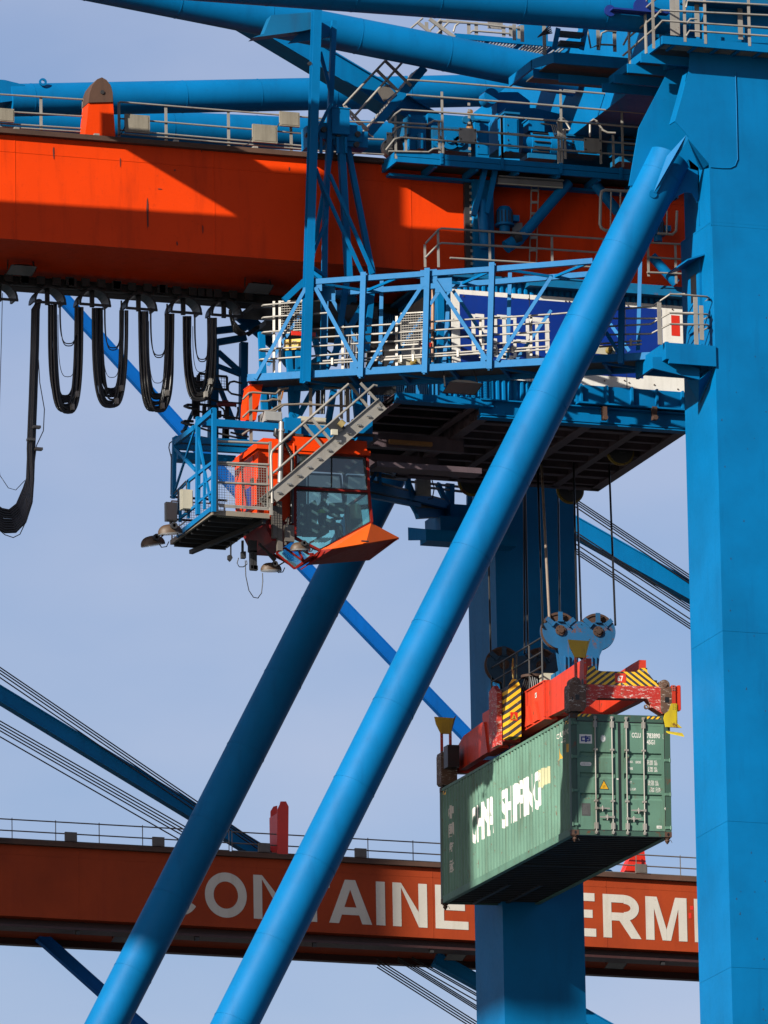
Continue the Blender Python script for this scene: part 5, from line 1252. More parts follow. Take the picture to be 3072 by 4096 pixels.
# ladder, pipe and doors on the left house wall
m = MB(); xx = XHL-.12
for y0_, y1_ in ((YH+.3, YH+.3),): m.tube(PX('X2', 552, 180, xx), PX('X2', 542, 920, xx), .045, 8)
m.build('pipe', paint('pale_pink_pipe', (.6,.33,.2), .5, rust_amt=.2), trol)
m = MB(); a = PX('X2', 250, 460, XHL-.1); b = PX('X2', 500, 930, XHL-.1); m.box((XHL-.12, b.y, b.z), (XHL-.1, a.y, a.z)); m.build('door', GALV, house)
m = MB()
for k in range(22): p = P('X1', 1360+k*14, 760, YH+1.8); m.box((p.x-.015, YH+1.8, p.z-1.4), (p.x+.015, YH+1.83, p.z+.1))
m.build('louvre_panel', STEEL, house)
m = MB(); p = P('X2', 450, 750, YH-.3); m.box((p.x-.04, p.y, p.z-.05), (p.x+.25, p.y+.05, p.z+.05)); p = P('X1', 650, 705, 217.6); m.box((p.x-.3, p.y, p.z-.05), (p.x+.3, p.y+.05, p.z+.05)); m.build('gate_latch', SIGNRED, cat)
# roof handrail of the machinery house
def hrail(par, lines, posts, Y, mat=GALV, label=None, pw=.06, r=.025): return railpx(par, lines, posts, Y, mat, r, pw, label)
hrail(trol, [('X3',(560,1640),(700,1490),(735,1475),(1659,1530)), ('X3',(556,1800),(700,1650),(740,1636),(1659,1690)), ('F',(0,320),(330,340),(800,372)), ('F',(0,160),(300,180),(860,216)), ('F',(0,240),(300,255),(840,292)), ('F',(1090,235),(1285,245)),('F',(1090,315),(1285,328)),('F',(1090,400),(1285,408))],
      [('F',220,172,370),('F',565,200,360),('X3',700,1490,1900),('X3',555,1650,1900),('F',1095,180,420),('F',1248,240,460)], YH-.45, label='pale handrail on the machinery house roof')
# ================================================================== WINCH PLATFORM on the boom
YW_ = 217.55
wp = root('winch_platform', 'blue platform with winches and grey handrails bolted to the boom, under the sloping tube', 'platform', P('X3', 900, 750, YW_))
za_ = P('X3', 740, 655, YW_).z; zb_ = P('X3', 740, 775, YW_).z; xa = P('X3', 236, 700, YW_).x; xe = P('X4', 1330, 780, YW_).x+1.5
m = MB(); zmid = (za_+zb_)/2
m.box((xa, YW_, zmid+.008), (xe, YW_+.08, za_)); m.box((xa, YW_+.006, zb_), (xe, YW_+.08, zmid-.004)); m.box((xa-.0, YW_+.08, zb_), (xa+.07, YB0+.9, za_)); m.build('edge_beam', BLUE, wp)
m = MB(); m.box((xa+.08, YW_+.09, zmid-.02), (xe, YB0+.9, zmid+.02)); m.build('floor_grating', GRATE, wp)
m = MB()
x = xa+1
while x < xe: m.box((x, YW_+.09, zb_-.05), (x+.08, YB0-.01, zmid-.03)); x += 1.05
m.box((xa+.1, YB0-.25, zb_-.12), (xe, YB0-.02, zb_-.055)); m.build('floor_beam', BLUE, wp)
# post brackets with small bolts on the edge beam
for w_, x in (('X3',735),('X3',1405),('X4',612),('X4',1215)):
    p = P(w_, x, 700, YW_); m = MB(); m.box((p.x-.04, YW_-.03, zb_+.02), (p.x+.04, YW_-.003, za_+.02))
    for dz in (.08, .16, .24): m.disc((p.x, YW_-.035, za_-dz), (0,1,0), .02, .02, 8)
    m.build('post_bracket', BLUE, wp)
hrail(wp, [('X3',(150,300),(225,210),(290,163),(745,190),(1659,258)), ('X3',(200,420),(245,365),(290,348),(930,390)), ('X3',(1120,402),(1659,440)), ('X3',(120,610),(215,490),(290,468),(1659,575)),
           ('X3',(150,300),(580,325),(650,285),(730,292)),('X3',(150,622),(590,632),(640,598),(700,592)),
           ('X4',(0,215),(1410,325)), ('X4',(0,388),(1370,494)), ('X4',(0,505),(1345,608)),
           ('B',(705,455),(907,468),(1659,528)), ('B',(700,540),(1659,610)), ('X4',(1100,-10),(1550,42)), ('X4',(0,62),(1480,186)), ('X4',(640,-48),(1110,-8))],
      [('X3',228,215,700),('X3',743,-40,640),('X3',712,290,640),('X3',342,320,620),('X3',1405,250,700),('X4',20,222,640),('X4',612,-60,690),('X4',590,250,670),('X4',1225,10,720),('X4',655,330,640),('X4',1012,330,690),('X4',1140,400,715)], YW_-.02, label='double height handrail of the winch platform')
m = MB(); m.path([P('X4',a,b,YW_+.3) for a, b in ((590,345),(580,260),(615,225),(650,250),(705,340),(690,355),(640,350),(640,420))], .028, 8); m.path([P('X4',a,b,YW_+.3) for a, b in ((905,420),(905,275),(940,245),(970,260),(1030,350),(1080,378),(1160,382))], .028, 8); m.build('grab_rail', GALV, wp)
# grey plates tied to the rail
for w_, x0_, y0_, x1_, y1_, Y_, lab in (('X3',930,378,1118,512,YW_-.06,'pale grey plate tied to the winch platform handrail, middle'),('X4',845,445,1016,570,YW_-.06,'grey plate on the winch platform handrail, right, near the leg'),('X3',130,420,188,600,YW_+.3,'beige plate at the left end of the winch platform'),('B',1160,120,1245,162,YW_+3,'dark grey plate on the upper platform railing')):
    a = P(w_, x0_, y1_, Y_); b = P(w_, x1_, y0_, Y_); m = MB(); m.box((a.x, Y_-.03, a.z), (b.x, Y_, b.z)); r_ = root('rail_plate', lab, 'plate', a, 'plates on the handrails'); m.build('plate', GALV, r_)
    m = MB()
    for fx_ in (.08, .92):
        for fz_ in (.15, .85): m.disc((a.x+(b.x-a.x)*fx_, Y_-.04, a.z+(b.z-a.z)*fz_), (0,1,0), .018, .02, 8)
    m.build('screw', STEEL, r_)
# machinery on the platform
YM = 219.2
def mbox(par, w_, x0_, y0_, x1_, y1_, Y_, dep, mat, name):
    a = P(w_, x0_, y1_, Y_); b = P(w_, x1_, y0_, Y_); m = MB(); m.box((a.x, Y_, a.z), (b.x, Y_+dep, b.z)); return m.build(name, mat, par), a, b
def cabinet(w_, x0_, y0_, x1_, y1_, lab, Y_=YM, mat=BLUE):
    a = P(w_, x0_, y1_, Y_); r_ = root('control_cabinet', lab, 'cabinet', a, 'cabinets on the winch platform')
    o, a, b = mbox(r_, w_, x0_, y0_, x1_, y1_, Y_, .5, mat, 'cabinet_body'); W_ = b.x-a.x; H_ = b.z-a.z
    m = MB(); m.box((a.x+W_*.12, Y_-.02, a.z+H_*.1), (b.x-W_*.12, Y_-.003, b.z-H_*.12)); dd = m.build('cabinet_door', mat, r_)
    m = MB(); m.box((a.x-.03, Y_-.05, b.z), (b.x+.03, Y_+.5, b.z+.05)); m.build('cabinet_lid', BLUEW, r_)
    m = MB()
    for f_ in (.3, .5, .7): m.box((a.x+W_*.16, Y_-.04, a.z+H_*f_-.02), (a.x+W_*.2, Y_-.021, a.z+H_*f_+.02))
    m.build('hinge', STEEL, r_)
cabinet('X3', 1112, 300, 1255, 690, 'tall blue cabinet beside the rusty hydraulic hook', 219.6)
cabinet('X4', 55, 200, 182, 565, 'tall blue cabinet with three hinges, left of the fan motor', 219.3)
cabinet('X4', 670, 440, 1000, 580, 'wide low blue cabinet behind the handrail near the leg', 219.8)
def motor(w_, x0_, x1_, yc, r, lab, Y_=YM):
    a = P(w_, x0_, yc, Y_+.5); b = P(w_, x1_, yc, Y_+.5); b = V((b.x, b.y, a.z)); d = b-a; r_ = root('electric_motor', lab, 'motor', a, 'electric motors of the winches')
    m = MB(); m.tube(a+d*.25, b-d*.25, r, 24); m.tube(b-d*.25, b, r*1.12, 24); m.tube(a, a+d*.25, r*.8, 24); m.build('motor_body', BLUE, r_)
    m = MB()
    for k in range(16):
        t = 6.283*k/16; m.bar(a+d*.28+V((0,math.cos(t),math.sin(t)))*r*1.06, b-d*.28+V((0,math.cos(t),math.sin(t)))*r*1.06, .02, .05, up=(0, math.cos(t), math.sin(t)))
    m.build('cooling_fins', STEEL, r_)
    m = MB(); c = a.lerp(b, .4); m.box((c.x-.2, c.y-.2, c.z+r), (c.x+.2, c.y+.2, c.z+r+.28)); m.box((c.x-.23, c.y-.23, c.z+r+.281), (c.x+.23, c.y+.23, c.z+r+.31)); m.build('terminal_box', BLUE, r_)
    m = MB(); m.box((a.x+.1, a.y-.3, a.z-r-.12), (b.x-.1, a.y+.3, a.z-r)); m.build('foot', BLUEW, r_)
    m = MB()
    for k in range(3): m.path([c+V((.1+k*.03,-.2,r+.2)), c+V((.35+k*.05,-.3,r+.15)), c+V((.5+k*.05,-.3,-.1)), c+V((.5+k*.05,-.3,-r-.25))], .018, 6)
    m.build('motor_cable', BLACK, r_)
motor('X4', 200, 560, 490, .30, 'blue fan cooled motor in the middle of the winch platform')
motor('X4', 1110, 1400, 530, .30, 'blue motor at the right end of the winch platform, next to the leg')
gb = root('gearbox', 'big blue gearbox with round bolted covers behind the handrail', 'gearbox', P('X3', 900, 600, YM))
mbox(gb, 'X3', 590, 240, 1060, 365, YM+.7, .7, BLUE, 'gearbox_top'); mbox(gb, 'X3', 640, 370, 1055, 600, YM+.3, .9, BLUEW, 'gearbox_case')
m = MB()
for x, y, r in ((820,490,.26),(930,520,.14),(700,520,.16)): m.disc(P('X3', x, y, YM+.27), (0,1,0), r, .08, 24); m.disc(P('X3', x, y, YM+.22), (0,1,0), r*.4, .08, 16)
m.build('cover', BLUE, gb)
hk = root('hydraulic_hook', 'rusty brown hydraulic hook standing on the gearbox', 'hook', P('X3', 1050, 380, YM))
m = MB(); m.tube(P('X3',1048,380,YM+.1), P('X3',1050,300,YM+.1), .1, 12, .06); m.tube(P('X3',1050,300,YM+.1), P('X3',1052,190,YM+.1), .05, 10); m.disc(P('X3',1052,190,YM+.1), (0,1,0), .06, .1, 12); m.build('hook_rod', paint('rusty_orange_steel', (.3,.13,.03), .6, rust_amt=.5), hk)
m = MB(); m.bar(P('X3',985,275,YM+.05), P('X3',1090,250,YM+.05), .1, .14); m.disc(P('X3',1003,275,YM+.0), (0,1,0), .09, .1, 14); m.build('hook_arm', BLUEW, hk)
lb = root('brake_housing', 'dark blue brake housing at the left end of the winch platform', 'brake housing', P('X3', 450, 600, YM))
mbox(lb, 'X3', 380, 230, 560, 600, YM+.4, .8, BLUE, 'housing_body'); m = MB(); m.prism([P('X3',a,b,YM+.35) for a, b in ((325,260),(375,225),(395,260),(385,430),(330,440))], (0,.9,0)); m.build('side_plate', BLUEW, lb)
m = MB(); m.tube(P('X3',505,430,YM+.3), P('X3',505,600,YM+.3), .09, 14); m.build('cylinder', BLUE, lb)
m = MB(); m.disc(P('X3',190,590,YM+.1), (0,1,0), .26, .2, 24); m.build('brake_disc', STEEL, lb)
hp_ = root('machine_hood', 'large light blue sheet metal hood behind the motors', 'machine hood', P('X4', 300, 500, 220.6))
m = MB(); m.prism([P('X4',a,b,220.5) for a, b in ((30,500),(30,200),(60,130),(345,130),(668,205),(640,300),(560,420),(555,520))], (0,1.2,0)); hd = m.build('hood_body', BLUE, hp_)
m = MB()
for q in ((300,270,400,360),(430,260,500,400),(225,230,300,300)): a = P('X4', q[0], q[3], 220.45); b = P('X4', q[2], q[1], 220.45); m.box((a.x, 220.44, a.z), (b.x, 220.49, b.z))
m.build('hood_panel', BLUEW, hp_)
m = MB(); m.prism([P('X4',a,b,221.9) for a, b in ((-30,500),(-30,0),(0,-30),(180,-30),(300,60),(300,500))], (0,.5,0)); m.disc(P('X4',-110,30,221.8),(0,1,0),.2,.4,20); m.build('hood_back', BLUE, hp_)
# curved peeling column and dark back wall
col = root('hinge_column', 'curved blue hinge column with peeling rusty paint, under the upper platforms', 'column', P('X4', 960, 700, 221))
m = MB(); m.prism([P('X4',a,b,221.2) for a, b in ((880,470),(872,120),(910,0),(990,-70),(1060,-160),(1110,-160),(1075,0),(1020,60),(955,130),(950,470))], (0,.8,0)); m.build('column_web', paint('peeling_blue_paint', (.004,.15,.36), .5, rust_amt=.85, rscale=2.2, dirt=(.02,.04,.07)), col)
m = MB(); m.prism([P('X4',a,b,220.9) for a, b in ((1000,470),(990,160),(1030,60),(1110,-60),(1190,-70),(1110,60),(1075,200),(1060,280),(1040,285),(1050,130),(1030,150),(1020,470))], (0,.5,0)); m.build('column_flange', BLUE, col)
m = MB(); x0_ = P('C', 420, 600, 223.2).x; zq0 = P('C', 800, 1100, 223.2).z; zq1 = P('C', 800, 470, 223.2).z
m.box((x0_, 223.2, ZT+.06), (XR, 224.2, zq1)); m.build('hinge_wall', BLUE, crane, 'dark wall behind the winches')
# portal beam joining near and far legs, above the boom
m = MB(); m.box((P('C', 900, 600, YNB+1).x, YNB+.06, ZT+1.5), (XR-.2, YFA-.01, ZT+4.0)); m.build('portal_beam', BLUE, crane)
# supports below the platform
m = MB(); a = P('X3', 1080, 1000, 218.35); b = P('X3', 1300, 1000, 218.35); m.box((a.x, 218.3, zr_+.1), (b.x, 218.55, zb_-.06)); m.build('column', BLUE, wp, 'shaded blue column under the winch platform')
m = MB(); a = P('X3', 998, 1000, 218.4); b = P('X3', 1062, 1000, 218.4); m.box((a.x, 218.45, zr_+.1), (b.x, 218.56, zb_-.06)); m.build('cable_tray', STEEL, wp)
m = MB()
for k in range(26): z = zr_+.4+k*.16; m.box((a.x+.12, 218.43, z), (a.x+.18, 218.449, z+.07))
m.build('tray_slots', GALV, wp)
def pbar(w0, x0, y0, w1, x1, y1, w_, h_, Y0, mat=BLUE, name='brace', par=None, tube=False, Y1=None):
    m = MB(); a = P(w0, x0, y0, Y0); b = P(w1, x1, y1, Y1 or Y0)
    m.tube(a, b, w_, 14) if tube else m.bar(a, b, w_, h_, up=(0,1,0)); return m.build(name, mat, par or wp)
pbar('X3',1215,820,'X3',1092,1335,.12,.12,217.9); pbar('X3',1325,840,'X3',1228,1310,.12,.12,217.9)
pbar('X3',1182,1170,'X3',1218,1700,.13,.1,218.0,tube=True); pbar('X4',690,880,'X4',170,1480,.13,0,218.1,tube=True); pbar('X4',950,890,'X4',1190,1180,.13,0,218.1,tube=True); pbar('X4',200,1440,'X4',60,1530,.16,0,218.1,tube=True)
pbar('F',1115,310,'F',1250,460,.12,0,218.0,tube=True)
pbar('F',350,215,'F',385,200,.14,0,218.0,tube=True,mat=STEEL)
lad = root('ladder', 'narrow grey ladder hanging in the shade below the winch platform', 'ladder', P('X4', 350, 1500, 218.2))
m = MB(); m.bar(P('X4',316,915,218.2), P('X4',295,1700,218.2), .04, .02); m.bar(P('X4',386,915,218.2), P('X4',366,1700,218.2), .04, .02); m.build('ladder_rail', GALV, lad)
m = MB()
for y in (960,1080,1192,1312,1435,1560): m.bar(P('X4',315-(y-960)*.03,y,218.2), P('X4',382-(y-960)*.03,y,218.2), .05, .06)
m.build('ladder_rung', GALV, lad)
def vmotor(w_, x, y0_, y1_, r, lab):
    a = P(w_, x, y1_, 218.2); b = P(w_, x, y0_, 218.2); b.x = a.x; r_ = root('vertical_motor', lab, 'motor', a, 'small upright motors in the shade'); H_ = b.z-a.z
    m = MB(); m.tube(a, a+V((0,0,H_*.25)), r*.7, 18); m.tube(a+V((0,0,H_*.25)), a+V((0,0,H_*.32)), r*1.25, 18); m.tube(a+V((0,0,H_*.32)), a+V((0,0,H_*.85)), r, 18); m.tube(a+V((0,0,H_*.85)), b, r*1.05, 18, r*.7); m.build('motor_body', BLUE, r_)
    m = MB()
    for k in range(14): t = 6.283*k/14; m.box((a.x+math.cos(t)*r-.012, a.y+math.sin(t)*r-.012, a.z+H_*.36), (a.x+math.cos(t)*r+.012, a.y+math.sin(t)*r+.012, a.z+H_*.8))
    m.build('cooling_fins', STEEL, r_); m = MB(); m.box((a.x+r, a.y-.1, a.z+H_*.45), (a.x+r+.16, a.y+.1, a.z+H_*.68)); m.build('terminal_box', BLUE, r_)
vmotor('X3', 1435, 1240, 1520, .19, 'upright blue pump motor in shade above the house roof'); vmotor('F', 1150, 100, 230, .15, 'small dark motor between near tube and leg, above the roof')
m = MB(); a = P('X4', -30, 860, YW_+.4); b = P('X4', 625, 905, YW_+.4); m.bar(a, b, .12, .12); m.bar(a+V((0,0,.08)), b+V((0,0,.08)), .3, .03); lt = root('strip_light', 'long grey strip light under the winch platform', 'strip light', a); m.build('light_body', paint('dull_grey_enamel', (.2,.19,.18), .5), lt)
m = MB(); m.bar(a-V((0,0,.07)), b-V((0,0,.07)), .07, .03); m.build('light_tube', CREAM, lt)
pk = root('roof_box', 'small dark metal box on the machinery house roof', 'box', P('F', 530, 390, YH+.5)); mbox(pk, 'F', 485, 322, 572, 400, YH+.5, .4, STEEL, 'box_body'); m = MB(); a = P('F', 522, 338, YH+.49); m.box((a.x-.06, YH+.48, a.z-.03), (a.x+.06, YH+.495, a.z+.03)); m.build('box_label', WHITE, pk)
sh = root('rag_sheet', 'crumpled grey sheet wrapped near the tube joint', 'sheet', P('F', 370, 190, 218.3)); m = MB(); m.prism([P('F',a,b,218.3) for a, b in ((345,130),(400,125),(402,200),(380,225),(345,200))], (0,.06,0)); m.build('sheet', ALU, sh)
gr = root('safety_gate', 'round cornered grey tube gate left of the near tube, below the platform', 'gate', P('X4', 1100, 1360, 217.5))
m = MB(); m.path([P('X4',a,b,217.5) for a, b in ((1290,968),(1060,955),(1025,968),(1012,1010),(1004,1300),(1020,1340),(1060,1360),(1200,1372))], .04, 10); gf = m.build('gate_frame', GALV, gr)
m = MB(); 
for x in (1118, 1212): m.tube(P('X4',x,960,217.5), P('X4',x-8,1365,217.5), .02, 8)
m.path([P('F',a,b,217.5) for a, b in ((1150,185),(1230,190),(1250,170),(1255,60))], .035, 8); m.tube(P('F',1200,60,217.5), P('F',1198,188,217.5), .02, 8); m.build('gate_bar', GALV, gr)
# ================================================================== UPPER PLATFORMS AND STAIRS
up = root('upper_platform', 'blue platform with grating and grey rails around the top of the near leg', 'platform', P('C', 1200, 300, 211.3))
Yq = 211.4
def cz_(x, y, Y_): return P('C', x, y, Y_)
a = cz_(1022, 215, Yq); b = cz_(1022, 262, Yq); zt2_, zb2_ = a.z, b.z
c = PZ('C', 808, 430, zb2_); 
m = MB(); m.box((a.x, Yq, zb2_), (XR+1, Yq+.06, zt2_)); m.box((a.x-.001, Yq+.061, zb2_), (a.x+.06, Yq+3.6, zt2_)); m.build('edge_beam', BLUE, up)
m = MB(); m.box((a.x+.07, Yq+.07, zb2_+.08), (XR+1, Yq+.6, zb2_+.1)); m.box((a.x+.07, Yq+.6, zb2_+.08), (XL-.1, Yq+3.5, zb2_+.1)); m.build('floor_plate', GRATE, up)
m = MB(); x = a.x+.3
while x < XR: m.box((x, Yq+.07, zb2_-.0), (x+.06, Yq+.6, zb2_+.07)); x += .55
for y in (.9, 1.8, 2.7, 3.5): m.box((a.x-.2, Yq+y, zb2_-.22), (XL+.1, Yq+y+.06, zb2_-.002))
m.build('floor_beam', BLUE, up)
m = MB(); x = a.x+.15
while x < XR+.5: m.box((x, Yq+.09, zb2_+.04), (x+.018, Yq+.58, zb2_+.075)); x += .045
m.build('grating_bars', GALV, up)
hrail(up, [('C',(975,105),(1010,62),(1659,92)), ('C',(975,178),(1020,125),(1659,167)), ('C',(1165,218),(1185,186),(1659,217)), ('C',(1165,45),(1172,5),(1659,30)), ('C',(1170,140),(1190,115),(1230,115))],
      [('C',965,-20,290),('C',1155,-20,250),('C',1278,-20,262),('C',1543,-20,275)], Yq-.03, label='front handrail of the upper platform', pw=.07)
hrail(up, [('C',(1180,-10),(1659,12))], [('C',1082,-30,210),('C',1110,-30,212),('C',1230,-30,220),('C',1492,38,236)], Yq+.62, pw=.12)
m = MB()
for (x0_, y0_, x1_, y1_) in ((795,155,905,62),(905,62,1000,-20),(800,240,1010,70),(785,335,1022,130),(787,270,940,-20)):
    m.tube(PX('C', x0_, y0_, a.x), PX('C', x1_, y1_, a.x), .025, 8)
m.path([PX('C',800,150,a.x), PX('C',798,162,a.x), PX('C',820,165,a.x)], .02, 8); rq = m.build('railing', GALV, up)
for x, y0_, y1_ in ((822,135,415),(921,40,330)):
    p = PX('C', x, y0_, a.x); q = PX('C', x, y1_, a.x); m = MB(); m.box((a.x-.03, p.y-.06, q.z), (a.x-.005, p.y+.06, p.z)); m.build('railing_post', GALV, rq)
# tower above the platform
m = MB(); xt = P('C', 1288, 120, YN+.2).x; m.box((xt, YN+.2, 62.9), (XR, YNB-.1, 75)); m.build('tower', BLUE, crane, 'tower above the upper platform')
m = MB(); p = P('C', 1290, 30, YN); m.box((p.x-.6, YN-.3, p.z), (XR+1, YN+.199, p.z+.05)); m.box((p.x, YN-.15, p.z+.05), (XR+1, YN+.199, p.z+.5)); m.build('tower_ledge', BLUEW, crane)
m = MB(); p = P('C', 1045, 100, YN+.9); q = P('C', 1100, 100, YN+.9); m.box((p.x, YN+.9, zt2_-.3), (q.x, YN+1.4, zt2_+4)); m.box((q.x-.02, YN+.95, zt2_-.3), (xt, YN+1.0, zt2_+4)); m.build('tower_rib', BLUE, crane)
m = MB(); c = P('C', 705, 65, 212.45); m.disc(c, (0,1,0), .14, .05, 24); p = P('C', 705, 50, 212.4); q = P('C', 905, 90, 212.4); m.box((p.x, 212.42, q.z), (q.x, 212.46, p.z)); m.box((p.x, 212.2, (p.z+q.z)/2-.02), (q.x+.6, 212.42, (p.z+q.z)/2+.02)); m.disc(P('C',895,40,212.4), (0,1,0), .2, .06, 24); m.build('lug_plate', paint('fresh_dark_blue_paint', (.002,.03,.26), .45), crane, 'freshly painted darker blue lug plate')
# middle platform
mp = root('stair_landing', 'shaded blue landing with two dark steps above it, left of the upper platform', 'landing', P('C', 600, 350, 215))
Yp2 = 214.9
a = P('C', 365, 312, Yp2); b = P('C', 365, 378, Yp2); e = P('C', 830, 350, Yp2)
m = MB(); m.box((a.x, Yp2, b.z), (e.x+.5, Yp2+.06, a.z)); m.box((a.x-.45, Yp2+.3, b.z-.1), (a.x-.39, Yp2+1.9, a.z-.15)); m.prism([(a.x-.45, Yp2+.3, b.z-.1), (a.x-.001, Yp2+.0, b.z), (a.x-.001, Yp2, a.z), (a.x-.45, Yp2+.3, a.z-.15)], (0,.05,0)); m.build('edge_beam', BLUE, mp)
m = MB(); m.box((a.x, Yp2+.07, b.z+.05), (e.x+.5, Yp2+1.9, b.z+.08)); m.build('floor_plate', GRATE, mp)
m = MB(); 
p = P('C', 400, 445, Yp2+.6); m.box((p.x, Yp2+.6, p.z-.2), (e.x-.2, Yp2+.66, p.z)); p = P('C', 290, 380, Yp2+.5); m.box((p.x, Yp2+1.0, p.z-.22), (e.x, Yp2+1.06, p.z)); m.build('floor_beam', BLUE, mp)
m = MB()
for x in (382, 548): m.bar(P('C', x+12, 170, Yp2+.2), P('C', x-14, 300, Yp2+.2), .03, .12)
m.build('stringer', BLUE, mp)
m = MB()
for y in (192, 250): p = P('C', 402, y, Yp2+.2); q = P('C', 545, y+5, Yp2+.2); m.box((p.x, Yp2+.15, p.z-.06), (q.x, Yp2+.45, p.z+.02))
m.build('tread', STEEL, mp)
hrail(mp, [('C',(570,180),(590,290),(640,268),(740,272)),('C',(640,300),(655,200),(690,185),(745,190))], [('C',310,120,330),('C',636,180,300),('C',735,190,310),('C',178,150,250),('C',130,145,240)], Yp2+.4, pw=.09)
m = MB()
for k in range(5): m.tube(P('C', 270+k*8, 225-k*4, Yp2), P('C', 345+k*3, 150+k*12, Yp2), .018, 6)
m.build('cable_bundle', STEEL, mp)
# rear platform above the sloping tube
bp_ = root('boom_platform', 'blue platform edge with gratings seen above the sloping tube', 'platform', P('X6', 700, 310, 218))
Yb_ = 219.8
a = P('X6', 372, 275, Yb_); b = P('X6', 372, 318, Yb_); e = P('X6', 1200, 345, Yb_)
m = MB(); m.box((a.x, Yb_, b.z), (e.x+.4, Yb_+.06, a.z)); m.build('edge_beam', BLUE, bp_)
m = MB(); x = a.x
while x < e.x+.3: m.box((x, Yb_+.07, b.z-.01), (x+.06, Yb_+1.3, b.z+.05)); x += .85
m.box((a.x, Yb_+1.3, b.z-.0), (e.x+.4, Yb_+1.36, a.z)); m.build('floor_beam', BLUE, bp_)
m = MB(); x = a.x
while x < e.x+.3: m.box((x, Yb_+.07, b.z+.02), (x+.03, Yb_+1.28, b.z+.05)); x += .085
m.build('grating_bars', GALV, bp_)
hrail(bp_, [('X6',(250,172),(650,205)),('X6',(300,168),(900,235)),('X6',(500,270),(520,255),(820,278)),('X6',(360,265),(375,215),(405,190)),('X6',(270,180),(650,200)),('X6',(-5,245),(105,150)),('X6',(145,272),(255,162)),('X6',(215,290),(325,178)),('X6',(15,345),(0,400))],
      [('X6',255,160,290),('X6',490,180,280),('X6',552,180,330),('X6',780,205,300),('X6',838,210,300),('X6',908,215,340),('X6',140,180,240)], Yb_-.02, pw=.09)
m = MB(); m.bar(P('X6',160,155,Yb_-.1), P('X6',370,310,Yb_-.1), .09, .03, up=(0,1,0)); m.bar(P('X6',70,190,Yb_-.1), P('X6',170,270,Yb_-.1), .08, .03, up=(0,1,0)); m.build('railing_post', GALV, bp_)
# blue background machinery behind rails
m = MB(); p = P('C', 560, 330, 222.5); q = P('C', 1050, 150, 222.5); m.box((p.x, 222.5, p.z-1), (q.x+2, 223, q.z+.6)); p = P('C', 180, 230, 221.5); q = P('C', 330, 150, 221.5); m.box((p.x, 221.5, p.z-.2), (q.x, 222, q.z)); m.build('tower_panel', BLUE, crane)
# stair climbing from the boom
st = root('boom_stair', 'steep blue stair with grey rails climbing from the boom walkway behind the lattice mast', 'stair', P('B', 450, 820, 218.9))
Ys = 219.9
m = MB(); a = P('B', 425, 835, Ys); b = P('B', 800, 385, Ys); m.bar(a, b, .05, .2, up=(0,0,1)); m.bar(a+V((0,.7,0)), b+V((0,.7,0)), .05, .2, up=(0,0,1)); m.build('stringer', BLUE, st)
m = MB()
for k in range(16): p = a.lerp(b, (k+.5)/16); m.box((p.x-.13, Ys+.03, p.z-.02), (p.x+.13, Ys+.68, p.z+.02))
m.build('tread', GALV, st)
m = MB()
for q in (((340,600),(578,345)), ((400,668),(672,360)), ((340,600),(470,690)), ((430,690),(700,760)), ((470,690),(510,780))): pass
m.tube(P('B',338,602,Ys-.03), P('B',578,345,Ys-.03), .03, 8); m.tube(P('B',390,675,Ys-.03), P('B',672,358,Ys-.03), .03, 8)
m.path([P('B',c_,d_,Ys-.03) for c_, d_ in ((340,602),(390,680),(440,720),(490,770),(510,782))], .02, 8); rs = m.build('railing', GALV, st)
for q in ((575,345,725,490),(530,400,650,520),(345,605,480,745)): m = MB(); m.bar(P('B',q[0],q[1],Ys-.03), P('B',q[2],q[3],Ys-.03), .08, .02, up=(0,1,0)); m.build('railing_post', GALV, rs)
m = MB(); m.prism([P('B',c_,d_,Ys-.08) for c_, d_ in ((532,515),(588,478),(632,530),(572,580))], (0,.03,0)); m.build('stair_plate', GALVD, st)
# ================================================================== FAR SIDE CATWALK
fc = root('catwalk', 'shaded blue catwalk on the far side, seen below the trolley right of the cab', 'catwalk', P('X5', 450, 850, 225))
fa0 = P('X5', 60, 715, 223.2); fa1 = PZ('X5', 868, 905, fa0.z)
fa1 = P('X5', 868, 905, 227.0); 
def fm(x0_, y0_, x1_, y1_, w_, h_, off=0, name='truss_diagonal', mat=BLUE):
    def at(x, y):
        t = (x-60)/808; Y_ = 223.2+(227.0-223.2)*t+off; return P('X5', x, y, Y_)
    m = MB(); m.bar(at(x0_, y0_), at(x1_, y1_), w_, h_, up=(0,1,0)); return m.build(name, mat, fc)
fm(60,718,868,915,.2,.1,name='bottom_chord'); fm(60,810,560,905,.1,.1,.0,'bottom_chord'); fm(530,985,868,965,.25,.1,.3,'support_beam')
fm(450,590,455,830,.14,.1,name='truss_post'); fm(175,570,178,720,.12,.1,name='truss_post'); fm(852,700,850,990,.22,.1,name='truss_post'); fm(150,575,90,690,.1,.1); fm(455,680,510,810,.1,.1); fm(735,700,830,900,.12,.1); fm(1035,800,1035,900,.12,.1,name='truss_post')
fm(450,830,530,975,.08,.08)
for q in ((90,590,450,660),(90,610,430,665),(100,670,860,870),(480,680,960,730),(640,735,980,775),(160,570,440,635)): fm(*q, .05, .05, name='railing', mat=GALVD)
m = MB(); at = lambda x, y, o=0: P('X5', x, y, 223.2+3.8*(x-60)/808+o)
m.prism([at(90,820,.3), at(430,870,.3), at(530,985,.3), at(840,930,.2), at(500,840,.0), at(100,760,0)], (0,.0,.04)); m.build('floor_grating', GRATE, fc)
jb = root('junction_box', 'pale worn box on the far catwalk below the trolley', 'junction box', at(580, 800, -.2)); a = at(535, 800, -.3); b = at(620, 700, -.3); m = MB(); m.box((a.x, a.y, a.z), (b.x, a.y+.12, b.z)); m.build('box_body', GALV, jb)
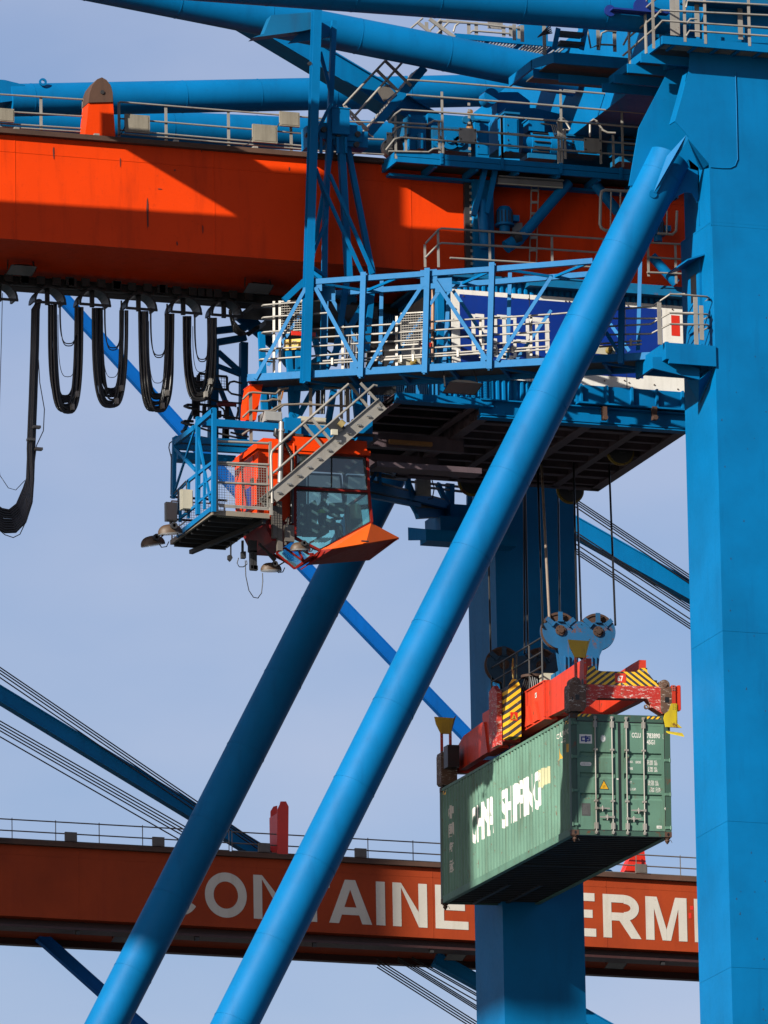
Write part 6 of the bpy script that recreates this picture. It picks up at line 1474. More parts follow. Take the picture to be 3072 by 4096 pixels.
m = MB(); m.path([V((b.x+.03, a.y, b.z)), V((b.x+.08, a.y-.02, (a.z+b.z)/2)), V((b.x+.03, a.y, a.z-.08)), V((b.x-.08, a.y, a.z-.1))], .015, 6); m.build('cable', BLACK, jb)
fl2 = root('leg_landing', 'dark blue stepped box landing on the far leg', 'landing', P('X5', 800, 1200, 226))
m = MB(); a = P('X5', 862, 1060, 226.6); b = P('X5', 1100, 905, 226.6); m.box((a.x, 226.6, a.z), (XL-.01, 228.5, b.z)); a = P('X5', 765, 1165, 226.2); b = P('X5', 900, 1010, 226.2); m.box((a.x, 226.2, a.z-.05), (XL-.01, 226.58, b.z)); m.build('upper_box', BLUE, fl2)
m = MB(); a = P('X5', 645, 1235, 225.6); b = P('X5', 645, 1130, 225.6); m.box((a.x, 225.6, a.z), (XL-.01, 226.18, b.z)); m.prism([(a.x-.003, 225.6, a.z), (a.x-.003, 225.6, b.z), (a.x-.003, 226.9, b.z+.35), (a.x-.003, 226.9, a.z+.3)], (-.05,0,0)); m.build('lower_box', BLUE, fl2)
# ================================================================== OPERATOR CAB
Yc = 217.9; YcB = Yc+1.75
cabr = root('operator_cab', 'orange operator cab with big tinted windows, hanging left of the trolley', 'crane cab', P('U', 400, 1900, Yc))
def pc(x, y, Y_=Yc, w_='U'): return P(w_, x, y, Y_)
XC0 = pc(-121, 1400).x
m = MB()
zfl = pc(100, 1600).z; zrf = pc(100, 745).z; zroof2 = pc(800, 700).z
xw = pc(262, 1200).x; XC1 = pc(1078, 900).x
zl_ = zfl
# solid rear box (left part)
m.box((XC0, Yc, zfl), (xw, YcB, zrf)); m.build('cab_body', ORANGE, cabr)
m = MB(); m.box((XC0-.06, Yc-.08, pc(0,775).z-.12), (xw+.0, YcB+.05, pc(0,775).z)); m.prism([(XC0, Yc+.2, zrf), (XC0+.3, Yc+.5, zrf+.22), (XC1-.5, Yc+.5, zrf+.22), (XC1-.2, Yc+.2, zrf)], (0,1.2,0)); 
ze = pc(900, 880).z; m.box((xw, Yc-.05, ze), (XC1+.06, YcB+.05, pc(900,830).z)); m.box((xw, Yc+.02, pc(900,830).z), (XC1, YcB, pc(900, 720).z)); m.box((xw-.02, Yc-.02, pc(300,870).z), (xw+1.0, Yc+.05, pc(300,800).z)); m.build('roof', ORANGE, cabr)
# door and panels on the face turned left
m = MB(); a = PX('T', 955, 1500, XC0-.01); b = PX('T', 1020, 890, XC0-.01); 
m.box((XC0-.03, Yc+.35, zfl+.3), (XC0-.003, Yc+1.15, pc(0,775).z-.18)); dpl = m.build('cab_door', RED, cabr, 'redder door on the left face of the cab')
m = MB(); m.box((XC0-.04, Yc+.5, zfl+.35), (XC0-.031, Yc+.85, zfl+.9)); m.build('door_window', NAVY, dpl)
m = MB(); a = pc(30, 1100); b = pc(215, 890); m.box((a.x, Yc-.025, a.z), (b.x, Yc-.003, b.z)); m.box((a.x+.04, Yc-.04, a.z+.04), (b.x-.04, Yc-.026, b.z-.04)); m.build('wall_panel', ORANGE, cabr)
m = MB(); m.prism([(XC0+.1, Yc+.1, zfl-.003), (XC0+.35, Yc+.1, zfl-.5), (xw-.05, Yc+.1, zfl-.5), (xw-.05, Yc+.1, zfl-.003)], (0, 1.5, 0)); m.build('floor_box', paint('dark_red_paint', (.3,.01,.012), .5), cabr)
# window frame structure: corner bars
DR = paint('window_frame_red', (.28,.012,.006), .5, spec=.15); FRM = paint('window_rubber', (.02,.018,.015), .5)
lw = [(285,1268),(1095,1312),(1115,1625),(565,1927),(500,1925),(285,1792)]
uw = [(290,872),(684,905),(1040,922),(1085,1280),(290,1232)]
def frame(poly, Y_, wd, mat, name, par):
    m = MB(); e = [pc(x, y, Y_) for x, y in poly]
    for p_, q_ in zip(e, e[1:]+e[:1]): m.bar(p_, q_, wd, wd, up=(0,1,0))
    return m.build(name, mat, par)
def glassmat(name, tint, refl=.12):
    m, n, l, b = nodes(name); n.remove(b); o = [x for x in n if x.type == 'OUTPUT_MATERIAL'][0]
    t = n.new('ShaderNodeBsdfTransparent'); t.inputs[0].default_value = tint+(1,); g = n.new('ShaderNodeBsdfGlossy'); g.inputs['Roughness'].default_value = .03; g.inputs[0].default_value = (.75,.95,1,1)
    f = n.new('ShaderNodeFresnel'); f.inputs[0].default_value = 1.5; mx_ = n.new('ShaderNodeMixShader')
    ad = n.new('ShaderNodeMath'); ad.operation = 'ADD'; ad.inputs[1].default_value = refl; l.new(f.outputs[0], ad.inputs[0]); l.new(ad.outputs[0], mx_.inputs[0]); l.new(t.outputs[0], mx_.inputs[1]); l.new(g.outputs[0], mx_.inputs[2]); df = n.new('ShaderNodeBsdfDiffuse'); df.inputs[0].default_value = (tint[0]*.35, tint[1]*.5, tint[2]*.55, 1); m2_ = n.new('ShaderNodeMixShader'); m2_.inputs[0].default_value = .09; l.new(mx_.outputs[0], m2_.inputs[1]); l.new(df.outputs[0], m2_.inputs[2]); l.new(m2_.outputs[0], o.inputs[0]); return m
TEAL = glassmat('teal_tinted_glass', (.62,.95,.88), .05); SMOKE = glassmat('smoked_glass', (.38,.42,.38), .06)
for Y_, lab in ((Yc+.02, 'large teal window of the cab'), (YcB-.02, None)):
    m = MB(); m.add([pc(x, y, Yc)+V((0, Y_-Yc, 0)) for x, y in lw], [tuple(range(6))]); g = m.build('window', TEAL, cabr, lab, fix=False)
    m = MB(); e = [pc(x, y, Yc)+V((0, Y_-Yc, 0)) for x, y in lw]
    for p_, q_ in zip(e, e[1:]+e[:1]): m.bar(p_, q_, .045, .045, up=(0,1,0))
    m.build('window_frame', FRM, g)
    m = MB(); m.add([pc(x, y, Yc)+V((0, Y_-Yc, 0)) for x, y in uw], [tuple(range(5))]); g = m.build('window', SMOKE, cabr, 'dark upper window of the cab' if lab else None, fix=False)
    m = MB(); e = [pc(x, y, Yc)+V((0, Y_-Yc, 0)) for x, y in uw]
    for p_, q_ in zip(e, e[1:]+e[:1]): m.bar(p_, q_, .045, .045, up=(0,1,0))
    m.bar(pc(685, 905)+V((0, Y_-Yc, 0)), pc(682, 1240)+V((0, Y_-Yc, 0)), .03, .03, up=(0,1,0)); m.build('window_frame', FRM, g)
m = MB()
for Y_ in (0, YcB-Yc-.06):
    o = V((0, Y_, 0)); m.bar(pc(1078,905)+o, pc(1090,1290)+o, .06, .06, up=(0,1,0)); m.bar(pc(1092,1290)+o, pc(1124,1630)+o, .06, .06, up=(0,1,0)); m.bar(pc(268,870)+o, pc(268,1800)+o, .1, .06, up=(0,1,0)); m.bar(pc(268,1800)+o, pc(560,1945)+o, .06, .06, up=(0,1,0)); m.bar(pc(560,1945)+o, pc(1124,1632)+o, .06, .06, up=(0,1,0)); m.bar(pc(268,1250)+o, pc(1090,1293)+o, .05, .08, up=(0,1,0))
m.bar(pc(1124,1630), pc(1124,1630)+V((0,YcB-Yc,0)), .07, .07); m.bar(pc(1092,1290), pc(1092,1290)+V((0,YcB-Yc,0)), .06, .06); m.bar(pc(1078,905), pc(1078,905)+V((0,YcB-Yc,0)), .06, .06)
m.build('cab_frame', DR, cabr)
# front (right) glass
m = MB(); m.add([pc(1090,1290), pc(1124,1630), pc(1124,1630)+V((0,YcB-Yc,0)), pc(1090,1290)+V((0,YcB-Yc,0))], [(0,1,2,3)]); m.add([pc(1078,905), pc(1090,1290), pc(1090,1290)+V((0,YcB-Yc,0)), pc(1078,905)+V((0,YcB-Yc,0))], [(0,1,2,3)]); m.build('window', TEAL, cabr, fix=False)
# bottom left slanted windows
for q in (((70,1968),(165,1912),(368,2062),(272,2142)), ((300,1905),(430,1980),(480,1978),(372,2058))):
    m = MB(); m.add([pc(*v, Yc+(.0 if i in (0,3) else .0)) for i, v in enumerate(q)], [(0,1,2,3)]); g = m.build('window', TEAL, cabr, 'slanted lower window of the cab', fix=False)
    m = MB(); e = [pc(*v) for v in q]
    for p_, q_ in zip(e, e[1:]+e[:1]): m.bar(p_, q_, .04, .05, up=(0,1,0))
    m.build('window_frame', DR, g)
# inner back wall behind the lower glass, floor grid, seat, screen
m = MB(); m.box((xw+.02, YcB-.5, zfl+.05), (xw+.75, YcB-.1, zrf-.1)); m.build('inner_wall', paint('dark_interior', (.02,.03,.03), .7), cabr)
m = MB()
for k in range(6): z0_ = pc(600, 1900); m.bar(pc(440+k*32, 1850, Yc+.4), pc(540+k*32, 1800, Yc+.9), .02, .02)
m.build('floor_grid', GRATE, cabr)
m = MB(); a = pc(648,1530,Yc+.6); b = pc(838,1412,Yc+.6); m.prism([pc(648,1530,Yc+.6), pc(665,1415,Yc+.6), pc(838,1408,Yc+.6), pc(826,1530,Yc+.6)], (0,.08,0)); m.bar(pc(745,1530,Yc+.65), pc(745,1600,Yc+.65), .12, .06, up=(0,1,0)); m.bar(pc(675,1598,Yc+.65), pc(805,1585,Yc+.65), .05, .05); m.build('monitor', paint('dark_grey_plastic', (.03,.035,.035), .5), cabr)
m = MB(); a = pc(430, 1700, Yc+.8); m.prism([pc(x,y,Yc+.5) for x,y in ((440,1420),(500,1380),(520,1430),(520,1640),(600,1680),(600,1740),(430,1740),(400,1600))], (0,.5,0)); m.prism([pc(x,y,Yc+.3) for x,y in ((560,1690),(650,1680),(655,1740),(560,1790))], (0,.3,0)); m.build('seat', paint('seat_fabric', (.02,.022,.025), .8), cabr)
m = MB(); m.prism([pc(x,y,Yc+1.0) for x,y in ((880,1440),(960,1400),(990,1440),(985,1640),(1050,1640),(1010,1700),(900,1720))], (0,.3,0)); m.build('control_console', paint('console', (.05,.04,.035), .6), cabr)
m = MB(); m.tube(pc(572,1325,Yc+.5), pc(572,1360,Yc+.5), .01, 6); m.build('lamp_cord', BLACK, cabr)
# operator
op = root('person', 'seated crane operator in a dark jacket with a yellow reflective band, inside the cab', 'person', pc(560, 1690, Yc+.55))
def skin(name, pts, edges, rad, mat, par, lvl=1):
    me = bpy.data.meshes.new(name); off = OFF[par]; me.from_pydata([p-off for p in pts], edges, []); me.materials.append(mat)
    o = bpy.data.objects.new(name, me); COL.objects.link(o); o.parent = par; OFF[o] = off
    md = o.modifiers.new('s', 'SKIN'); 
    for v, r in zip(me.skin_vertices[0].data, rad): v.radius = (r, r)
    me.skin_vertices[0].data[0].use_root = True
    sb = o.modifiers.new('u', 'SUBSURF'); sb.levels = lvl; sb.render_levels = lvl
    for p_ in me.polygons: p_.use_smooth = True
    return o
H0 = pc(555, 1660, Yc+.75)
def hp3(dx, dy, dz): return H0+V((dx, dy, dz))
pts = [hp3(0,0,0), hp3(.03,0,.25), hp3(.05,0,.47), hp3(.08,0,.56), hp3(.11,0,.70),     # pelvis spine chest neck head
       hp3(.05,-.18,.46), hp3(.16,-.22,.22), hp3(.38,-.2,.16), hp3(.47,-.19,.17), hp3(.05,.18,.46), hp3(.16,.22,.22), hp3(.38,.2,.16), hp3(.47,.19,.17),
       hp3(.1,-.1,-.02), hp3(.46,-.13,.0), hp3(.5,-.12,-.42), hp3(.62,-.12,-.46), hp3(.1,.1,-.02), hp3(.46,.13,.0), hp3(.5,.12,-.42), hp3(.62,.12,-.46), hp3(.12,0,.79)]
ed = [(0,1),(1,2),(2,3),(3,4),(4,21),(2,5),(5,6),(6,7),(7,8),(2,9),(9,10),(10,11),(11,12),(0,13),(13,14),(14,15),(15,16),(0,17),(17,18),(18,19),(19,20)]
rd = [.14,.13,.15,.055,.095,.075,.05,.038,.03,.075,.05,.038,.03,.09,.07,.05,.04,.09,.07,.05,.04,.07]
skin('body', pts, ed, rd, paint('dark_jacket', (.03,.035,.045), .8), op, 2)
m = MB(); c = hp3(.04,0,.30); n_ = 20
ringa = [c+V((.155*math.cos(6.283*i/n_), .175*math.sin(6.283*i/n_), -.04)) for i in range(n_)]; ringb = [p_+V((0,0,.09)) for p_ in ringa]
m.add(ringa+ringb, [(i,(i+1)%n_,n_+(i+1)%n_,n_+i) for i in range(n_)], True); m.build('reflective_band', paint('reflective_yellow', (.5,.7,.05), .5), op)
m = MB(); hc = hp3(.115,0,.765); rings = []
for j in range(5):
    a_ = j/4*1.45; rings.append([hc+V((.1*math.cos(a_)*math.cos(6.283*i/14), .095*math.cos(a_)*math.sin(6.283*i/14), .115*math.sin(a_))) for i in range(14)])
m.add([p_ for r_ in rings for p_ in r_], [(j*14+i, j*14+(i+1)%14, (j+1)*14+(i+1)%14, (j+1)*14+i) for j in range(4) for i in range(14)], True); m.build('hair', paint('dark_hair', (.02,.014,.01), .8), op)
m = MB(); m.prism([hp3(.2,-.02,.72), hp3(.235,-.015,.70), hp3(.2,-.02,.685)], (0,.04,0)); m.build('nose', paint('skin_tone', (.35,.2,.14), .6), op)
# visor tray under the window
VIS = ORANGE
m = MB(); A_ = pc(640,1918,Yc-.02); B_ = pc(1120,1636,Yc-.02); 
C1 = pc(1432,1800,Yc-.10); D1 = pc(1250,1822,Yc-.38); E1 = pc(660,1925,Yc-.12)
C2 = pc(1435,1802,Yc+.2)
def slab(pts, t): 
    m = MB(); n_ = (pts[1]-pts[0]).cross(pts[2]-pts[0]).normalized()*t; m.prism(pts, n_); return m
q = [pc(560,1932,Yc-.02), pc(1120,1636,Yc-.02), pc(1432,1800,Yc+.35), pc(1060,1862,Yc-.45), pc(690,1922,Yc-.45)]
m = MB(); m.add([q[0],q[1],q[2],q[3],q[4]], [(0,1,2,3,4)]); m.add([p_+V((0,.02,-.02)) for p_ in q], [(0,1,2,3,4)]); m.build('floor_visor', paint('visor_orange', (.9,.13,.006), .45, dirt_amt=.2, dirt=(.4,.06,.01)), cabr, 'sunlit orange tray below the window', fix=False)
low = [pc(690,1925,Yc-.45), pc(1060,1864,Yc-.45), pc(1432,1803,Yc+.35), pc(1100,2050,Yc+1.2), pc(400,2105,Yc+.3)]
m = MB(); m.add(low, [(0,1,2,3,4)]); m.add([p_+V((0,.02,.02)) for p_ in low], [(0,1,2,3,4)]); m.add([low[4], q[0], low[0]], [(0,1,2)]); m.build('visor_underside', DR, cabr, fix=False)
m = MB(); m.bar(pc(1052,2020,Yc+.9), pc(1420,1812,Yc+.3), .02, .1, up=(0,1,0)); m.bar(pc(1040,2000,Yc+.9), pc(960,1890,Yc-.3), .02, .03); m.build('visor_rib', DR, cabr)
m = MB(); p_ = pc(1050,1838,Yc-.5); m.tube(p_-V((.09,0,0)), p_+V((.09,0,0)), .02, 8); m.build('handle', STEEL, cabr)
m = MB(); m.bar(pc(280,2142,Yc-.03), pc(560,1940,Yc-.03), .03, .05, up=(0,1,0)); m.bar(pc(340,2150,Yc-.03), pc(640,1955,Yc-.03), .03, .04, up=(0,1,0)); m.build('pivot_rail', DR, cabr)
# cab mounting: blue beam over the roof, conduits, hoses
m = MB(); a = P('T', 480, 580, Yc+.35); b = P('U', 700, 600, Yc+.35); m.box((a.x, Yc+.3, P('T',900,640,Yc+.3).z), (P('U',180,560,Yc+.3).x, Yc+.5, P('T',900,560,Yc+.3).z)); m.box((P('U',185,560,Yc+.3).x, Yc+.25, P('U',300,690,Yc+.3).z+.05), (P('U',960,560,Yc+.3).x, Yc+.55, P('U',300,520,Yc+.3).z-.05))
for x in (250, 1040): p_ = P('U', x, 590, Yc+.15); m.box((p_.x-.2, Yc+.1, p_.z-.3), (p_.x+.2, Yc+.65, p_.z+.25)); 
m.build('hanger_beam', BLUE, cabr, 'blue beam carrying the cab')
m = MB()
for x in (250, 1040): p_ = P('U', x, 665, Yc+.1); m.box((p_.x-.25, Yc+.05, p_.z-.03), (p_.x+.25, Yc+.7, p_.z+.03))
m.build('rubber_mount', RUST, cabr)
m = MB(); m.tube(pc(128,520,Yc-.12), pc(112,1190,Yc-.12), .065, 12); m.tube(pc(128,600,Yc-.12), pc(128,625,Yc-.12), .085, 12); m.build('conduit', ALU, cabr)
m = MB(); m.path([pc(x,y,Yc-.08) for x,y in ((150,740),(190,800),(235,880),(245,960),(240,1640))], .045, 10); m.path([pc(x,y,Yc-.05) for x,y in ((100,690),(60,660),(70,600))], .06, 10); m.build('hose', BLACK, cabr)
m = MB(); m.tube(pc(265,760,Yc-.06), pc(265,1240,Yc-.06), .03, 8); m.build('pipe', ORANGE, cabr)
m = MB()
for q_ in ((30,1450,75,1800),(85,1400,130,1940)): a = pc(q_[0],q_[3],Yc-.2); b = pc(q_[2],q_[1],Yc-.2); m.box((a.x, Yc-.22, a.z), (b.x, Yc-.1, b.z))
m.bar(pc(170,1620,Yc-.25), pc(205,1570,Yc-.25), .03, .03, up=(0,1,0)); m.bar(pc(205,1570,Yc-.25), pc(170,1880,Yc-.25), .04, .03, up=(0,1,0)); m.box((pc(160,1870,Yc-.25).x, Yc-.3, pc(160,1870).z), (pc(225,1870).x, Yc-.2, pc(160,1690).z)); m.build('conduit_rack', GALVD, cabr)
m = MB(); a = T0 = P('T', 1080, 1495, Yc-.2); b = P('T', 1140, 1100, Yc-.2)
m.box((a.x-.1, Yc-.25, a.z), (b.x+.05, Yc-.23, b.z)); 
lam = MB()
# brown lamps
def bowl(cx, cy, w_, Y_, s, tilt, lab, mat=None):
    c = P(w_, cx, cy, Y_); r_ = root('bowl_lamp', lab, 'floodlight', c, 'brown bowl floodlights round the cab'); m = MB()
    d = V((math.sin(tilt), .14, -math.cos(tilt))).normalized(); sx = V((math.cos(tilt), 0, math.sin(tilt))); sy = d.cross(sx)
    vs = []; fs = []; N_ = 18
    for j in range(6):
        a_ = j/5*1.5; r = math.cos(a_)**.7; hgt = math.sin(a_)*.75
        vs += [c-d*(hgt*s)+sx*(r*s*1.05*math.cos(6.283*i/N_))+sy*(r*s*.75*math.sin(6.283*i/N_)) for i in range(N_)]
    fs = [(j*N_+i, j*N_+(i+1)%N_, (j+1)*N_+(i+1)%N_, (j+1)*N_+i) for j in range(5) for i in range(N_)]; m.add(vs, fs, True); m.add(vs[-N_:], [tuple(range(N_))]); m.build('lamp_bowl', mat or paint('brown_weathered_enamel', (.10,.055,.025), .55, dirt_amt=.6), r_, fix=False)
    m = MB(); m.disc(c+d*.01, d, s*1.0, .03, 24); gl = m.build('lamp_glass', LAMPG, r_)
    m = MB(); m.disc(c-d*s*.45+V((.1*s,-.72*s,0)), (0,1,0), s*.28, .12, 16, s*.15); m.bar(c-d*s*.4+sx*s*.6, c+sx*s*1.4-d*s*.9, .05, .03); m.path([c-d*s*.5+V((0,-.6*s,0)), c+V((.5*s,-.7*s,-.35*s)), c+V((1.0*s,-.5*s,-.2*s)), c+V((1.3*s,-.2*s,.3*s))], .012, 6); m.build('bracket', STEEL, r_)
bowl(250, 945, 'G', Yc+.2, .29, .12, 'brown bowl floodlight under the corner of the access platform, upper of two')
bowl(155, 1008, 'G', Yc+1.1, .29, .2, 'brown bowl floodlight sticking out furthest left, lower of two')
bowl(808, 1150, 'G', Yc+.5, .25, .03, 'bowl floodlight hanging below the access platform')
bowl(970, 1035, 'G', Yc-.4, .24, .05, 'scorched bowl floodlight beside the lower cab window')
m = MB(); m.path([P('G',x,y,Yc+.5) for x,y in ((665,1095),(668,1180),(685,1260),(710,1298),(735,1303),(755,1275),(762,1210),(760,1165))], .012, 6)
m.path([P('G',x,y,Yc+.5) for x,y in ((628,1080),(620,1110),(632,1130),(655,1130),(675,1115),(672,1095))], .012, 6); o = m.build('hanging_cable', BLACK); tag(o, 'thin black cable looping down below the cab', 'cable')
bx = root('cable_conduit_box', 'dark conduit ends and brackets hanging under the cab platform', 'conduit', P('G', 710, 1140, Yc+.5))
m = MB()
for q_ in ((640,1050,662,1085),(688,1045,700,1145),(704,1045,722,1148),(690,1128,728,1150)): a = P('G',q_[0],q_[3],Yc+.6); b = P('G',q_[2],q_[1],Yc+.6); m.box((a.x, Yc+.5, a.z), (b.x, Yc+.62, b.z))
m.bar(P('G',650,985,Yc+.55), P('G',650,1052,Yc+.55), .05, .05, up=(0,1,0)); m.bar(P('G',585,985,Yc+.55), P('G',585,1066,Yc+.55), .03, .03, up=(0,1,0)); m.bar(P('G',704,985,Yc+.55), P('G',704,1050,Yc+.55), .2, .1, up=(0,1,0)); m.bar(P('G',740,1000,Yc+.5), P('G',800,1062,Yc+.5), .05, .05, up=(0,1,0)); m.bar(P('G',800,1060,Yc+.5), P('G',830,1095,Yc+.5), .08, .08, up=(0,1,0)); m.prism([P('G',x,y,Yc+.5) for x,y in ((572,1065),(588,1060),(596,1080),(585,1098),(572,1085))], (0,.1,0)); m.build('conduit_body', STEEL, bx)
# ================================================================== ACCESS PLATFORM left of the cab
ap = root('access_platform', 'grey framed access platform with mesh panels and a blue truss, left of the cab', 'platform', P('T', 700, 1600, Yc-.7))
Ya = Yc-.7
A0 = P('T', 575, 1565, Ya); A1 = P('T', 1212, 1600, Ya); zfp = A0.z
XA0, XA1 = A0.x, A1.x; YaB = Ya+3.1
def ta(x, y, Y_=Ya): return P('T', x, y, Y_)
m = MB(); m.box((XA0, Ya, ta(800,1615).z), (XA1, Ya+.06, ta(800,1560).z)); m.box((XA0, Ya+.061, ta(800,1610).z), (XA0+.06, YaB, ta(800,1560).z)); m.box((XA1-.06, Ya+.061, ta(800,1610).z), (XA1, YaB, ta(800,1560).z)); m.box((XA0, YaB, ta(800,1610).z), (XA1, YaB+.06, ta(800,1560).z)); m.build('floor_frame', paint('rusty_galvanised', (.3,.25,.19), .6, rust_amt=.25, dirt=(.08,.05,.03)), ap)
zfl2 = ta(800,1585).z
m = MB(); m.box((XA0+.07, Ya+.07, zfl2), (XA1-.07, YaB-.01, zfl2+.02)); m.build('floor_grating', paint('dark_grating', (.03,.027,.025), .7), ap)
m = MB(); y = Ya+.45
while y < YaB: m.box((XA0+.07, y, zfl2-.12), (XA1-.07, y+.05, zfl2-.003)); y += .43
m.bar(V((XA1-.1, Ya+.1, zfl2-.12)), V((XA0+.5, YaB, zfl2-.22)), .1, .1); m.build('floor_beam', STEEL, ap)
m = MB()
for y in (Ya+.25, Ya+1.55):
    x = XA0+.25
    while x < XA1-.3: m.box((x, y, zfl2-.012), (x+.018, y+.16, zfl2-.003)); x += .045
m.build('grating_bars', CREAM, ap)
p1 = MB(); p1.box((ta(580,800).x, Ya-.06, ta(600,1575).z), (ta(628,800).x, Ya-.01, ta(600,765).z)); p1.build('corner_post', GALV, ap)
p1 = MB(); p1.box((ta(1198,800).x, Ya-.06, ta(1210,1610).z), (ta(1226,800).x, Ya-.01, ta(1210,797).z)); p1.build('corner_post', GALV, ap)
p1 = MB()
for y0_, y1_ in ((788,812),(1022,1048),(1242,1270)): p1.tube(ta(628,y0_,Ya-.03), ta(1198,y1_,Ya-.03), .032, 8)
p1.box((ta(630,1).x, Ya-.03, ta(900,1535).z), (ta(1190,1).x, Ya-.01, ta(900,1500).z)); p1.build('railing', GALV, ap)
mesh_panel(ap, ta(632,1490,Ya-.02), (1,0,0), (0,0,1), ta(1190,1).x-ta(632,1).x, ta(900,1050).z-ta(900,1500).z, .062, .0035)
# left blue truss
XT = XA0
def tl(x, y): return PX('T', x, y, XT)
m = MB()
def tbar(x0_, y0_, x1_, y1_, w_, name='truss_bar', mat=BLUE, dx=0):
    m = MB(); m.bar(tl(x0_,y0_)+V((dx,0,0)), tl(x1_,y1_)+V((dx,0,0)), w_, w_*.7, up=(1,0,0)); return m.build(name, mat, ap)
for q_ in ((160,745,150,1420,.12),(420,520,418,1600,.13),(597,430,592,1570,.13)): tbar(*q_, name='truss_post')
for q_ in ((493,1110,490,1540,.08),(318,1215,316,1640,.08),(228,1300,222,1680,.08),(150,850,395,1110,.08),(405,590,170,1320,.06),(395,590,560,1460,.07),(175,800,385,640,.13),(430,590,600,445,.13),(310,1232,575,1030,.08),(400,1320,570,1185,.06),(400,1480,570,1350,.06),(150,1400,300,1240,.05),(220,1640,400,1500,.07),(200,1830,570,1540,.12)): tbar(*q_)
m = MB(); m.bar(tl(160,770), tl(160,770)+V((2.6,0,.03)), .18, .16); m.bar(tl(160,850)+V((0,0,0)), tl(160,850)+V((2.6,0,.03)), .14, .12); m.build('top_beam', BLUE, ap)
m = MB(); m.path([tl(150,1380), tl(290,1235), tl(300,1250), tl(300,1330)], .03, 8); m.tube(tl(205,1330), tl(205,1600), .03, 8); m.tube(tl(130,930), tl(125,1380), .025, 8); m.path([tl(148,780), tl(105,810), tl(98,860), tl(115,930), tl(128,985)], .014, 6); m.build('conduit', STEEL, ap)
a = tl(130,1480); mesh_panel(ap, V((XT+.03, YaB, zfp)), (1,0,0), (0,0,1), XA1-XA0-.1, 1.0, .062, .0035)
m = MB(); m.tube(V((XA0, YaB, zfp+.55)), V((XA1, YaB, zfp+.55)), .03, 8); m.tube(V((XA0, YaB, zfp+1.1)), V((XA1, YaB, zfp+1.1)), .03, 8); m.build('railing', STEEL, ap)
def ebox(w_, x0_, y0_, x1_, y1_, Y_, dep, mat, lab, name='electric_box'):
    a = P(w_, x0_, y1_, Y_); b = P(w_, x1_, y0_, Y_); r_ = root(name, lab, 'electric box', a, 'electric boxes round the cab')
    m = MB(); m.box((a.x, Y_, a.z), (b.x, Y_+dep, b.z)); m.build('box_body', mat, r_)
    m = MB(); m.box((a.x+.02, Y_-.025, a.z+.02), (b.x-.02, Y_-.003, b.z-.02)); m.build('box_lid', mat, r_)
    m = MB(); m.disc(((a.x+b.x)/2, Y_+dep*.5, a.z-.03), (0,0,1), .04, .06, 10); m.build('cable_gland', STEEL, r_)
ebox('T', 238, 1325, 362, 1538, Ya+1.5, .14, CREAM, 'cream electric box hung on the blue truss')
ebox('T', 70, 1465, 190, 1662, Ya+2.4, .14, paint('grey_enamel', (.3,.29,.27), .5), 'grey electric box at the outer left end of the platform')
ebox('T', 1160, 465, 1350, 560, Yc+.3, .5, paint('light_grey_case', (.42,.42,.41), .45), 'light grey clip-lid case on the blue beam above the cab')
ebox('U', 330, 475, 620, 552, Yc+.4, .5, CREAM, 'long cream box on the beam above the cab roof')
ebox('T', 1012, 1195, 1042, 1245, Yc-.1, .1, CREAM, 'tiny cream box on the corner of the cab')
# orange funnel and its handrails above the cab
fn = root('orange_duct', 'tapering orange duct standing on the cab roof behind grey rails', 'duct', P('T', 1030, 550, Yc+.6))
m = MB(); b0 = [P('T',948,550,Yc+.75), P('T',1055,550,Yc+.75)]; t0 = [P('T',985,162,Yc+.6), P('T',1135,168,Yc+.6)]
m.prism([P('T',1000,162,Yc+.6), P('T',1135,165,Yc+.6), P('T',1100,350,Yc+.6), P('T',1062,552,Yc+.6), P('T',955,552,Yc+.6), P('T',965,350,Yc+.6)], (0,.45,0)); m.build('duct_body', ORANGE, fn)
m = MB(); m.prism([P('T',996,158,Yc+.58), P('T',1140,160,Yc+.58), P('T',1138,172,Yc+.58), P('T',996,170,Yc+.58)], (0,.5,0)); m.build('duct_rim', RED, fn)
hr = root('cab_handrail', 'crooked grey handrails around the orange duct above the cab', 'handrail', P('T', 1000, 700, Yc+.3))
railpx(hr, [('T',(915,325),(985,255),(1030,248),(1280,265),(1330,215),(1420,200)), ('T',(915,525),(990,450),(1270,455),(1370,385),(1659,375)), ('T',(1110,345),(1190,345),(1240,325),(1310,330)), ('T',(910,715),(990,660)), ('U',(115,160),(200,140),(230,145)), ('U',(320,320),(850,345)), ('U',(600,140),(900,150)), ('U',(0,400),(120,330),(200,322)), ('U',(320,510),(600,520))],
       [('T',1005,255,785),('T',1325,190,470),('U',452,140,550),('U',790,160,480),('U',862,80,520),('U',452,400,560)], Yc+.35, mat=paint('brownish_rail', (.3,.25,.2), .5), pw=.08, r=.028) if 0 else railpx(hr, [('T',(915,325),(985,255),(1030,248),(1280,265),(1330,215),(1420,200)), ('T',(915,525),(990,450),(1270,455),(1370,385),(1659,375)), ('T',(1110,345),(1190,345),(1240,325),(1310,330)), ('T',(910,715),(990,660)), ('U',(320,320),(850,345)), ('U',(600,140),(900,150)), ('U',(0,400),(120,330),(200,322)), ('U',(320,510),(600,520))],
       [('T',1005,255,785),('T',1325,190,470),('U',452,140,550),('U',790,160,480),('U',862,80,520)], Yc+.35, mat=paint('brownish_rail', (.3,.25,.2), .5), rr=.028, pw=.08)
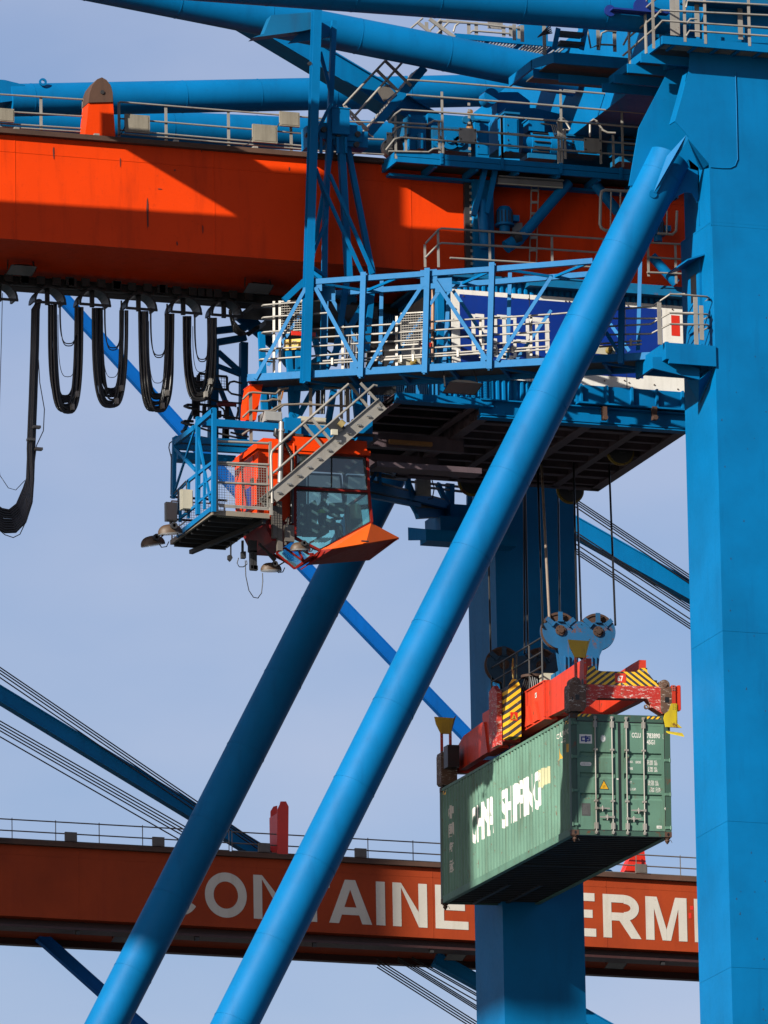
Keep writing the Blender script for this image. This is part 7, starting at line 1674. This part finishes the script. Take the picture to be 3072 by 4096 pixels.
bl = root('bell_horn', 'small orange tag hanging on the handrail above the cab', 'tag', P('T', 1350, 340, Yc+.3)); m = MB(); m.prism([P('T',x,y,Yc+.3) for x,y in ((1350,232),(1370,228),(1355,310),(1340,340),(1342,300))], (0,.02,0)); m.build('tag_plate', paint('rusty_orange_tag', (.4,.15,.03), .6), bl)
# dark frames, hoops, mesh behind (far side of the trolley, in boom shade)
bf = root('rear_access_cage', 'dark caged ladder and mesh panels behind the hanging cable loops', 'ladder cage', P('T', 600, 600, 222))
Yd = 222.2
m = MB(); 
for x0_, y0_, x1_, y1_ in ((378,80,372,500),(395,350,390,540),(425,60,415,560),(490,400,488,540),(740,400,745,900),(712,640,708,780),(735,620,730,780)): m.bar(P('T',x0_,y0_,Yd), P('T',x1_,y1_,Yd), .09, .06, up=(0,1,0))
m.build('cage_post', STEEL, bf)
for k, (x, y, w_) in enumerate(((330,400,130),(300,580,130),(300,680,130))):
    m = MB(); m.path([P('T', x+w_*.5, y-12, Yd+.1), P('T', x-w_*.2, y-15, Yd), P('T', x-w_*.45, y, Yd-.15), P('T', x-w_*.1, y+18, Yd-.35), P('T', x+w_*.55, y+30, Yd-.3)], .035, 8); m.build('safety_hoop', STEEL, bf)
m = MB()
for pts_ in (((910,150),(820,125),(775,135),(752,170),(755,230),(790,262),(905,285)), ((470,300),(640,350),(900,370)), ((480,400),(650,400),(700,430),(715,470),(712,520)), ((440,460),(560,480),(900,540)), ((440,640),(600,690),(900,760)), ((440,740),(720,790)), ((700,520),(900,580)), ((640,385),(700,365),(835,395),(838,410)), ((860,410),(865,450),(845,545)), ((780,690),(980,740))):
    m.path([P('T',x,y,Yd-.1) for x, y in pts_], .026, 8)
m.build('railing', STEEL, bf)
mesh_panel(bf, P('T',435,380,Yd), (1,0,0), (0,0,1), P('T',550,1,Yd).x-P('T',435,1,Yd).x, P('T',435,40,Yd).z-P('T',435,380,Yd).z, .07, .0045, STEEL, .05)
mesh_panel(bf, P('T',560,205,Yd), (1,0,0), (0,0,1), P('T',742,1,Yd).x-P('T',560,1,Yd).x, P('T',435,70,Yd).z-P('T',435,215,Yd).z, .07, .0045, STEEL, .05)
m = MB(); m.box((P('T',505,1,Yd).x, Yd-.1, P('T',505,520,Yd).z), (P('T',660,1,Yd).x, Yd, P('T',505,450,Yd).z)); m.build('box', STEEL, bf)
m = MB(); m.bar(P('T',632,380,Yd-.2), P('T',840,385,Yd-.2), .08, .08); m.bar(P('T',690,345,Yd-.2), P('T',755,345,Yd-.2), .04, .04); m.build('latch', paint('dark_red_latch', (.25,.01,.01), .5), bf)
m = MB(); a = P('T',160,830,Yd+.6); m.box((P('T',230,1,Yd).x, Yd+.3, P('T',400,960,Yd).z), (P('T',870,1,Yd).x, Yd+.7, P('T',400,880,Yd).z)); m.build('rear_floor', BLUE, bf)
# steel behind the lattice, below the boom
m = MB()
for q_ in ((980,280,1230,340,.12),(1130,380,1230,250,.1),(1180,400,1180,700,.25),(760,700,830,1010,.12),(1030,560,1230,470,.1)): m.bar(P('X1',q_[0],q_[1],220.5), P('X1',q_[2],q_[3],220.5), q_[4], q_[4], up=(0,1,0))
m.build('hanger', BLUE, trol)
m = MB(); m.box((P('X1',0,1,221).x, 220.5, P('X1',0,480,221).z), (P('X1',700,1,221).x, 221.5, P('X1',0,430,221).z)); m.box((P('X1',700,1,220).x, 219.6, P('X1',700,540,220).z), (P('X1',1400,1,220).x, 222, P('X1',700,400,220).z)); m.box((P('X1',150,1,221).x, 220.5, P('X1',150,660,221).z), (P('X1',1100,1,221).x, 221.0, P('X1',150,600,221).z)); m.build('travel_frame', STEEL, trol, 'dark travelling frame under the boom')
m = MB()
for x in (1120,1150,1180,1210,1240,1290,1350): m.tube(P('X1',x,700,219.8), P('X1',x-10,1500,219.8), .03, 6)
for x in (520,545,575,600): m.tube(P('U',x,150,220), P('U',x-6,430,220), .03, 6)
m.build('cable_group', BLACK, trol)
m = MB(); m.box((P('U',1120,1,Yc+.6).x, Yc+.3, P('U',1100,1040,Yc+.6).z), (xs_, Yc+.8, P('U',1100,980,Yc+.6).z)); m.box((P('U',1080,1,Yc).x, Yc+.4, P('U',1100,660,Yc).z), (P('U',1250,1,Yc).x, Yc+2.5, P('U',1100,600,Yc).z)); m.build('grid_beam', UND, trol)
# ================================================================== STAIR down to the cab
cs = root('cab_stair', 'grey galvanised stair slanting down in front of the cab, with two handrails', 'stair', P('U', 30, 1400, Yc-1.0))
Yst = Yc-.95
m = MB(); a = pc(20,1395,Yst); b = pc(1245,335,Yst); up_ = V((0,0,1))
a2 = pc(28,1345,Yst); b2 = pc(1240,318,Yst)
m.ibeam(a2, b2, .1, .30, .02); m.build('stringer', GALV, cs, 'near stringer')
m = MB(); m.ibeam(a2+V((0,.75,0)), b2+V((0,.75,0)), .1, .26, .02); m.build('stringer', GALV, cs)
m = MB()
for k in range(17): p_ = a2.lerp(b2, (k+.5)/17); m.box((p_.x-.13, Yst+.06, p_.z-.05), (p_.x+.13, Yst+.69, p_.z-.02))
m.build('tread', paint('tread_grating', (.13,.1,.07), .6), cs)
m = MB()
for k in range(11): p_ = a2.lerp(b2, (k+.6)/11); m.tube(p_+V((-.06,-.06,-.03)), p_+V((.05,-.06,-.03)), .018, 6); m.disc(p_+V((.03,-.055,-.03)), (0,1,0), .03, .03, 8)
m.build('bolt', ALU, cs)
m = MB(); m.path([pc(x,y,Yst) for x,y in ((25,1420),(12,900),(20,845),(60,805),(870,100))], .032, 8); m.path([pc(x,y,Yst) for x,y in ((28,1090),(60,1065),(1150,110),(1185,120))], .028, 8); rc_ = m.build('railing', GALV, cs)
for q_ in ((375,548,575,785),(458,478,735,798),(880,102,1078,350),(1000,88,1245,352)): m = MB(); m.bar(pc(q_[0],q_[1],Yst+(.7 if q_[0] in (375,880) else 0)), pc(q_[2],q_[3],Yst+(.7 if q_[0] in (375,880) else 0)), .07, .02, up=(0,1,0)); m.build('railing_post', GALV, rc_)
lp = root('bulkhead_lamp', 'brass lamp and dark plate on the cab stair', 'lamp', pc(740, 580, Yst-.1))
m = MB(); m.prism([pc(x,y,Yst-.08) for x,y in ((635,565),(760,470),(838,590),(720,665))], (0,.03,0)); m.build('lamp_plate', STEEL, lp)
m = MB(); m.tube(pc(770,515,Yst-.16), pc(815,555,Yst-.16), .085, 14, .085); m.build('lamp_glass', paint('brass_glass', (.5,.38,.15), .25), lp)
m = MB(); a = pc(680,660,Yst-.15); b = pc(745,605,Yst-.15); m.box((a.x, Yst-.18, a.z), (b.x, Yst-.09, b.z)); m.build('lamp_box', CREAM, lp)
# ================================================================== cross girder out of view, and unseen blocks added only to cast shade
m = MB(); m.box((66.4, 213.3, 68.35), (68.5, 215.7, 68.95)); m.build('cross_girder', BLUE, crane, 'cross girder between the upper tubes')
m = MB(); m.box((64.0, 209.9, 71.0), (64.9, 210.6, 72.6)); m.box((62.6, 209.9, 71.0), (63.99, 210.6, 72.0)); m.box((68.4, 209.9, 71.0), (77.0, 210.6, 72.25)); m.box((64.91, 210.0, 72.3), (68.39, 210.5, 72.45)); m.build('side_platform', BLUE, crane)  # unseen boxes added to throw shade on the boom face
nb = root('shade_blocker', 'blue raised boom of a neighbouring crane, outside the left picture edge', 'crane boom', (20, 194, 70))  # added out of view to shade far leg, far tube and container end
m = MB(); m.box((19, 186.3, 80.5), (21, 191, 87.5)); m.box((19, 191.001, 77), (21, 203, 87.5)); m.build('boom_girder', BLUE, nb)
m = MB(); m.box((20.0, 201, -2), (22, 203, 76.9)); m.build('support', BLUE, nb)
nb = root('shade_blocker', 'second raised boom of a neighbouring crane, far outside the left picture edge', 'crane boom', (20, 255, 70))  # added out of view to shade the left part of the far boom
m = MB(); m.box((19, 244.3, 97), (21, 264, 114.5)); m.build('boom_girder', BLUE, nb)
m = MB(); m.box((19, 261, -2), (21, 263, 96.9)); m.build('support', BLUE, nb)
#@@DETAIL
